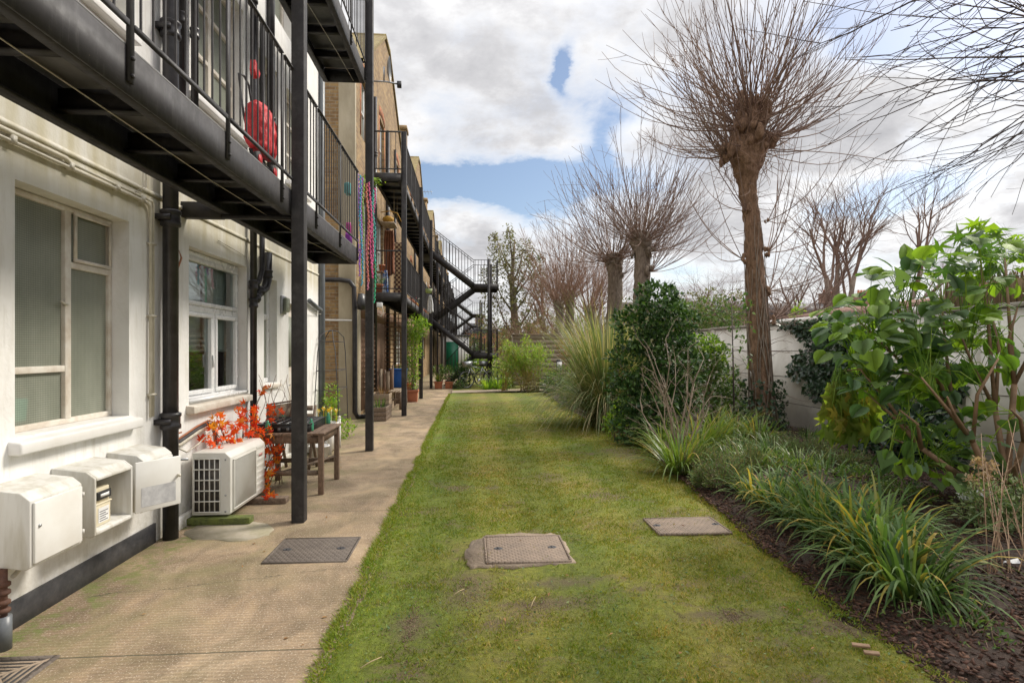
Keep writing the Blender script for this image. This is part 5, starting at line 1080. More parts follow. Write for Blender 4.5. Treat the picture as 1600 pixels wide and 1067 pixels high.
def tuft(name, label, cat, c, n, L, w, mat, spread=.6, z0=0., rad=.06, group=None, droop=1.0, segs=6, elmin=.15, early=0., Lr=(.6, 1.15)):
    """arching strap leaves from a crown"""
    g = MB(); 
    for i in range(n):
        a = rnd(0, 2*math.pi); r0 = rad*math.sqrt(rnd(0, 1)); l = L*rnd(*Lr); el = rnd(elmin, 1.0)**.6*1.42*(1-spread*.1); 
        d = np.array((math.cos(a)*math.cos(el), math.sin(a)*math.cos(el), math.sin(el))); p = np.array((c[0]+r0*math.cos(a), c[1]+r0*math.sin(a), c[2]+z0)); side = np.array((-math.sin(a+rnd(-.4,.4)), math.cos(a), rnd(-.2,.2))); side /= np.linalg.norm(side)
        V = []; ww = w*rnd(.7, 1.25); g_ = rnd(.6, 1.5)*droop
        for s in range(segs+1):
            q = s/segs; wd = ww*(1-q**2.2)*(.75+.5*min(1, q*3))/2
            if s == segs: V.append(p.copy())
            else: V += [p-side*wd, p+side*wd]
            d = d+np.array((0, 0, -1))*g_*(q*1.1*(1-early)+early*.6)*(1.0/segs)*1.6; d /= np.linalg.norm(d); p = p+d*l/segs
            if p[2] < c[2]+.012: p[2] = c[2]+.012+rnd(0, .006)
        F = [(2*k, 2*k+1, 2*k+3, 2*k+2) for k in range(segs-1)]; m = 2*segs; g.add(V, F+[(m-2, m-1, m)])
    o = g.build(name, mat, origin=c); tag(o, label, cat, group); return o
def shrub(name, label, cat, base, lumps, n, size, mat, tmpl=LEAF2, stems=6, stemmat='twig', up=.35, fill=.55, stem_r=.012, droop=0., group=None, skin=.55):
    """woody plant: stems from the base, leaves spread through overlapping lumps (cx,cy,cz,rx,ry,rz)"""
    base = Vector(base); t = thing(name, base, label, cat, group)
    vol = np.array([(l[3]*l[4]*l[5])**.75 for l in lumps]); vol /= vol.sum(); g = MB(); P = []; D = []
    for l, f in zip(lumps, vol):
        k = max(4, int(n*f)); d = unit(k); r = np.where(RNG.uniform(size=k) < skin, rnd(.82, 1.05, k), rnd(.2, .95, k)**.6)
        lump = 1+.16*np.sin(d[:, 0]*7+l[0]*9)*np.sin(d[:, 1]*6+l[1]*5)+.12*np.sin(d[:, 2]*9+l[2]*3)
        p = np.array(l[:3])+d*np.array(l[3:])*(r*lump)[:, None]
        ok = p[:, 2] > base.z+.01; P.append(p[ok]); D.append(d[ok])
    P = np.concatenate(P); D = np.concatenate(D); k = len(P)
    LD = D*.8+unit(k)*.8+np.array((0, 0, up-droop)); NN = D*.5+unit(k)*.6+np.array((0, 0, .8))
    g.scatter(*tmpl, P, LD, NN, rnd(.65, 1.2, k)*size); g.build('foliage', mat, t)
    g = MB()
    for i in range(stems):
        q = P[RNG.integers(0, k)]; b0 = np.array(base)+np.array((rnd(-.06, .06), rnd(-.06, .06), 0)); m = (b0+q)/2+np.array((rnd(-.08, .08), rnd(-.08, .08), rnd(0, .15)))
        g.tube([b0, (b0+m)/2+np.array((0, 0, .03)), m, (m+q)/2, q], [stem_r, stem_r*.85, stem_r*.6, stem_r*.4, stem_r*.2], 5)
    if stems: g.build('stem', stemmat, t, smooth=True)
    return t
shrub('climbing_plant', 'yellow green leafy plant growing at the foot of the obelisk', 'plant', (-2.28, 9.3, 0), [(-2.30,9.3,.35,.16,.25,.35),(-2.25,9.2,.75,.12,.15,.2),(-2.15,9.5,.15,.2,.3,.15)], 900, .06, 'leaf_yellowgreen', stems=8, stem_r=.004)
tuft('daffodil', 'daffodils with yellow flowers beside the white planter box', 'flower', (-2.12, 8.34, .36), 26, .30, .012, 'leaf_shrub', droop=.3)
g = MB(); 
for i in range(5):
    c = (-2.2+.06*i, 8.25+.05*(i % 3), .60+.03*(i % 2)); k = 6; a = np.arange(6)*math.pi/3; g.scatter(*LEAF2, np.tile(c, (6, 1)), np.stack([np.cos(a)*.8, np.full(6, -.3), np.sin(a)], 1), np.tile((0, -1., 0), (6, 1)), .04); g.cyl(c, (c[0], c[1]-.02, c[2]), .008, 6); g.tube([c, (c[0], c[1]+.01, .37)], .003, 4)
tag(g.build('daffodil_flower', 'petal_yellow'), 'yellow daffodil blooms above the white planter box', 'flower')

# ------------------------------------------------------------------ planters and pots along the brick house
def pot(x, y, r, h, label, mat='terracotta', sq=False, plant=None):
    t = thing('plant_pot', (x, y, 0), label, 'plant pot')
    g = MB()
    if sq:
        for s, z0, z1, k in ((1, 0, h*.82, .86), (1.06, h*.82, h, 1.)): 
            g.add([(x-r*k*(.9 if z0 == 0 else 1),y-r*k*(.9 if z0 == 0 else 1),z0),(x+r*k*(.9 if z0 == 0 else 1),y-r*k*(.9 if z0 == 0 else 1),z0),(x+r*k*(.9 if z0 == 0 else 1),y+r*k*(.9 if z0 == 0 else 1),z0),(x-r*k*(.9 if z0 == 0 else 1),y+r*k*(.9 if z0 == 0 else 1),z0),(x-r*k,y-r*k,z1),(x+r*k,y-r*k,z1),(x+r*k,y+r*k,z1),(x-r*k,y+r*k,z1)], [(0,3,2,1),(4,5,6,7),(0,1,5,4),(1,2,6,5),(2,3,7,6),(3,0,4,7)])
    else: g.lathe((x, y, 0), [(0,0),(r*.68,0),(r*.9,h*.8),(r,h*.8),(r*1.02,h),(r*.88,h),(r*.86,h*.9),(0,h*.9)], 18)
    g.build('body', mat, t, bevel=.006 if sq else 0)
    if sq: g = MB(); g.box(x-r*.85, x+r*.85, y-r*.85, y+r*.85, h, h+.01); g.build('compost', 'compost', t)
    return t
def trough(x0, x1, y0, y1, h, label, mat):
    t = thing('planter_trough', ((x0+x1)/2, (y0+y1)/2, 0), label, 'planter', None)
    g = MB()
    for r_ in range(3):
        a, b2 = h*r_/3+.004, h*(r_+1)/3-.004; g.box(x0, x1, y0, y0+.03, a, b2); g.box(x0, x1, y1-.03, y1, a, b2); g.box(x0, x0+.03, y0+.031, y1-.031, a, b2); g.box(x1-.03, x1, y0+.031, y1-.031, a, b2)
    g.build('side', mat, t, bevel=.006); g = MB(); g.box(x0+.03, x1-.03, y0+.03, y1-.03, .01, h-.04); g.build('compost', 'compost', t)
trough(-2.12, -1.74, 11.75, 12.55, .29, 'low weathered wooden trough with green shoots by the black post', 'grey_wood')
trough(-2.40, -1.92, 13.4, 14.3, .43, 'taller square timber planter with dry stems in front of pallets', 'pale_wood')
tuft('spring_bulb', 'green shoots growing in the low wooden trough', 'plant', (-1.92, 12.0, .25), 40, .26, .014, 'leaf_shrub', rad=.14, droop=.4)
tuft('dead_plant', 'dry brown stems in the taller timber planter', 'plant', (-2.1, 13.7, .40), 60, .28, .006, 'leaf_brown', rad=.2, droop=.2)
t = thing('pallet_screen', (-2.25, 14.7, 0), 'screen of rough pallet boards behind the timber planter', 'screen')
for i in range(5): x = -2.44+i*.094; g = MB(); g.box(x, x+.086, 14.60, 14.622, .04, .92+.07*math.sin(i*2.1)); g.build('board', 'pale_wood' if i % 2 else 'brown_board', t)
for x in (-2.42, -2.2, -2.0): g = MB(); g.box(x-.02, x+.02, 14.626, 14.68, 0, 1.02+.08*math.sin(x*9)); g.build('upright', 'grey_wood', t)
t = thing('small_bench', (-1.86, 14.6, 0), 'small grey wooden bench beside the pallet screen', 'bench')
g = MB(); [g.box(-2.05+.085*i, -1.975+.085*i, 13.95, 15.2, .42, .45) for i in range(4)]; g.build('seat', 'pale_wood', t)
for x in (-2.02, -1.72):
    for y in (14.0, 15.15): g = MB(); g.box(x-.03, x+.03, y-.03, y+.03, 0, .419); g.build('leg', 'grey_wood', t)
g = MB(); g.box(-2.0, -1.74, 14.0, 14.02, .22, .27); g.build('stretcher', 'grey_wood', t)
t = thing('recycling_box', (-2.0, 15.9, .0), 'blue plastic box behind the small bench', 'box')
g = MB(); g.prism([(-2.16,.45),(-1.80,.45),(-1.77,.92),(-2.19,.92)], 'y', 15.5, 16.0); g.build('body', 'blue_plastic', t, bevel=.01); g = MB(); g.box(-2.21, -1.75, 15.47, 16.03, .92, .95); g.build('lid', 'blue_plastic', t, bevel=.01)
g = MB(); g.box(-2.2, -1.78, 15.52, 15.98, .0, .449); tag(g.build('wooden_crate', 'grey_wood', bevel=.01), 'grey crate under the blue plastic box', 'crate')
def lattice(name, label, axis, c, a0, a1, z0, z1, step, parent=None, mat='brown_board'):
    t = thing(name, (c if axis == 'x' else (a0+a1)/2, (a0+a1)/2 if axis == 'x' else c, z0), label, 'trellis')
    g = MB()
    for a in np.arange(a0, a1+.001, step):
        if axis == 'x': g.box(c, c+.010, a-.011, a+.011, z0, z1)
        else: g.box(a-.011, a+.011, c, c+.010, z0, z1)
    for z in np.arange(z0, z1+.001, step):
        if axis == 'x': g.box(c+.0102, c+.020, a0-.011, a1+.011, z-.011, z+.011)
        else: g.box(a0-.011, a1+.011, c-.010, c-.0002, z-.011, z+.011)
    g.build('slats', mat, t); return t
lattice('wall_trellis', 'brown trellis on the wall nearest the black drain pipe', 'x', -2.43, 12.9, 13.5, .5, 2.15, .12)
lattice('wall_trellis', 'second brown trellis on the wall above the timber planter', 'x', -2.43, 13.9, 14.5, .5, 2.15, .12)
lattice('lattice_screen', 'square lattice screen facing the path behind the small bench', 'y', 16.3, -2.44, -1.62, .75, 2.5, .125)
pot(-1.64, 16.15, .17, .34, 'large terracotta pot with a tall climber by the fourth post', sq=True)
shrub('potted_climber', 'tall leafy climber with small pale leaves in the large terracotta pot', 'plant', (-1.64, 16.15, .33), [(-1.62,16.15,.8,.15,.15,.45),(-1.62,16.15,1.5,.24,.22,.45),(-1.55,16.15,2.1,.28,.25,.35),(-1.35,16.1,2.15,.2,.2,.2)], 1700, .075, 'leaf_yellowgreen', stems=12, stem_r=.006)
pot(-1.20, 21.4, .165, .27, 'left of two square terracotta pots below the zigzag stairs', sq=True)
pot(-.80, 21.4, .165, .27, 'right of two square terracotta pots below the zigzag stairs', sq=True)
tuft('potted_grass', 'yellow green strappy plant in the left square pot', 'plant', (-1.20, 21.4, .27), 50, .38, .02, 'leaf_strap_warm', droop=.5)
shrub('potted_shrub', 'dark leafy shrub in the right square pot', 'plant', (-.8, 21.4, .27), [(-.8,21.4,.6,.2,.2,.28)], 260, .07, 'leaf_laurel', stems=6)
t = thing('wooden_chair', (-2.1, 18.6, 0), 'brown wooden garden chair far along the wall behind the posts', 'chair')
g = MB(); [g.box(-2.35, -1.85, 18.35+.09*i, 18.42+.09*i, .42, .44) for i in range(5)]; g.build('seat', 'brown_board', t)
g = MB(); [g.box(-2.35, -2.33, 18.35+.09*i, 18.42+.09*i, .50, .95) for i in range(5)]; g.build('backrest', 'brown_board', t)
for x in (-2.32, -1.88):
    for y in (18.38, 18.78): g = MB(); g.box(x-.025, x+.025, y-.025, y+.025, 0, .419 if x > -2 else .95); g.build('leg', 'brown_board', t)
for x, y, lb in ((-2.2, 20.0, 'round terracotta pot by the wall before the stairs'), (-2.15, 17.6, 'round terracotta pot beside the brown garden chair')):
    pot(x, y, .17, .3, lb); shrub('potted_shrub', 'green shrub in the '+lb, 'plant', (x, y, .28), [(x,y,.65,.24,.24,.35)], 260, .08, 'leaf_shrub', stems=5)
# ------------------------------------------------------------------ things on the balconies
t = thing('shopping_trolley', (-1.68, 4.5, 2.88), 'red wheeled shopping trolley bag on the near balcony', 'trolley')
g = MB(); prof = [(-.10,.14),(.12,.14),(.15,.30),(.145,.55),(.10,.66),(.03,.70),(-.07,.69),(-.12,.60),(-.13,.35)]
rings = []
for q, sc in ((-.17,.72),(-.15,.93),(-.08,1.0),(0,1.03),(.08,1.0),(.15,.95),(.17,.72)):
    rings.append([(-1.66+(a*.62)*sc*(1+.07*math.sin(i*2.3+q*30)), 4.50+q*1.05*(1+.06*math.sin(i*3)), 2.88+.33+(z-.40)*sc*.74+.012*math.sin(i*4+q*40)) for i, (a, z) in enumerate(prof)])
m = len(prof); g.add(sum(rings, []), [(i*m+j, i*m+(j+1) % m, (i+1)*m+(j+1) % m, (i+1)*m+j) for i in range(6) for j in range(m)]+[tuple(range(m))[::-1], tuple(range(6*m, 7*m))]); o = g.build('bag', 'red_fabric', t, smooth=True); sb = o.modifiers.new('s', 'SUBSURF'); sb.levels = 3; sb.render_levels = 3
tx = bpy.data.textures.new('crease', 'CLOUDS'); tx.noise_scale = .06; tx.noise_depth = 4; dm = o.modifiers.new('d', 'DISPLACE'); dm.texture = tx; dm.strength = .035; dm.texture_coords = 'GLOBAL'
for y in (4.33, 4.66):
    g = MB(); g.cyl((-1.635, y, 2.945), (-1.605, y, 2.945), .062, 16); w_ = g.build('wheel', 'rubber', t)
    g = MB(); g.cyl((-1.604, y, 2.945), (-1.598, y, 2.945), .040, 12); g.build('hub', 'red_fabric', w_)
g = MB(); g.tube([(-1.66,4.36,2.95),(-1.74,4.37,3.3),(-1.78,4.38,3.62),(-1.78,4.48,3.65),(-1.78,4.58,3.62),(-1.74,4.60,3.3),(-1.66,4.63,2.95)], .009, 6); g.tube([(-1.62,4.33,2.945),(-1.62,4.66,2.945)], .008, 6); g.build('handle', 'black_paint', t)
g = MB(); P = [(-1.6, 4.10, 3.92), (-1.62, 4.12, 3.75), (-1.6, 4.20, 3.70), (-1.61, 4.26, 3.86)]; g.prism([(4.24,3.66),(4.34,3.60),(4.31,3.55),(4.27,3.53),(4.22,3.58)], 'x', -1.64, -1.60); tag(g.build('red_cloth', 'red_fabric', bevel=.004), 'small red cloth hooked on the balcony rail above the trolley', 'cloth')
cols = ['violet','cyan','violet','lime','coral','pink','rose','pink','jade','aqua']; nm = {'violet':'violet','cyan':'pale blue','lime':'lime and gold','coral':'orange','pink':'hot pink','rose':'rose pink','jade':'green','aqua':'turquoise'}
seen = {}
for i, (c, x, y, zt, zb) in enumerate([('violet',-1.545,7.79,3.90,2.50),('cyan',-1.525,7.82,3.88,2.35),('violet',-1.50,7.86,3.86,2.62),('lime',-1.47,7.88,3.84,2.60),('coral',-1.44,7.95,3.80,2.42),('pink',-1.42,8.02,3.84,2.48),('rose',-1.455,8.10,3.60,2.34),('pink',-1.38,8.18,3.80,2.62),('jade',-1.415,8.26,3.74,2.15),('aqua',-1.39,8.12,3.76,2.75)]):
    g = MB(); tx_ = x; n = int((zt-zb)/.022)
    s = unit(1)[0]
    for j in range(n):
        q = j/n; xx = x+.05*q*math.sin(i*1.7)+.012*math.sin(q*9+i); yy_ = y+.12*q*q*math.cos(i*2.1)
        g.ball((xx+.006*math.sin(j*2.2), yy_+.006*math.cos(j*1.9), zt-(zt-zb)*q), .0125, 5, sq=(1, 1, 1.15))
    g.tube([(x, y, zt), (x, y-.0, zt+.02)], .003, 4); k = seen.get(c, 0); seen[c] = 1
    tag(g.build('bead_garland', 'bead_'+c), f"{'second ' if k else ''}{nm[c]} string of beads hanging by the second steel post", 'garland', 'coloured bead garlands')
for (x, y, z, dx, dz, mt, lb) in ((-1.62,7.55,3.55,.16,.16,'teal_bag','teal bag hanging inside the balcony railing by the beads'),(-1.62,7.60,3.02,.12,.17,'magenta_bag','magenta bag hanging low on the railing by the beads'),(-1.60,7.5,2.88,.15,.15,'purple_bag','purple bag on the balcony deck by the beads')):
    g = MB(); g.prism([(y-dx/2,z),(y+dx/2,z),(y+dx*.42,z+dz*.8),(y+dx*.2,z+dz),(y-dx*.2,z+dz),(y-dx*.42,z+dz*.8)], 'x', x-.04, x+.03); o = g.build('bag', mt, bevel=.015); tag(o, lb, 'bag')
def cloth(name, label, cat, x0, x1, y, z0, z1, mat, folds=5, amp=.05, taper=.8):
    g = MB(); nx_, nz = 28, 14; V = []
    for j in range(nz+1):
        q = j/nz; z = z1-(z1-z0)*q; wsc = taper+(1-taper)*min(1, q*1.8)
        for i in range(nx_+1):
            p = i/nx_; x = (x0+x1)/2+(p-.5)*(x1-x0)*wsc*(1+.06*math.sin(q*7)); V.append((x, y+amp*math.sin(p*folds*2*math.pi+q*1.5)*(.4+.6*q), z+.03*math.sin(p*9)*q))
    g.add(V, [(j*(nx_+1)+i, j*(nx_+1)+i+1, (j+1)*(nx_+1)+i+1, (j+1)*(nx_+1)+i) for j in range(nz) for i in range(nx_)])
    o = g.build(name, mat, smooth=True); so_ = o.modifiers.new('t', 'SOLIDIFY'); so_.thickness = .006; tag(o, label, cat); return o
cloth('hanging_garment', 'brown cloth garment hanging on the middle walkway by the window', 'garment', -2.12, -1.86, 13.9, 3.30, 4.40, 'brown_fabric', 4)
cloth('hanging_curtain', 'patterned bead curtain hanging beside the brown garment', 'curtain', -2.05, -1.84, 15.2, 2.80, 4.35, 'bead_pattern', 6, .015, 1)
cloth('hanging_cloth', 'blue and white patterned cloth hanging below the brown garment', 'cloth', -2.08, -1.94, 13.4, 2.80, 3.35, 'batik', 3, .02, .6)
cloth('hanging_cloth', 'white cloth hanging below the basket on the middle walkway', 'cloth', -1.50, -1.28, 19.6, 2.75, 3.35, 'white_fabric', 3, .03, .3)
t = thing('hanging_shelf', (-2.0, 13.6, 4.4), 'wooden shelf with yellow bundle hung under the upper deck', 'shelf')
g = MB(); g.box(-2.10, -1.78, 13.3, 13.9, 4.44, 4.48); g.build('board', 'pale_wood', t); g = MB(); [g.tube([(x, y, 4.48), (x, y, 5.22)], .004, 4) for x in (-2.09, -1.79) for y in (13.32, 13.88)]; g.build('cord', 'straw', t)
g = MB(); g.ball((-1.95, 13.5, 4.57), .14, 12, sq=(1, 1, .6)); g.tube([(-2.1, 13.4, 4.72), (-1.9, 13.4, 4.75), (-1.72, 13.4, 4.70), (-1.60, 13.4, 4.45)], .012, 6); tag(g.build('bundle', 'yellow_stuff'), 'yellow bundle lying on the hanging wooden shelf', 'bundle')
t = thing('plant_stand', (-2.15, 12.95, 2.76), 'thin plant stand on the middle walkway deck', 'plant stand')
g = MB(); g.box(-2.25, -1.98, 12.85, 13.1, 3.24, 3.26); g.build('top', 'warm_wood', t); 
for x in (-2.23, -2.0): g = MB(); g.tube([(x, 12.9, 2.755), (-2.115+(x+2.115)*.3, 12.95, 3.0), (x, 13.0, 3.24)], .008, 5); g.build('leg', 'black_paint', t)
for x, y, z, r, h, lb in ((-2.18,12.95,3.26,.065,.14,'small terracotta pot left on the plant stand'),(-2.02,12.98,3.26,.075,.16,'terracotta pot right on the plant stand'),(-2.08,12.8,2.755,.12,.20,'terracotta pot on the deck under the plant stand')):
    t = thing('plant_pot', (x, y, z), lb, 'plant pot'); g = MB(); g.lathe((x, y, z), [(0,0),(r*.68,0),(r*.9,h*.8),(r,h*.8),(r*1.02,h),(r*.85,h),(0,h*.9)], 14); g.build('body', 'terracotta', t)
shrub('potted_plant', 'small green plant in the pot under the plant stand', 'plant', (-2.08, 12.8, 2.95), [(-2.08,12.8,3.03,.16,.12,.10)], 120, .06, 'leaf_shrub', stems=3, stem_r=.004)
shrub('hanging_fern', 'trailing plant hanging from the upper deck by the bead garlands', 'plant', (-2.2, 12.35, 5.05), [(-2.2,12.35,5.0,.35,.2,.22),(-2.0,12.4,4.75,.25,.2,.25)], 320, .11, 'leaf_yellowgreen', stems=10, stem_r=.005, droop=.8, stemmat='cane')
t = thing('hanging_basket', (-1.42, 19.4, 3.42), 'green lattice hanging basket on the middle walkway rail', 'basket')
g = MB(); g.lathe((-1.42, 19.35, 3.40), [(0,0),(.09,.0),(.13,.14),(.12,.14),(0,.10)], 14); g.build('bowl', 'leaf_variegated', t); g = MB(); [g.tube([(-1.42+.12*math.cos(a), 19.35+.12*math.sin(a), 3.54), (-1.50, 19.4, 3.78)], .004, 4) for a in (0, 2.1, 4.2)]; g.build('chain', 'galvanised', t)
for i, (x, y, z, cc) in enumerate(((-1.62, 16.0, 2.755, 'petal_pink'), (-1.62, 16.6, 2.755, 'petal_white'), (-1.63, 17.8, 2.755, 'petal_yellow'), (-1.62, 20.4, 2.755, 'petal_pink'))):
    t = thing('flower_pot', (x, y, z), f"{['pink','white','yellow','small pink'][i]} flowers in a {['low','small','short','far'][i]} pot on the middle walkway deck", 'flower pot'); g = MB(); g.lathe((x, y, z), [(0,0),(.05,0),(.075,.12),(.06,.12),(0,.10)], 12); g.build('body', 'terracotta', t)
    g = MB(); k = 40; g.scatter(*LEAF2, np.array((x, y, z+.18))+RNG.normal(size=(k, 3))*.045, unit(k), unit(k), .05); g.build('flowers', cc, t)
# small fixtures on the brick house
t = thing('floodlight', (-2.2, 11.9, 2.5), 'black floodlight on an arm beside the drain pipe', 'light')
g = MB(); g.lathe((-2.26, 11.85, 2.30), [(0,0),(.15,.02),(.17,.16),(.12,.34),(0,.36)], 12, sx=.6); g.build('cowl', 'plastic_black', t, smooth=True); g = MB(); g.tube([(-2.44, 12.1, 2.38), (-2.3, 11.95, 2.40)], .02, 6); g.build('arm', 'black_iron', t)
t = thing('camera_lamp', (-1.95, 12.3, 2.4), 'small white wall lamp with a cable loop under the middle walkway', 'light')
g = MB(); g.box(-2.02, -1.90, 12.25, 12.33, 2.40, 2.50); g.build('housing', 'paper_white', t, bevel=.01); g = MB(); g.tube([(-1.92,12.3,2.42),(-1.88,12.3,2.3),(-1.93,12.3,2.2),(-2.0,12.3,2.24)], .01, 6); g.build('cable', 'cable_white', t)
t = thing('satellite_dish', (-2.0, 13.9, 7.6), 'small grey satellite dish high on the nearest brick house', 'satellite dish')
g = MB(); g.tube([(-2.46,13.5,7.85),(-2.0,13.5,7.85),(-1.7,13.5,7.80)], .02, 6); g.tube([(-2.05,13.5,7.85),(-2.05,13.5,8.2)], .02, 6); g.build('bracket', 'galvanised', t)
g = MB(); g.lathe((0, 0, 0), [(0,0),(.1,.01),(.2,.045),(.24,.07)], 18); g.V = [np.stack([v[:, 2]*1.0-1.98, v[:, 0]+13.5, v[:, 1]*1.25+8.15], 1) for v in g.V]; g.build('dish', 'grey_pvc', t, smooth=True)
g = MB(); g.box(-1.74, -1.64, 13.46, 13.54, 7.72, 7.86); g.build('sensor', 'plastic_black', t)
g = MB(); g.tube([(GX+.03,27.9,9.2),(GX+.6,28.0,9.25)], .012, 5); [g.tube([(GX+.15*i+.1,27.6,9.22),(GX+.15*i+.1,28.4,9.22)], .006, 4) for i in range(4)]; tag(g.build('aerial', 'galvanised'), 'thin television aerial on the second gabled house', 'aerial')

# ------------------------------------------------------------------ bicycles at the end of the lawn
def bicycle(x, y, ang, label, lightf, scale=1.0):
    t = thing('bicycle', (x, y, 0), label, 'bicycle')
    ca, sa = math.cos(ang), math.sin(ang)
    def T(p): return (x+p[0]*ca*scale-p[1]*sa*scale, y+p[0]*sa*scale+p[1]*ca*scale, p[2]*scale)
    for wx in (-.52, .52):
        g = MB(); g.tube([T((wx+.32*math.cos(a), 0, .34+.32*math.sin(a))) for a in np.linspace(0, 2*math.pi, 29)], .018, 6, cap=False); wh = g.build('wheel', 'rubber', t)
        g = MB(); g.tube([T((wx+.295*math.cos(a), 0, .34+.295*math.sin(a))) for a in np.linspace(0, 2*math.pi, 25)], .010, 5, cap=False); g.build('rim', 'chrome', wh)
        g = MB(); [g.tube([T((wx, 0, .34)), T((wx+.29*math.cos(a), 0, .34+.29*math.sin(a)))], .0025, 3) for a in np.arange(16)*math.pi/8]; g.tube([T((wx, -.05, .34)), T((wx, .05, .34))], .02, 8); g.build('spokes', 'galvanised', wh)
    g = MB()
    for p, q in (((.0,0,.30),(-.15,0,.82)),((.0,0,.30),(.36,0,.78)),((-.13,0,.74),(.34,0,.84)),((-.52,0,.34),(0,0,.30)),((-.52,0,.34),(-.14,0,.76)),((.33,0,.88),(.38,0,.72)),((.38,0,.72),(.52,.0,.34))): g.tube([T(p), T(q)], .019, 7)
    g.build('frame', lightf, t)
    g = MB(); g.tube([T((.33,0,.86)), T((.32,0,.98))], .014, 6); g.tube([T((.22,-.28,1.0)), T((.32,-.20,1.0)), T((.34,0,.98)), T((.32,.20,1.0)), T((.22,.28,1.0))], .013, 6); g.build('handlebar', 'chrome', t)
    g = MB(); g.add([T(q) for q in ((-.32,-.09,.90),(-.32,.09,.90),(-.02,.02,.91),(-.02,-.02,.91),(-.30,-.07,.85),(-.30,.07,.85),(-.04,.015,.87),(-.04,-.015,.87))], [(0,3,2,1),(4,5,6,7),(0,1,5,4),(1,2,6,5),(2,3,7,6),(3,0,4,7)]); g.tube([T((-.15,0,.82)), T((-.17,0,.88))], .014, 6); g.build('saddle', 'rubber', t)
    g = MB(); g.tube([T((0,-.05,.30)), T((0,.05,.30))], .05, 10); g.tube([T((0,.06,.30)), T((.12,.06,.18))], .010, 5); g.tube([T((0,-.06,.30)), T((-.12,-.06,.42))], .010, 5); g.build('crank', 'chrome', t)
    g = MB(); g.prism([(.0,0),(.26,0),(.30,.22),(-.04,.22)], 'y', -.12, .12); g.V = [np.array([T((v_[0]+.36, v_[1], v_[2]+.80)) for v_ in g.V[0]])]; g.build('basket', 'galvanised', t)
    return t
bicycle(.32, 21.9, R(205), 'silver bicycle with a basket parked at the end of the lawn', 'galvanised')
bicycle(1.0, 22.6, R(178), 'dark bicycle half hidden in plants behind the silver one', 'black_paint')
g = MB(); g.box(-.05, .75, 23.95, 24.0, .78, .84); g.box(-.05, .0, 23.95, 24.0, 0, .78); g.box(.70, .75, 23.95, 24.0, 0, .78); g.box(0, .70, 23.95, 24.0, .4, .46)
tag(g.build('wooden_rail', 'pale_wood'), 'low pale wooden rail behind the silver bicycle', 'rail')
t = thing('green_shed', (-1.0, 47, 0), 'white hut with a green door glimpsed under the stairs', 'shed')
g = MB(); g.box(-1.95, -.1, 36.1, 38.0, 0, 2.3); g.build('wall', 'white_render', t); g = MB(); g.box(-1.55, -.75, 36.06, 36.09, 0, 1.95); g.build('door', 'green_paint', t); g = MB(); g.box(-2.05, 0, 36.0, 38.1, 2.3, 2.4); g.build('roof', 'slate', t)

# everything measured along the building stands a little farther down the path (the camera is turned slightly to it)
FACE = {'white_building': (2.45, 5), 'gabled_house': (2.48, 14), 'steel_walkway': (1.54, None), 'fire_escape_stairs': (0, 23)}
for o in list(COL.objects):
    if o.parent or o.type not in ('MESH', 'EMPTY') or o.get('kind') in ('stuff',): continue
    s = o.name.split('.')[0]
    if s in ('ground', 'path', 'lawn', 'side_path', 'far_lawn', 'flower_bed', 'manhole_cover', 'drain_grate', 'concrete_surround', 'straw', 'wood_chip', 'bottle', 'artificial_maple', 'corkscrew_twigs', 'bicycle', 'green_shed', 'wooden_rail'): continue
    if s in FACE:
        fx, fy = FACE[s]; fy = o.location.y if fy is None else fy
        if s == 'gabled_house': fy = 14
    else:
        if o.location.x > -.5: continue
        fx, fy = -o.location.x, o.location.y
    o.location.y += .0731*fx+.0053*fy
# ------------------------------------------------------------------ boundary wall, fence, neighbours
def atx(u, v, X):
    r = ray(u, v); t = X/r[0]; return Vector((X, r[1]*t, EYE+r[2]*t))
WX, WH = 6.0, 1.95
bw = thing('boundary_wall', (WX, 10, 0), 'long off white garden wall with piers along the right side', 'wall')
g = MB(); g.box(WX, WX+.12, -2, 23.2, -.05, WH); g.build('panel', 'garden_wall', bw)
for y in np.arange(-.9, 23.3, 2.42): g = MB(); g.box(WX-.055, WX+.15, y-.075, y+.075, -.05, WH+.012); g.build('pier', 'garden_wall', bw, bevel=.012)
g = MB()
for i, y in enumerate(np.arange(-2, 23, 1.21)): g.box(WX-.05, WX+.18, y+.003, y+1.204, WH+.013, WH+.065+.006*math.sin(i*2.7))
g.build('coping', 'coping', bw, bevel=.008)
g = MB()
for z in (.48, .97, 1.46): g.box(WX-.004, WX+.001, -2, 23.2, z-.004, z+.004)
g.build('joint', 'soil', bw)
fn = thing('back_fence', (3.9, 22.6, 0), 'weathered fence of overlapping horizontal boards behind the bamboo', 'fence')
for i in range(11): g = MB(); z = .04+i*.182; g.beam((1.7, 22.50, z+.09), (5.98, 22.50, z+.09+.006*math.sin(i*2.3)), .022, .166, up=(0, .12, 1)); g.build('board', 'fence_wood', fn)
for x in (1.7, 3.1, 4.5, 5.9): g = MB(); g.box(x-.05, x+.05, 22.52, 22.62, -.02, 2.12); g.build('post', 'fence_wood', fn)
g = MB(); g.box(1.65, 5.95, 22.44, 22.6, 2.05, 2.09); g.build('rail', 'fence_wood', fn)
t = thing('notice_post', (2.75, 19.2, 0), 'small white notice on a dark post in front of the fence', 'sign'); p = at(874, 572, 19.2)
g = MB(); g.box(p.x-.05, p.x+.05, 19.2, 19.28, 0, p.z-.20); g.box(p.x-.09, p.x+.09, 19.21, 19.27, p.z-.2, p.z+.22); g.build('post', 'black_paint', t); g = MB(); g.box(p.x-.08, p.x+.08, 19.185, 19.2, p.z-.15, p.z+.14); g.build('plate', 'paper_white', t)
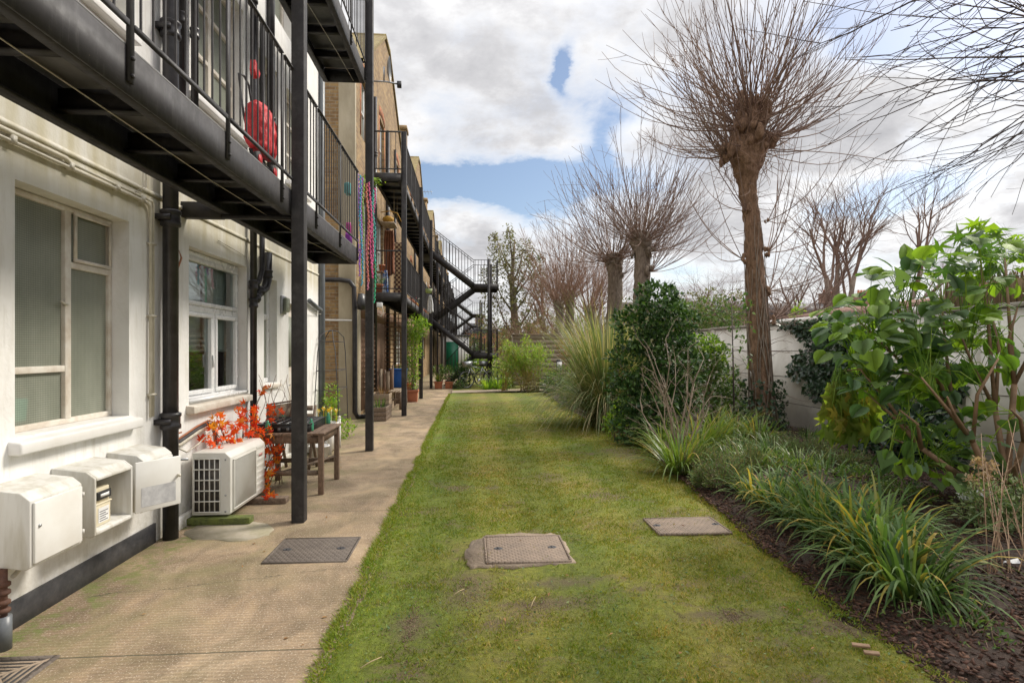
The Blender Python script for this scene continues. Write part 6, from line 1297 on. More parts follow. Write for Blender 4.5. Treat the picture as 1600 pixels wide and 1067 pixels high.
t = thing('neighbour_shed', (7.3, 9.5, 0), 'low shed with a faded red tiled roof showing over the garden wall', 'shed')
g = MB(); g.box(6.4, 8.4, 9.3, 12.0, 0, 1.95); g.build('wall', 'far_brick', t)
g = MB(); g.add([(6.22,9.1,2.01),(6.22,12.2,2.01),(8.4,12.2,2.36),(8.4,9.1,2.36),(6.22,9.1,2.06),(6.22,12.2,2.06),(8.4,12.2,2.41),(8.4,9.1,2.41)], [(0,1,2,3),(7,6,5,4),(0,4,5,1),(3,2,6,7),(0,3,7,4),(1,5,6,2)])
for i in range(15): y = 9.13+i*.21; g.beam((6.2, y, 2.065), (8.4, y, 2.42), .05, .03)
g.build('roof', 'red_tile', t); g = MB(); g.tube([(6.19, 9.1, 2.04), (6.19, 12.2, 2.04)], .045, 8); g.build('gutter', 'white_gloss', t)
g = MB(); k = 700; y = rnd(1.5, 6.9, k); g_ = [g.tube([(6.10+rnd(-.03,.03), a, WH), (6.10+rnd(-.03,.03), a+rnd(-.02,.02), WH+rnd(.36,.44))], .006, 3) for a in y]
g.box(6.085, 6.115, 1.5, 6.9, WH+.066, WH+.34); tag(g.build('reed_screen', 'reed'), 'brown reed screen standing on the right end of the garden wall', 'screen')
def terrace(name, label, x0, x1, y0, y1, ze, zr, chim, wallm='far_brick', roofm='slate'):
    t = thing(name, ((x0+x1)/2, (y0+y1)/2, 0), label, 'houses')
    g = MB(); g.box(x0, x1, y0, y1, 0, ze); g.build('wall', wallm, t)
    g = MB(); ym = (y0+y1)/2; g.prism([(y0-.3, ze), (y1+.3, ze), (ym, zr)], 'x', x0-.2, x1+.2); rf = g.build('roof', roofm, t)
    for cx in chim:
        g = MB(); g.box(cx-.7, cx+.7, ym-.5, ym+.5, zr-1.2, zr+.9); g.box(cx-.78, cx+.78, ym-.58, ym+.58, zr+.9, zr+1.0); ch = g.build('chimney', 'far_brick', rf)
    for cx in chim: g = MB(); [g.lathe((cx-.45+.3*i, ym, zr+1.0), [(.13,0),(.10,.35),(.0,.35)], 8) for i in range(4)]; g.build('chimney_pots', 'terracotta', rf)
    n = int((x1-x0)/2.6)
    for i in range(n):
        for z in ((1.0, 2.3), (3.2, 4.4)):
            if z[1] < ze: x = x0+1.2+i*2.6; g = MB(); g.box(x, x+1.0, y0-.03, y0+.02, *z); w_ = g.build('window', 'upvc', t); g = MB(); g.box(x+.08, x+.92, y0-.045, y0-.031, z[0]+.08, z[1]-.08); g.build('pane', 'wired_glass', w_)
    return t
terrace('terraced_houses', 'distant row of low houses with two chimneys beyond the right wall', 14, 48, 50, 58, 4.6, 6.0, (35.4, 39.0))
terrace('brick_house', 'small red brick house far away under the steel stairs', -1.0, 4.2, 92, 99, 4.0, 5.8, (1.5,), 'orange_brick')

# ------------------------------------------------------------------ trees
def rough_trunk(g, pts, rad, n=14, amp=.10, seed=0, mi=0):
    """trunk with fluted, knobbly skin"""
    pts = [Vector(p) for p in pts]; P = []; Rr = []
    for i in range(len(pts)-1):
        m = 6
        for s in range(m): q = s/m; P.append(pts[i].lerp(pts[i+1], q)); Rr.append(rad[i]+(rad[i+1]-rad[i])*q)
    P.append(pts[-1]); Rr.append(rad[-1]); V = []
    for i, (p, r) in enumerate(zip(P, Rr)):
        for j in range(n):
            a = 2*math.pi*j/n; f = 1+amp*math.sin(a*3+i*.35+seed)+amp*.7*math.sin(a*5-i*.6+seed*2)+amp*.6*RNG.normal()*.5
            V.append((p.x+r*f*math.cos(a), p.y+r*f*math.sin(a), p.z+.01*RNG.normal()))
    k = len(P); F = [(i*n+j, i*n+(j+1) % n, (i+1)*n+(j+1) % n, (i+1)*n+j) for i in range(k-1) for j in range(n)]
    g.add(V, F+[tuple(range((k-1)*n, k*n))], mi)
def twig(g, p, d, L, r0, r1, curve=.25, side=3, n=7, wob=.10, ns=4):
    p = np.array(p, float); d = np.array(d, float); d /= np.linalg.norm(d); pts = [p]; w = RNG.normal(size=3)*wob
    for s in range(n):
        d = d+np.array((0, 0, curve/n))+w/n*2+RNG.normal(size=3)*wob*.35; d /= np.linalg.norm(d); p = p+d*L/n; pts.append(p)
        if RNG.uniform() < .3: w = RNG.normal(size=3)*wob
    g.tube(pts, np.linspace(r0, r1, n+1), ns, cap=False)
    for i in range(side):
        k = int(RNG.integers(2, n)); dd = (pts[k]-pts[k-1]); dd /= np.linalg.norm(dd); dd = dd+unit(1)[0]*.8+np.array((0, 0, .1)); twig(g, pts[k], dd, L*rnd(.18, .42)*(1-k/n*.4), r0*.45, r1*.7, curve*.6, 0, 4, wob, 3)
KNOB = bpy.data.textures.new('knobs', 'CLOUDS'); KNOB.noise_scale = .11; KNOB.noise_depth = 3
def pollard(name, label, prof, ntw, L, r0=.011, r1=.0035, barkm='bark', twigm='twig', burrs=(), side=3, epi=0, group='pollarded trees along the right wall', curve=1.15, wob=.17, low=-.45):
    """prof: (x,y,z,r) up the trunk; last points are the swollen head. burrs: (x,y,z,r,n,dirx)"""
    t = thing(name, (prof[0][0], prof[0][1], 0), label, 'tree', group)
    g = MB(); rough_trunk(g, [p[:3] for p in prof], [p[3] for p in prof], seed=prof[0][0])
    hx, hy, hz, hr = prof[-1]; hz0 = prof[-4][2]
    for i in range(26):
        a = rnd(0, 2*math.pi); z = rnd(hz0, hz); r = np.interp(z, [p[2] for p in prof], [p[3] for p in prof]); g.ball((hx+r*.85*math.cos(a), hy+r*.85*math.sin(a), z), rnd(.05, .13)*hr/.3, 7, sq=(1, 1, rnd(.7, 1.4)))
    for bx, by, bz, br, bn, bd in burrs:
        for _ in range(9): o_ = unit(1)[0]*br*.55; g.ball((bx+o_[0]-.03*bd, by+o_[1], bz+o_[2]*1.5), br*rnd(.3, .62), 6, sq=(1, rnd(.7, 1.2), rnd(.8, 1.5)))
    o = g.build('trunk', barkm, t, smooth=True); dm = o.modifiers.new('sub', 'SUBSURF'); dm.levels = 1; dm.render_levels = 1; dm = o.modifiers.new('knobs', 'DISPLACE'); dm.texture = KNOB; dm.strength = .09; dm.texture_coords = 'LOCAL'
    g = MB()
    for i in range(ntw):
        a = rnd(0, 2*math.pi); z = rnd(hz0, hz+.02); q = (z-hz0)/(hz-hz0+.01); r = np.interp(z, [p[2] for p in prof], [p[3] for p in prof])
        el = low+(1.5-low)*(rnd(0, 1)**1.05*.8+.2*q); l = L*rnd(.5, 1.15)*(.85+.15*q)
        d = (math.cos(a)*math.cos(el), math.sin(a)*math.cos(el), math.sin(el)); twig(g, (hx+r*.9*math.cos(a), hy+r*.9*math.sin(a), z), d, l, r0*rnd(.6, 1.25), r1, curve*math.cos(el)*rnd(.4, 1.5), side, wob=wob)
    for bx, by, bz, br, bn, bd in burrs:
        for i in range(bn):
            a = rnd(-1.3, 1.3)+(0 if bd > 0 else math.pi); el = rnd(-.25, 1.1); twig(g, (bx, by, bz), (math.cos(a)*math.cos(el), math.sin(a)*math.cos(el), math.sin(el)), L*rnd(.45, .95), r0*.75, r1, curve, side)
    for i in range(epi):
        z = rnd(.6, hz0); a = rnd(0, 2*math.pi); x = np.interp(z, [p[2] for p in prof], [p[0] for p in prof]); y = np.interp(z, [p[2] for p in prof], [p[1] for p in prof]); r = np.interp(z, [p[2] for p in prof], [p[3] for p in prof])
        twig(g, (x+r*math.cos(a), y+r*math.sin(a), z), (math.cos(a), math.sin(a), rnd(-.5, .6)), rnd(.2, .9), .005, .002, .1, 2, 5, .3)
    g.build('crown', twigm, t); return t
def P3(u, v, d, r): p = atd(u, v, d); return (p.x, p.y, p.z, r)
b0 = atd(1192, 545, 10.3)
prof = [(b0.x, b0.y, -.05, .27), (b0.x, b0.y, .35, .215), P3(1189, 600, 10.3, .185), P3(1184, 500, 10.3, .17), P3(1180, 420, 10.3, .16), P3(1175, 350, 10.3, .145), P3(1168, 290, 10.3, .16), P3(1168, 262, 10.3, .25), P3(1167, 242, 10.3, .33), P3(1168, 215, 10.3, .32), P3(1173, 185, 10.3, .27), P3(1174, 155, 10.3, .20)]
def B3(u, v, d, r, n, s): p = atd(u, v, d); return (p.x, p.y, p.z, r, n, s)
main = pollard('pollarded_tree', 'tallest pollarded tree, its knobbly head of long bare shoots in front of the wall', prof, 165, 2.8, .0125, .0035, burrs=[B3(1138, 238, 10.2, .20, 16, -1), B3(1206, 216, 10.3, .19, 14, 1), B3(1152, 195, 10.1, .17, 8, -1), B3(1196, 172, 10.2, .17, 8, 1), B3(1158, 160, 10.4, .15, 6, -1), B3(1180, 205, 10.0, .2, 6, 1), B3(1200, 395, 10.2, .08, 7, 1), B3(1160, 405, 10.2, .06, 4, -1), B3(1202, 455, 10.2, .07, 6, 1), B3(1165, 330, 10.2, .05, 4, -1), B3(1200, 345, 10.25, .05, 4, 1), B3(1130, 245, 10.2, .15, 14, -1), B3(1208, 500, 10.25, .08, 6, 1)], epi=70)
# matted dead shoots on the head and ivy-like stems up the trunk
g = MB(); hp = np.array(prof[-3][:3])
for i in range(170):
    a = rnd(0, 6.28); z = rnd(-.65, .75); r = .40+.06*rnd(-1, 1)-(.1 if z > .3 else 0); p = hp+np.array((r*math.cos(a), r*math.sin(a), z)); twig(g, p, (-math.sin(a)*rnd(-1, 1), math.cos(a)*rnd(-1, 1), rnd(-1.2, .5)), rnd(.2, .6), .006, .003, -.3, 0, 5, .5)
g.build('dead_shoots', 'twig_rust', main)
g = MB()
for i in range(26):
    a0 = rnd(0, 6.28); pts = []; z1 = rnd(2.0, 4.4)
    for z in np.linspace(.0, z1, 16): q = (z+.0); x = np.interp(z, [p[2] for p in prof], [p[0] for p in prof]); y = np.interp(z, [p[2] for p in prof], [p[1] for p in prof]); r = np.interp(z, [p[2] for p in prof], [p[3] for p in prof])*1.10; a = a0+.5*math.sin(z*1.9+i); pts.append((x+r*math.cos(a), y+r*math.sin(a), z))
    g.tube(pts, np.linspace(.014, .005, 16), 5)
g.build('ivy_stem', 'bark_smooth', main)
def simple_prof(u, vt, d, r, hv=.35, wide=1.25, dz=0):
    p = atd(u, 545, d); zt = EYE+(545-vt)/FPX*d
    return [(p.x, p.y, -.05, r*1.15), (p.x, p.y, zt*.5, r), (p.x+.03, p.y, zt-hv*2, r*.95), (p.x+.02, p.y, zt-hv, r*wide), (p.x, p.y, zt-hv*.5, r*wide), (p.x, p.y, zt-.05, r*1.05), (p.x, p.y, zt, r*.8)]
pollard('pollarded_tree', 'second pollarded tree from the right, bumpy trunk behind the dark evergreen', simple_prof(1001, 362, 16.2, .24), 130, 3.1, .0105, .0045, 'bark_grey', burrs=[B3(1018, 392, 16, .16, 26, 1), B3(1017, 425, 16, .17, 30, 1), B3(988, 400, 16.1, .10, 10, -1)], side=3, epi=20)
pollard('pollarded_tree', 'smooth thick pollarded tree above the pampas grass', simple_prof(959, 396, 17.6, .24, wide=1.08), 115, 3.1, .0105, .0045, 'bark_grey', burrs=[B3(972, 430, 17.5, .10, 10, 1)], side=3, epi=16)
for u, vt, d, r, lb in ((873, 468, 25.5, .22, 'leftmost small pollarded tree over the back fence'), (889, 455, 26.5, .26, 'second small pollarded tree over the back fence'), (922, 478, 25, .24, 'third small pollarded tree over the back fence')):
    pollard('pollarded_tree', lb, simple_prof(u, vt, d, r*.85), 75, 3.6, .011, .006, 'bark_grey', 'twig_rust', side=4, epi=8, low=.25, group='pollarded trees behind the back fence')
# the pollard just outside the frame on the right, whose long shoots reach into view
q = [(5.45, 4.1, -.05, .3), (5.45, 4.1, 1.5, .24), (5.5, 4.15, 2.9, .22), (5.5, 4.15, 3.6, .24), (5.5, 4.15, 4.0, .40), (5.5, 4.15, 4.5, .42), (5.5, 4.15, 5.0, .30)]
near = pollard('pollarded_tree', 'nearest pollarded tree, only its dark drooping shoots reach in at the top right corner', q, 120, 2.6, .010, .003, twigm='twig_dark', side=4, curve=.3, low=-.2, group=None)
g = MB()
for i, (u, v, Y, r0) in enumerate([(1240,95,4.9,.014),(1300,60,5.2,.010),(1390,48,4.6,.012),(1360,130,4.7,.009),(1310,215,5.0,.011),(1400,165,4.4,.009),(1345,190,5.3,.009),(1385,240,4.8,.010),(1400,290,5.1,.008),(1330,265,5.5,.008),(1420,305,5.2,.009),(1450,110,4.1,.007),(1470,200,4.3,.008),(1500,255,4.6,.009),(1430,20,4.5,.010),(1480,-60,4.2,.018),(1440,215,4.0,.007),(1395,-10,4.6,.010),(1290,20,5.1,.008),(1350,95,4.4,.008),(1500,150,5.0,.008),(1410,80,5.3,.008),(1460,320,5.6,.008),(1520,300,4.9,.007),(1480,270,5.3,.007),(1330,330,5.9,.007)]):
    e = np.array(at(u, v, Y)); s = np.array((5.35+rnd(-.15,.1), 4.15+rnd(-.2,.2), float(np.clip(e[2]+rnd(.3, 1.0), 3.4, 4.9)))); m1 = s*.66+e*.34+np.array((0, rnd(-.08,.08), rnd(.10, .3))); m2 = s*.33+e*.67+np.array((0, rnd(-.1,.1), rnd(0, .16))); pts = []
    for qq in np.linspace(0, 1, 12): pts.append((1-qq)**3*s+3*(1-qq)**2*qq*m1+3*(1-qq)*qq*qq*m2+qq**3*e+RNG.normal(size=3)*.012)
    g.tube(pts, np.linspace(r0, .003, 12), 5, cap=False)
    for k in range(3, 11):
        if RNG.uniform() < .75: dd = np.array(pts[k])-np.array(pts[k-1]); dd /= np.linalg.norm(dd); twig(g, pts[k], dd+unit(1)[0]*.55, rnd(.2, .75), r0*.4, .0022, 0, 1, 5, .12, 3)
g.build('long_shoots', 'twig_dark', near)
def branch(g, p, d, L, r, lev, up=.25, spread=.6, kids=(3, 5), ns=5):
    p = np.array(p, float); d = np.array(d, float); d /= np.linalg.norm(d); pts = [p]; n = 6
    for s in range(n): d = d+RNG.normal(size=3)*.10+np.array((0, 0, up/n)); d /= np.linalg.norm(d); p = p+d*L/n; pts.append(p)
    g.tube(pts, np.linspace(r, r*.45, n+1), ns if lev > 1 else 3, cap=False)
    if lev == 0: return
    for i in range(int(RNG.integers(*kids))+1):
        k = int(RNG.integers(2, n+1)); dd = pts[k]-pts[k-1]; dd /= np.linalg.norm(dd)
        branch(g, pts[k], dd+unit(1)[0]*spread, L*rnd(.55, .8), r*(1-.55*k/n)*.62, lev-1, up, spread, kids)
def bare_tree(name, label, base, stems, lev=4, L=1.8, r=.09, mat='bark_smooth', tm='twig', group=None, up=.3, spread=.65):
    t = thing(name, base, label, 'tree', group); g = MB(); c = MB()
    for dx, dy, dz, h in stems:
        p = np.array(base, float); d = np.array((dx, dy, dz)); d /= np.linalg.norm(d); pts = [p+d*h*q+np.array((.04*math.sin(q*5+dx*9), .04*math.cos(q*4), 0)) for q in np.linspace(0, 1, 8)]
        g.tube(pts, np.linspace(r, r*.62, 8), 9)
        for i in range(4): k = [7, 7, 6, 5][i]; branch(c, pts[k], d+unit(1)[0]*.5, L*rnd(.85, 1.1), r*.5, lev-1, up, spread)
    g.build('trunk', mat, t, smooth=True); c.build('crown', tm, t); return t
p = atd(1306, 545, 17); bare_tree('bare_tree', 'many stemmed bare tree beyond the wall, right of the tallest pollard', (p.x, p.y, 0), [(-.08,0,1,3.6), (.05,.05,1,4.0), (.12,-.05,1,3.7)], 4, 1.75, .10)
p = atd(1372, 545, 18); bare_tree('bare_tree', 'leaning bare tree beyond the wall, above the large leaved plant', (p.x, p.y, 0), [(.35,0,1,4.2)], 4, 1.9, .10)
p = atd(1600, 545, 14); bare_tree('bare_tree', 'bare treetop at the right edge beyond the reed screen', (p.x, p.y, 0), [(.1,.05,1,2.9)], 3, 1.1, .07)
p = atd(1250, 545, 15.5); bare_tree('bare_tree', 'tangled low bare tree beyond the wall close right of the tallest trunk', (p.x, p.y, 0), [(-.2,0,1,1.9), (.3,.1,1,2.0), (.05,.2,1,2.4)], 4, 1.15, .07, tm='twig', up=.05, spread=.9)
p = atd(1110, 545, 19); bare_tree('bare_tree', 'bare twiggy tree beyond the wall left of the tallest trunk', (p.x, p.y, 0), [(-.1,0,1,2.2), (.2,.1,1,2.0)], 4, 1.3, .08, up=.1, spread=.8)
p = atd(905, 545, 33); bare_tree('bare_tree', 'rust coloured bare tree behind the small pollards', (p.x, p.y, 0), [(-.15,0,1,3.2), (.15,0,1,3.0), (.4,0,1,2.5)], 4, 2.3, .13, 'bark_grey', 'twig_rust', up=.4)
p = atd(858, 545, 36); bare_tree('bare_tree', 'reddish bare tree between the evergreen and the pollards', (p.x, p.y, 0), [(-.1,0,1,3.6), (.2,0,1,3.2)], 4, 2.3, .14, 'bark_grey', 'twig_rust', up=.4)
def brush(name, label, base, n, H, W, mat='twig_rust', r=.012, cat='shrub'):
    g = MB()
    for i in range(n): x = base[0]+rnd(-W, W)*.6; y = base[1]+rnd(-W, W)*.4; twig(g, (x, y, 0), (rnd(-.5, .5), rnd(-.4, .4), 1), H*rnd(.6, 1.05), r, r*.45, .1, 5, 8, .22, 3)
    tag(g.build(name, mat), label, cat)
for u, d, H, W, n, m, lb in ((850,29,4.2,1.8,70,'twig_rust','rusty bare shrub over the fence right of the bamboo'),(903,28,3.8,1.6,60,'twig_rust','rusty bare shrub between the small pollards'),(935,27,3.9,1.6,60,'twig_rust','rusty bare shrub left of the smooth pollard'),(815,31,3.6,1.6,50,'twig_rust','brown bare shrub behind the bamboo'),(972,24,3.2,1.6,46,'twig','brown bare shrub between the two grey pollards'),(1040,22,3.0,1.8,60,'twig','brown bare shrub over the wall behind the evergreen'),(1090,17,3.0,1.3,46,'twig','thin bare shrub over the wall left of the tallest trunk'),(1235,14.5,2.9,1.0,50,'twig','matted bare shrub over the wall right of the tallest trunk'),(1160,20,3.3,2,50,'twig','bare shrub hidden behind the tallest trunk'),(775,45,4.5,2,40,'twig','bare brown shrub seen past the stair posts'),(875,38,6.0,2.6,70,'twig_rust','tall hazy brown shrub behind the leftmost small pollards'),(925,40,6.4,3,80,'twig_rust','tall hazy brown shrub behind the third small pollard'),(985,44,6.5,3,70,'twig','tall hazy brown shrub behind the smooth pollard'),(1060,34,5.0,2.6,70,'twig','tall hazy brown shrub over the wall behind the round bushes'),(1130,30,4.6,2.2,60,'twig','tall brown shrub over the wall just left of the tallest trunk'),(1215,26,4.3,2,60,'twig_rust','tall rusty shrub over the wall right of the tallest trunk')):
    p = atd(u, 545, d); brush('bare_shrub', lb, (p.x, p.y, 0), n, H, W, m)
# tall evergreen with airy sprays
p0 = atd(802, 545, 38); t = thing('evergreen_tree', (p0.x, p0.y, 0), 'tall airy grey green tree behind the bamboo and stairs', 'tree')
g = MB(); g.tube([(p0.x, p0.y, 0), (p0.x+.1, p0.y, 3.5), (p0.x-.1, p0.y, 6), (p0.x+.1, p0.y, 8.8)], [.32, .26, .17, .05], 9); P = []
for u, v, r in ((776,392,17),(772,372,10),(795,362,11),(797,380,14),(820,392,17),(832,404,13),(846,402,9),(790,415,24),(815,425,24),(765,430,17),(840,432,18),(848,455,16),(770,465,22),(800,460,22),(830,475,24),(760,500,20),(790,510,26),(825,515,26),(845,500,18)):
    c = atd(u, v, 38+rnd(-1, 1)); rr = r/FPX*38; m = Vector((p0.x, p0.y, max(1.5, c.z-1.6-abs(c.x-p0.x)*.6))); g.tube([m, m.lerp(c, .5)+Vector((0, 0, -.15)), c+Vector((0, 0, rr*.7))], [.075, .05, .015], 5); k = int(150*(r/14)**2*(1.0 if v < 470 else .7)); d = unit(k); P.append(np.array(c)+d*rr*(RNG.uniform(size=k)**.45)[:, None]*np.array((1, 1, 1.3)))
    for _ in range(5): b_ = Vector(unit(1)[0])*rr; g.tube([c-b_*.2, c+b_], [.03, .01], 3)
g.build('trunk', 'bark_grey', t); P = np.concatenate(P); k = len(P); g = MB(); g.scatter(*LEAF2, P, unit(k)+np.array((0, 0, -.3)), unit(k), rnd(.12, .24, k)); g.build('crown', 'leaf_eucalypt', t)

# ------------------------------------------------------------------ evergreen masses beyond the wall and at the far end
def sh(name, label, u, v0, d, px_lumps, n, size, mat, cat='shrub', tmpl=LEAF2, stems=8, z0=0, **kw):
    """shrub whose lumps are given as (u, v, radius in px, depth offset)"""
    b_ = atd(u, 545, d); L = []
    for uu, vv, rp, dd in px_lumps: c = atd(uu, vv, d+dd); r = rp/FPX*(d+dd); L.append((c.x, c.y, c.z, r, r*.9, r))
    return shrub(name, label, cat, (b_.x, b_.y, z0), L, n, size, mat, tmpl, stems, **kw)
sh('laurel_hedge', 'rounded green bushes over the wall left of the tallest trunk', 1105, 545, 15.5, [(1080,500,28,0),(1115,495,30,0),(1145,505,26,.5),(1060,490,22,1),(1125,520,30,0)], 2600, .10, 'leaf_shrub', stems=6)
sh('laurel_bush', 'olive green bush over the wall behind the tallest trunk', 1150, 545, 18, [(1110,470,22,0),(1160,480,28,0),(1080,475,20,0)], 900, .10, 'leaf_eucalypt', stems=8)
sh('rowan_shoot', 'small yellow green sprig above the wall right of the trunk', 1250, 545, 11.5, [(1248,480,8,0),(1243,490,8,0)], 70, .08, 'leaf_yellowgreen', stems=3, z0=1.9, stem_r=.004)
for u, d, zc, rr, m, lb in ((770,55,1.6,2.6,'leaf_shrub','green bush far down the garden left of the evergreen'),(735,60,1.2,1.8,'leaf_laurel','dark bush far down the garden under the stairs'),(830,36,1.8,2.0,'leaf_eucalypt','olive bush behind the back fence'),(905,34,1.5,2.0,'leaf_shrub','green bush behind the back fence near the pollards'),(980,36,2,2.6,'leaf_eucalypt','olive bush far behind the grey pollards')):
    p = atd(u, 545, d); shrub('far_bush', lb, 'shrub', (p.x, p.y, 0), [(p.x, p.y, zc, rr, rr, rr*.9), (p.x+rr*.8, p.y, zc*.8, rr*.7, rr*.7, rr*.6), (p.x-rr*.8, p.y, zc*.7, rr*.6, rr*.6, rr*.6)], 1500, .24, m, stems=4)
# a distant belt of trees closing the horizon
g = MB(); k = 9000; a = rnd(-.75, 1.15, k); d = rnd(110, 135, k); zt = 3.5+1.8*np.sin(a*23)+1.3*np.sin(a*57+1)+1.0*np.sin(a*131); z = rnd(0, 1, k)**.7*np.maximum(zt, 1.5)
g.scatter(*LEAF2, np.stack([np.sin(a)*d, np.cos(a)*d, z], 1), unit(k), unit(k), rnd(1.2, 2.6, k)); tag(g.build('far_treeline', 'leaf_brown'), 'distant belt of brown winter trees along the horizon', 'trees', kind='stuff')

# ------------------------------------------------------------------ bed planting, far to near
sh('flowering_shrub', 'low green shrub with grey foliage at the far left end of the bed', 872, 612, 18.2, [(868,600,15,0),(888,600,18,0),(880,585,14,.3)], 900, .09, 'leaf_shrub')
sh('leafy_perennial', 'large leaved green plant at the far corner of the bed', 862, 612, 18.8, [(862,597,10,0),(857,603,8,0)], 90, .2, 'leaf_laurel', 'plant', stems=6)
sh('brown_shrub', 'rusty brown leaved shrub against the back fence', 890, 600, 20.5, [(885,545,17,0),(902,540,18,0),(896,562,18,0),(915,555,15,0)], 700, .11, 'leaf_brown', skin=.3)
sh('yellow_shrub', 'yellow flowering bush by the back fence', 905, 600, 19.8, [(906,572,18,0),(925,560,18,0),(860,575,10,.6),(900,590,20,0)], 900, .09, 'leaf_yellowgreen')
sh('grey_shrub', 'grey green shrub left of the pampas grass', 893, 630, 15.0, [(890,612,18,0),(905,618,20,-.5),(885,625,12,-.5)], 1100, .07, 'leaf_shrub')
g = MB()
def pampas(c, n, H, label):
    tuft('pampas_grass', label, 'grass', c, n, H, .016, 'leaf_pampas', rad=.24, droop=2.6, segs=12, spread=.1, Lr=(.35, 1.1), elmin=.35, early=.35)
p = atd(948, 545, 11.2); pampas((p.x, p.y, 0), 1700, 2.3, 'big fountain of pampas grass in the middle of the bed')
c = (p.x, p.y, 0); tuft('pampas_core', 'upright green heart of the big pampas grass', 'grass', c, 800, 2.75, .016, 'leaf_pampas', rad=.26, droop=1.5, segs=11, spread=.1, Lr=(.7, 1.05), elmin=.74)
tuft('pampas_plume', 'dead straw coloured blades standing above the pampas grass', 'grass', c, 90, 2.5, .010, 'straw', rad=.15, droop=.5, segs=7, Lr=(.7, 1.0), elmin=.75)
sh('evergreen_shrub', 'tall dark glossy evergreen shrub between pampas grass and dry twigs', 1015, 700, 9.0, [(1025,490,42,0),(1000,520,38,0),(1055,510,34,.2),(1040,550,46,0),(1000,575,42,0),(985,625,34,-.1),(1025,620,46,0),(1060,580,38,.2),(980,665,28,-.2),(1010,670,34,-.2),(1030,470,26,0),(1010,455,12,0),(1050,462,12,0),(1078,500,12,.2),(968,500,14,0),(1085,560,14,.2),(962,560,14,0),(955,600,12,-.1),(1072,620,22,0),(1040,665,26,-.2)], 9000, .085, 'leaf_laurel', tmpl=LEAF4, stems=12, skin=.7)
sh('low_bush', 'small lime green bush at the foot of the tall evergreen', 965, 680, 9.3, [(962,655,16,0),(955,668,12,0),(972,635,14,0)], 420, .065, 'leaf_yellowgreen')
sh('choisya_bush', 'yellow green bush against the white wall right of the evergreen', 1105, 640, 10.3, [(1100,570,34,0),(1122,600,34,0),(1085,600,30,0),(1108,545,22,0),(1130,635,32,-.3)], 2600, .085, 'leaf_shrub', tmpl=LEAF4)
sh('choisya_tip', 'bright yellow shoots on top of the yellow green bush', 1105, 640, 10.1, [(1110,540,16,0),(1090,532,10,0),(1128,555,14,0)], 330, .08, 'leaf_yellowgreen', 'plant', z0=.5, stems=5, stem_r=.005)
p = atd(1146, 545, 9.6); t = thing('staked_sapling', (p.x, p.y, 0), 'thin dark sapling with few leaves in front of the white wall', 'tree')
g = MB(); g.tube([(p.x+.02, p.y, 0), (p.x, p.y, 1), (p.x-.03, p.y, 2.25)], [.016, .013, .007], 6); P = []
for i in range(22):
    z = rnd(.9, 2.3); a = rnd(0, 6.28); e = np.array((p.x+.3*math.cos(a)*rnd(.3, 1), p.y+.3*math.sin(a), z+rnd(-.1, .15))); g.tube([(p.x, p.y, z), e], [.004, .002], 3)
    for _ in range(7): P.append(e+RNG.normal(size=3)*.05)
g.build('trunk', 'twig_dark', t); g = MB(); k = len(P); g.scatter(*LEAF4, np.array(P), unit(k)+np.array((0, 0, -.3)), unit(k)*.6+np.array((0, 0, .8)), rnd(.06, .10, k)); g.build('crown', 'leaf_shrub', t)
# dry pale twigs
p = gnd(1062, 725); t = thing('dry_shrub', (p.x, p.y, 0), 'dead pale branching shrub in front of the dark evergreen', 'shrub'); g = MB()
for u, v in ((1010,545),(1040,530),(1075,545),(1100,560),(1005,590),(1110,585),(1055,560),(1025,570),(1085,600),(1035,610),(1000,625),(1110,620)):
    e = np.array(atd(u, v, 7.7+rnd(-.3,.3))); b_ = np.array((p.x+rnd(-.08,.08), p.y, .05)); m = b_*.5+e*.5+np.array((rnd(-.12,.12), rnd(-.1,.1), rnd(-.05,.12))); pts = [b_, b_*.6+m*.4, m, m*.5+e*.5+RNG.normal(size=3)*.03, e]; g.tube(pts, [.013, .011, .009, .006, .003], 5)
    for k in (1, 2, 2, 3, 3, 4): dd = np.array(pts[k])-np.array(pts[k-1]); twig(g, pts[k], dd/np.linalg.norm(dd)+unit(1)[0]*.7, rnd(.15, .45), .005, .002, .05, 3, 5, .25, 3)
g.build('branches', 'twig_pale', t)
lab = ['leftmost, nearest the lawn', 'just behind the first', 'in the middle', 'behind the juniper', 'below the pale wall', 'farthest right, near the trunk']
for i, (u, v, n, L) in enumerate(((1062,742,210,.62),(1090,712,200,.66),(1120,700,190,.62),(1150,690,170,.60),(1185,700,130,.5),(1035,712,110,.5))):
    p = gnd(u, v); tuft('iris_clump', 'green and yellow strappy clump with dead blades, '+lab[i], 'plant', (p.x, p.y, .03), n, L*1.25, .017, 'leaf_strap_warm', rad=.16, droop=1.9, segs=8, group='strappy clumps behind the juniper')
def needles(name, label, base, lumps, n, size, mat='leaf_juniper'):
    t = thing(name, base, label, 'shrub'); g = MB(); st = MB()
    for (x, y, z, rx, ry, rz) in lumps:
        for i in range(n):
            d = unit(1)[0]; d[2] = abs(d[2])*.8+.1; r = rnd(.55, 1.08); e = np.array((x, y, z*.35))+d*np.array((rx, ry, rz*1.4))*r; b_ = np.array((x, y, .02))*.55+e*.45; k = 20; q = rnd(0, 1, k)[:, None]; P = b_*(1-q)+e*q+RNG.normal(size=(k, 3))*.008
            dd = (e-b_)/np.linalg.norm(e-b_); g.scatter(*LEAF2, P, dd+unit(k)*.9, unit(k), np.stack([rnd(.5, 1, k)*size*.55, rnd(.7, 1.2, k)*size, np.full(k, size*.3)], 1)); st.tube([b_, e], [.004, .0015], 3)
    g.build('foliage', mat, t); st.build('stem', 'juniper_wood', t)
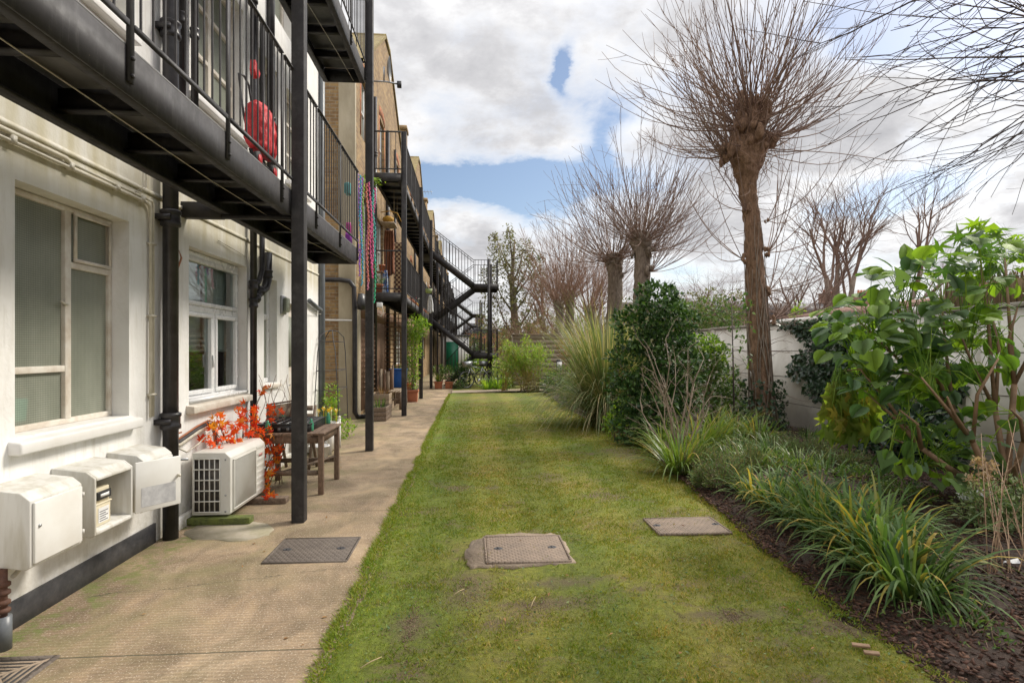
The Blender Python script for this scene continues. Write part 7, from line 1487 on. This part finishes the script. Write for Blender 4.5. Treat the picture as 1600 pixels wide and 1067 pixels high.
jl = [((1092,748),.26,.30,'feathery juniper with rusty tips beside the strappy clumps'),((1128,770),.30,.32,'grey green juniper mound next to the lawn edge'),((1165,745),.28,.28,'green juniper mound behind the liriope row'),((1215,712),.36,.24,'low feathery ground shrub below the white wall'),((1265,715),.36,.22,'low feathery ground shrub under the yellow drooping leaves'),((1180,700),.34,.24,'low feathery shrub left of the tallest trunk'),((1320,735),.34,.20,'low feathery shrub under the large leaved plant')]
for (uv, r, h, lb) in jl:
    p = gnd(*uv); needles('juniper', lb, (p.x, p.y, 0), [(p.x, p.y, h*.8, r, r, h), (p.x+r*.7, p.y+r*.4, h*.6, r*.7, r*.7, h*.8), (p.x-r*.5, p.y+.1, h*.5, r*.6, r*.6, h*.7)], 110, .034)
# liriope row along the lawn edge
cl = [((1175,785),120,.46,'first, farthest clump beside the juniper'),((1205,800),130,.50,'second clump from the far end'),((1240,818),150,.55,'third clump from the far end'),((1225,780),100,.5,'fourth clump, set back in the bed'),((1275,842),160,.58,'fifth clump, midway along the row'),((1270,800),110,.5,'sixth clump, set back behind the middle'),((1325,872),190,.66,'seventh clump beside the small worn patch'),((1318,825),120,.55,'eighth clump, set back with upright tips'),((1372,905),210,.72,'ninth and largest clump near the camera'),((1415,940),170,.68,'nearest clump, sprawling over the bark'),((1375,858),110,.6,'clump set back behind the largest')]
for (uv, n, L, lb) in cl:
    p = gnd(*uv); tuft('liriope_clump', 'green strappy liriope along the lawn edge, '+lb, 'plant', (p.x+.03, p.y, .03), int(n*.85), L*rnd(.86, 1.05), .0205, 'leaf_strap', rad=.12, droop=2.2, segs=8, group='liriope clumps edging the lawn')
for u, v, n, lb in ((1262,690,60,'short strap leaves at the foot of the white wall'),(1500,985,26,'small green weedy tuft in the bark at lower right'),(1290,700,50,'short strap leaves under the drooping yellow leaves')):
    p = gnd(u, v); tuft('small_tuft', lb, 'plant', (p.x, p.y, .03), n, .28, .014, 'leaf_shrub', rad=.1)
for i, (u, v) in enumerate(((1505,990),(1530,1020),(1490,960),(1420,985))):
    p = gnd(u, v); shrub('weed', ['light green weed in the bark near the lower right corner','trailing weed at the lower right corner','small weed beside the nearest liriope','tiny weed at the bed edge near the wood chips'][i], 'plant', (p.x, p.y, .03), [(p.x, p.y, .08, .11, .11, .07), (p.x+.08, p.y-.06, .06, .08, .08, .04)], [130, 90, 80, 40][i], .032, 'leaf_shrub', stems=5, stem_r=.003)
for i, (u, v, n, L, lb) in enumerate(((1210,722,110,.42,'low strappy tuft in front of the tallest trunk'),(1250,738,100,.40,'low strappy tuft between trunk and drooping leaves'),(1290,745,90,.36,'low strappy tuft below the drooping leaves'),(1180,738,110,.44,'low strappy tuft behind the first liriope clump'),(1150,720,120,.46,'low strappy tuft behind the juniper mound'))):
    p = gnd(u, v); tuft('low_tuft', lb, 'plant', (p.x, p.y, .03), n, L, .014, 'leaf_strap_warm' if i % 2 else 'leaf_shrub', rad=.2, droop=1.8, segs=7)
for u, v, lb in ((1225,745,'low leafy ground cover behind the middle of the liriope row'),(1345,760,'low leafy ground cover under the large leaved plant'),(1400,790,'low leafy ground cover at the foot of the large leaved plant')):
    p = gnd(u, v); shrub('ground_cover', lb, 'plant', (p.x, p.y, .02), [(p.x, p.y, .10, .34, .28, .10), (p.x+.25, p.y+.2, .09, .25, .25, .08)], 900, .045, 'leaf_shrub', stems=8, stem_r=.004)
# pampas seedlings / fence foot and bicycle border
for u, d, n, L, lb in ((762,21.0,90,.55,'strappy green clump in front of the bicycles'),(778,21.3,90,.55,'second strappy clump by the bicycles and bamboo'),(790,21.6,60,.5,'strappy clump at the foot of the bamboo')):
    p = atd(u, 545, d); tuft('strappy_plant', lb, 'plant', (p.x, p.y, 0), n, L, .03, 'leaf_yellowgreen', rad=.15, droop=.7)
sh('rhododendron', 'glossy leaved shrub left of the silver bicycle', 725, 600, 22.0, [(722,580,11,0),(733,575,12,0),(728,590,12,0),(718,590,9,0)], 480, .14, 'leaf_laurel')
sh('box_bush', 'low clipped dark bush beside the terracotta pots', 711, 606, 21.4, [(708,601,6,0),(718,601,7,0)], 500, .06, 'leaf_laurel')
sh('golden_bush', 'yellow green bush behind the silver bicycle', 752, 590, 24.5, [(745,570,14,0),(765,575,16,0),(780,585,14,0),(738,562,10,1)], 700, .12, 'leaf_yellowgreen')
sh('pot_shrub', 'dark shrubs growing beside the wall behind the terracotta pots', 690, 600, 26, [(684,580,9,0),(697,582,9,0)], 300, .14, 'leaf_shrub')
# bamboo
t = thing('bamboo', (1.6, 20.2, 0), 'bright yellow green bamboo clump at the end of the lawn', 'bamboo'); g = MB(); gl = MB()
for i in range(46):
    u0 = [787, 822, 828, 833, 816, 838][i % 6]+rnd(-4, 4); b_ = at(u0, 545, 20.2+rnd(-.2, .2)); b_.z = 0; tu = rnd(768, 862); tv = 518+abs(tu-812)*.5+rnd(0, 45); e = at(tu, tv, 20.2+rnd(-.7, .7)); m = b_.lerp(e, .5); m.z = e.z*.72; pts = [b_, b_.lerp(m, .5)+Vector((0, 0, .12)), m, m.lerp(e, .6)+Vector((0, 0, .12)), e]
    g.tube(pts, [.018, .016, .012, .008, .003], 5); P = []
    for s in range(44): q = rnd(.42, 1.0); j = min(3, int(q*4)); f = q*4-j; P.append(np.array(pts[j])*(1-f)+np.array(pts[j+1])*f+RNG.normal(size=3)*.10)
    k = len(P); gl.scatter(*LEAF2, np.array(P), unit(k)*.7+np.array((0, 0, -.7)), unit(k), np.stack([rnd(.05, .075, k), rnd(.13, .22, k), np.full(k, .1)], 1))
g.build('canes', 'cane', t); gl.build('foliage', 'leaf_bamboo', t)
# low growth along the foot of the bamboo and fence
sh('ground_plant', 'low green growth at the foot of the back fence', 850, 610, 20.4, [(845,600,7,0),(790,603,6,0)], 160, .10, 'leaf_shrub', stems=0)

# ------------------------------------------------------------------ ivy
def ivy(name, label, blobs, n, X=WX-.02, parent=None):
    P = []
    for u, v, ru, rv in blobs:
        k = int(n*ru*rv/4000)+8; a = rnd(0, 6.28, k); r = RNG.uniform(size=k)**.6
        for aa, rr in zip(a, r): p = atx(u+ru*rr*math.cos(aa), v+rv*rr*math.sin(aa), X-rnd(0, .09)); P.append((p.x, p.y, p.z))
    P = np.array(P); P = P[P[:, 2] > 0]; k = len(P); t = thing(name, (X, P[:, 1].mean(), P[:, 2].min()), label, 'ivy'); g = MB(); g.scatter(*LOBE3, P, unit(k)*.7+np.array((-.2, 0, -.5)), unit(k)*.5+np.array((-1., -.3, .4)), rnd(.05, .10, k)); g.build('foliage', 'leaf_ivy', t)
    g = MB()
    for i in range(14): q = P[RNG.integers(0, k)]; q2 = P[RNG.integers(0, k)]; g.tube([q, (q+q2)/2+np.array((.01, .05, -.04)), q2], .005, 4)
    g.build('stem', 'twig', t)
ivy('wall_ivy', 'dark ivy hanging down the white wall right of the tallest trunk', [(1285,520,42,26),(1300,555,34,34),(1262,565,22,22),(1245,580,16,18),(1290,590,34,26),(1310,615,30,30),(1275,610,20,16),(1325,560,26,40),(1345,600,26,44)], 1300)
ivy('wall_ivy', 'small ivy patch on the wall top beside the tallest trunk', [(1235,508,22,11),(1252,516,16,8)], 1500, WX-.03)
ivy('wall_ivy', 'ivy under the large leaved plant on the white wall', [(1400,640,50,50),(1450,680,50,50),(1470,600,40,40)], 900)
g = MB(); k = 620; a = rnd(0, 6.28, k); z = rnd(0, 1, k)**1.5*.95; r = .28+.14*RNG.uniform(size=k); P = np.stack([b0.x+r*np.cos(a), b0.y+r*np.sin(a), z], 1); g.scatter(*LOBE3, P, unit(k)*.7+np.array((0, 0, -.3)), np.stack([np.cos(a), np.sin(a), np.full(k, .5)], 1)+unit(k)*.4, rnd(.05, .09, k)); tag(g.build('ground_ivy', 'leaf_ivy'), 'ivy climbing the foot of the tallest pollarded trunk', 'ivy')
sh('wall_foot_shrub', 'dark evergreen under the large leaved plant near the wall', 1400, 700, 7.2, [(1385,680,34,0),(1430,690,36,0),(1350,690,22,.2),(1470,705,34,-.3)], 1500, .09, 'leaf_ivy', tmpl=LEAF4, stems=6)

# ------------------------------------------------------------------ large leaved plant on the right
base = gnd(1572, 800); t = thing('large_leaved_shrub', (base.x, base.y, 0), 'tall shrub with big lobed green leaves and tan stems at the right', 'shrub')
g = MB(); tips = []
B = np.array(base)
for (u0, v0, d0), ends in {(1555, 640, 5.15): [(1545,470,5.3),(1530,390,5.2),(1500,520,4.9)], (1585, 600, 5.1): [(1590,480,5.0),(1570,400,5.2),(1640,470,4.9)], (1490, 640, 5.3): [(1440,540,5.2),(1395,470,5.3),(1340,500,5.4),(1470,450,5.5)], (1440, 700, 4.9): [(1405,640,4.8),(1350,610,5.0),(1330,560,5.1)], (1520, 690, 4.7): [(1480,620,4.5),(1440,590,4.6),(1560,560,4.5)], (1600,690,4.6): [(1580,640,4.4),(1640,560,4.5)], (1500,740,5.4):[(1430,730,5.3),(1380,680,5.6)]}.items():
    m = np.array(atd(u0, v0, d0)); g.tube([B, B*.5+m*.5+np.array((rnd(-.05,.05), 0, .04)), m], [.030, .026, .022], 8)
    for u, v, d in ends: e = np.array(atd(u, v, d)); q = m*.5+e*.5+np.array((rnd(-.06,.06), rnd(-.06,.06), .05)); g.tube([m, q, e], [.018, .013, .007], 7); tips.append((m, q, e))
g.build('stem', 'stem_tan', t, smooth=True)
gl = MB(); gp = MB(); P = []; D = []; S = []; NR = []
regs = [(1450,470,95,75,.9),(1345,500,60,48,.9),(1545,420,62,60,1.0),(1400,560,85,60,.9),(1490,590,80,70,.5),(1330,560,40,50,.7),(1370,600,50,40,.6),(1570,500,60,90,.35),(1470,700,90,48,.7),(1570,660,55,60,.2),(1420,430,60,30,.7),(1500,530,80,70,.8),(1300,520,25,30,.6),(1440,640,60,50,.7),(1390,500,60,50,.8),(1420,690,70,45,.8),(1500,725,60,40,.7),(1300,500,28,24,.8)]
for u, v, ru, rv, dens in regs:
    for i in range(int(ru*rv/82*dens)):
        a = rnd(0, 6.28); r = math.sqrt(rnd(0, 1)); d = rnd(4.6, 5.9); p = np.array(atd(u+ru*r*math.cos(a), v+rv*r*math.sin(a), d))
        best = min(tips, key=lambda s: np.linalg.norm(s[2]-p)+.3*np.linalg.norm(s[1]-p)); f = rnd(0, 1); o = best[1]*(1-f)+best[2]*f
        out = p-o; L = np.linalg.norm(out)
        if L > .95: p = o+out/L*rnd(.5, .95); out = p-o; L = np.linalg.norm(out)
        if p[2] < .12: continue
        gp.tube([o, (o+p)/2+np.array((0, 0, .10*L+.02)), p], [.0045, .0035, .003], 4, cap=False)
        out[2] *= .4; out = out/(np.linalg.norm(out)+1e-6)+np.array((rnd(-.5, .5), rnd(-.5, .5), -rnd(.25, 1.1))); P.append(p); D.append(out); S.append(rnd(.09, .215)); NR.append((rnd(-.6, .4), rnd(-.8, .2), 1.0))
S = np.array(S); half = RNG.uniform(size=len(S)) < .8; P, D, NR = map(np.array, (P, D, NR))
gl.scatter(*HEART, P[half], D[half], NR[half], S[half]*.95); gl.scatter(*LOBE3, P[~half], D[~half], NR[~half], S[~half]*.9)
# palmate tufts at the very top right
k = 46; tp_ = np.array([atd(rnd(1470, 1600), rnd(355, 425), rnd(4.9, 5.6)) for _ in range(k)]); gl.scatter(*HAND, tp_, unit(k)*.8+np.array((0, 0, .1)), unit(k)*.4+np.array((-.2, -.3, 1)), rnd(.13, .24, k))
gl.build('foliage', 'leaf_big', t); gp.build('leaf_stalk', 'leaf_yellowgreen', t)
WILT = lobed(5, 0.5, .48, .7)
# drooping yellowing leaves
c = atd(1315, 580, 5.5); t = thing('wilted_cluster', (c.x, c.y, 0), 'drooping cluster of wilted yellow green lobed leaves before the ivy', 'plant'); g = MB(); gp = MB(); p0_ = gnd(1340, 770)
p1_ = atd(1440, 590, 5.1); mt_ = MB(); mt_.tube([tuple(p1_), tuple(p1_.lerp(c, .5)+Vector((0, 0, .07))), tuple(c)], [.012, .010, .008], 6); mt_.build('branch', 'stem_tan', t); P = []
for i in range(115): q = atd(rnd(1292, 1366), 592+80*rnd(0, 1)**.8, 5.5+rnd(-.22, .22)); P.append(q); gp.tube([c+Vector((rnd(-.03,.03), 0, 0)), (c+q)/2+Vector((0, 0, .10)), q], [.004, .0035, .003], 4, cap=False)
P = np.array(P); k = len(P); g.scatter(*WILT, P, unit(k)*.45+np.array((0, 0, -1.0)), unit(k)*.9+np.array((-.4, -1, .2)), rnd(.14, .26, k)); g.build('foliage', 'leaf_droop', t); gp.build('stem', 'leaf_yellowgreen', t)
# variegated shrub, dry stems, dry flower heads at lower right
p = atd(1560, 545, 4.6); L = []
for u, v, r in ((1540,790,36),(1575,830,40),(1600,780,36),(1560,870,30),(1610,860,30)): q = atd(u, v, 4.5); rr = r/FPX*4.5; L.append((q.x, q.y, max(q.z, .1), rr, rr, rr))
shrub('variegated_shrub', 'small leaved cream and green shrub at the right edge', 'shrub', (p.x, p.y, 0), L, 3800, .042, 'leaf_variegated', stems=14, stem_r=.004, skin=.3)
p = gnd(1588, 930); g = MB()
for i in range(16): q = atd(rnd(1530, 1640), rnd(640, 800), 4.2+rnd(-.4, .5)); b_ = Vector((p.x+rnd(-.12,.12), p.y+rnd(-.1,.12), 0)); g.tube([b_, b_.lerp(q, .5)+Vector((rnd(-.03,.03), 0, .03)), q], [.0045, .0035, .0015], 5); twig(g, b_.lerp(q, .6), (rnd(-1,1), rnd(-1,1), 1), rnd(.15,.35), .003, .0015, .1, 2, 5, .2, 3)
tag(g.build('bare_canes', 'stem_tan', smooth=True), 'bunch of bare tan canes rising at the lower right edge', 'stems')
t = thing('hydrangea', (gnd(1535, 850).x, gnd(1535, 850).y, 0), 'dried pinkish hydrangea heads among the shrubs at the right', 'plant'); b_ = gnd(1535, 850)
for u, v in ((1528,722),(1540,745),(1518,748),(1548,728)):
    c = np.array(atd(u, v, 4.6)); g = MB(); k = 90; g.scatter(*LEAF2, c+unit(k)*.055*(RNG.uniform(size=k)**.4)[:, None], unit(k), unit(k), .028); g.build('flower_head', 'flower_dry', t); g = MB(); g.tube([tuple(b_), c*.6+np.array(b_)*.4, c], [.005, .004, .003], 5); g.build('stem', 'stem_tan', t)
for u, v, d, w_, h_, lb in ((1530, 775, 4.7, .145, .028, 'long tilted white plant label under the large leaved plant'), (1584, 888, 3.8, .06, .03, 'small white plant label among the bare canes')):
    c = atd(u, v, d); t = thing('plant_label', (c.x, c.y, 0), lb, 'label'); g = MB(); g.add([(c.x-w_, c.y+.02, c.z-h_*.9-.012), (c.x+w_, c.y-.02, c.z-h_*.9+.03), (c.x+w_, c.y+.03, c.z+h_*.9+.03), (c.x-w_, c.y+.07, c.z+h_*.9-.012)], [(0,1,2,3)]); o = g.build('plate', 'paper_white', t); s_ = o.modifiers.new('t', 'SOLIDIFY'); s_.thickness = .004
    g = MB(); g.tube([(c.x, c.y+.05, 0), (c.x, c.y+.05, c.z)], .005, 5); g.build('stake', 'twig_dark', t)
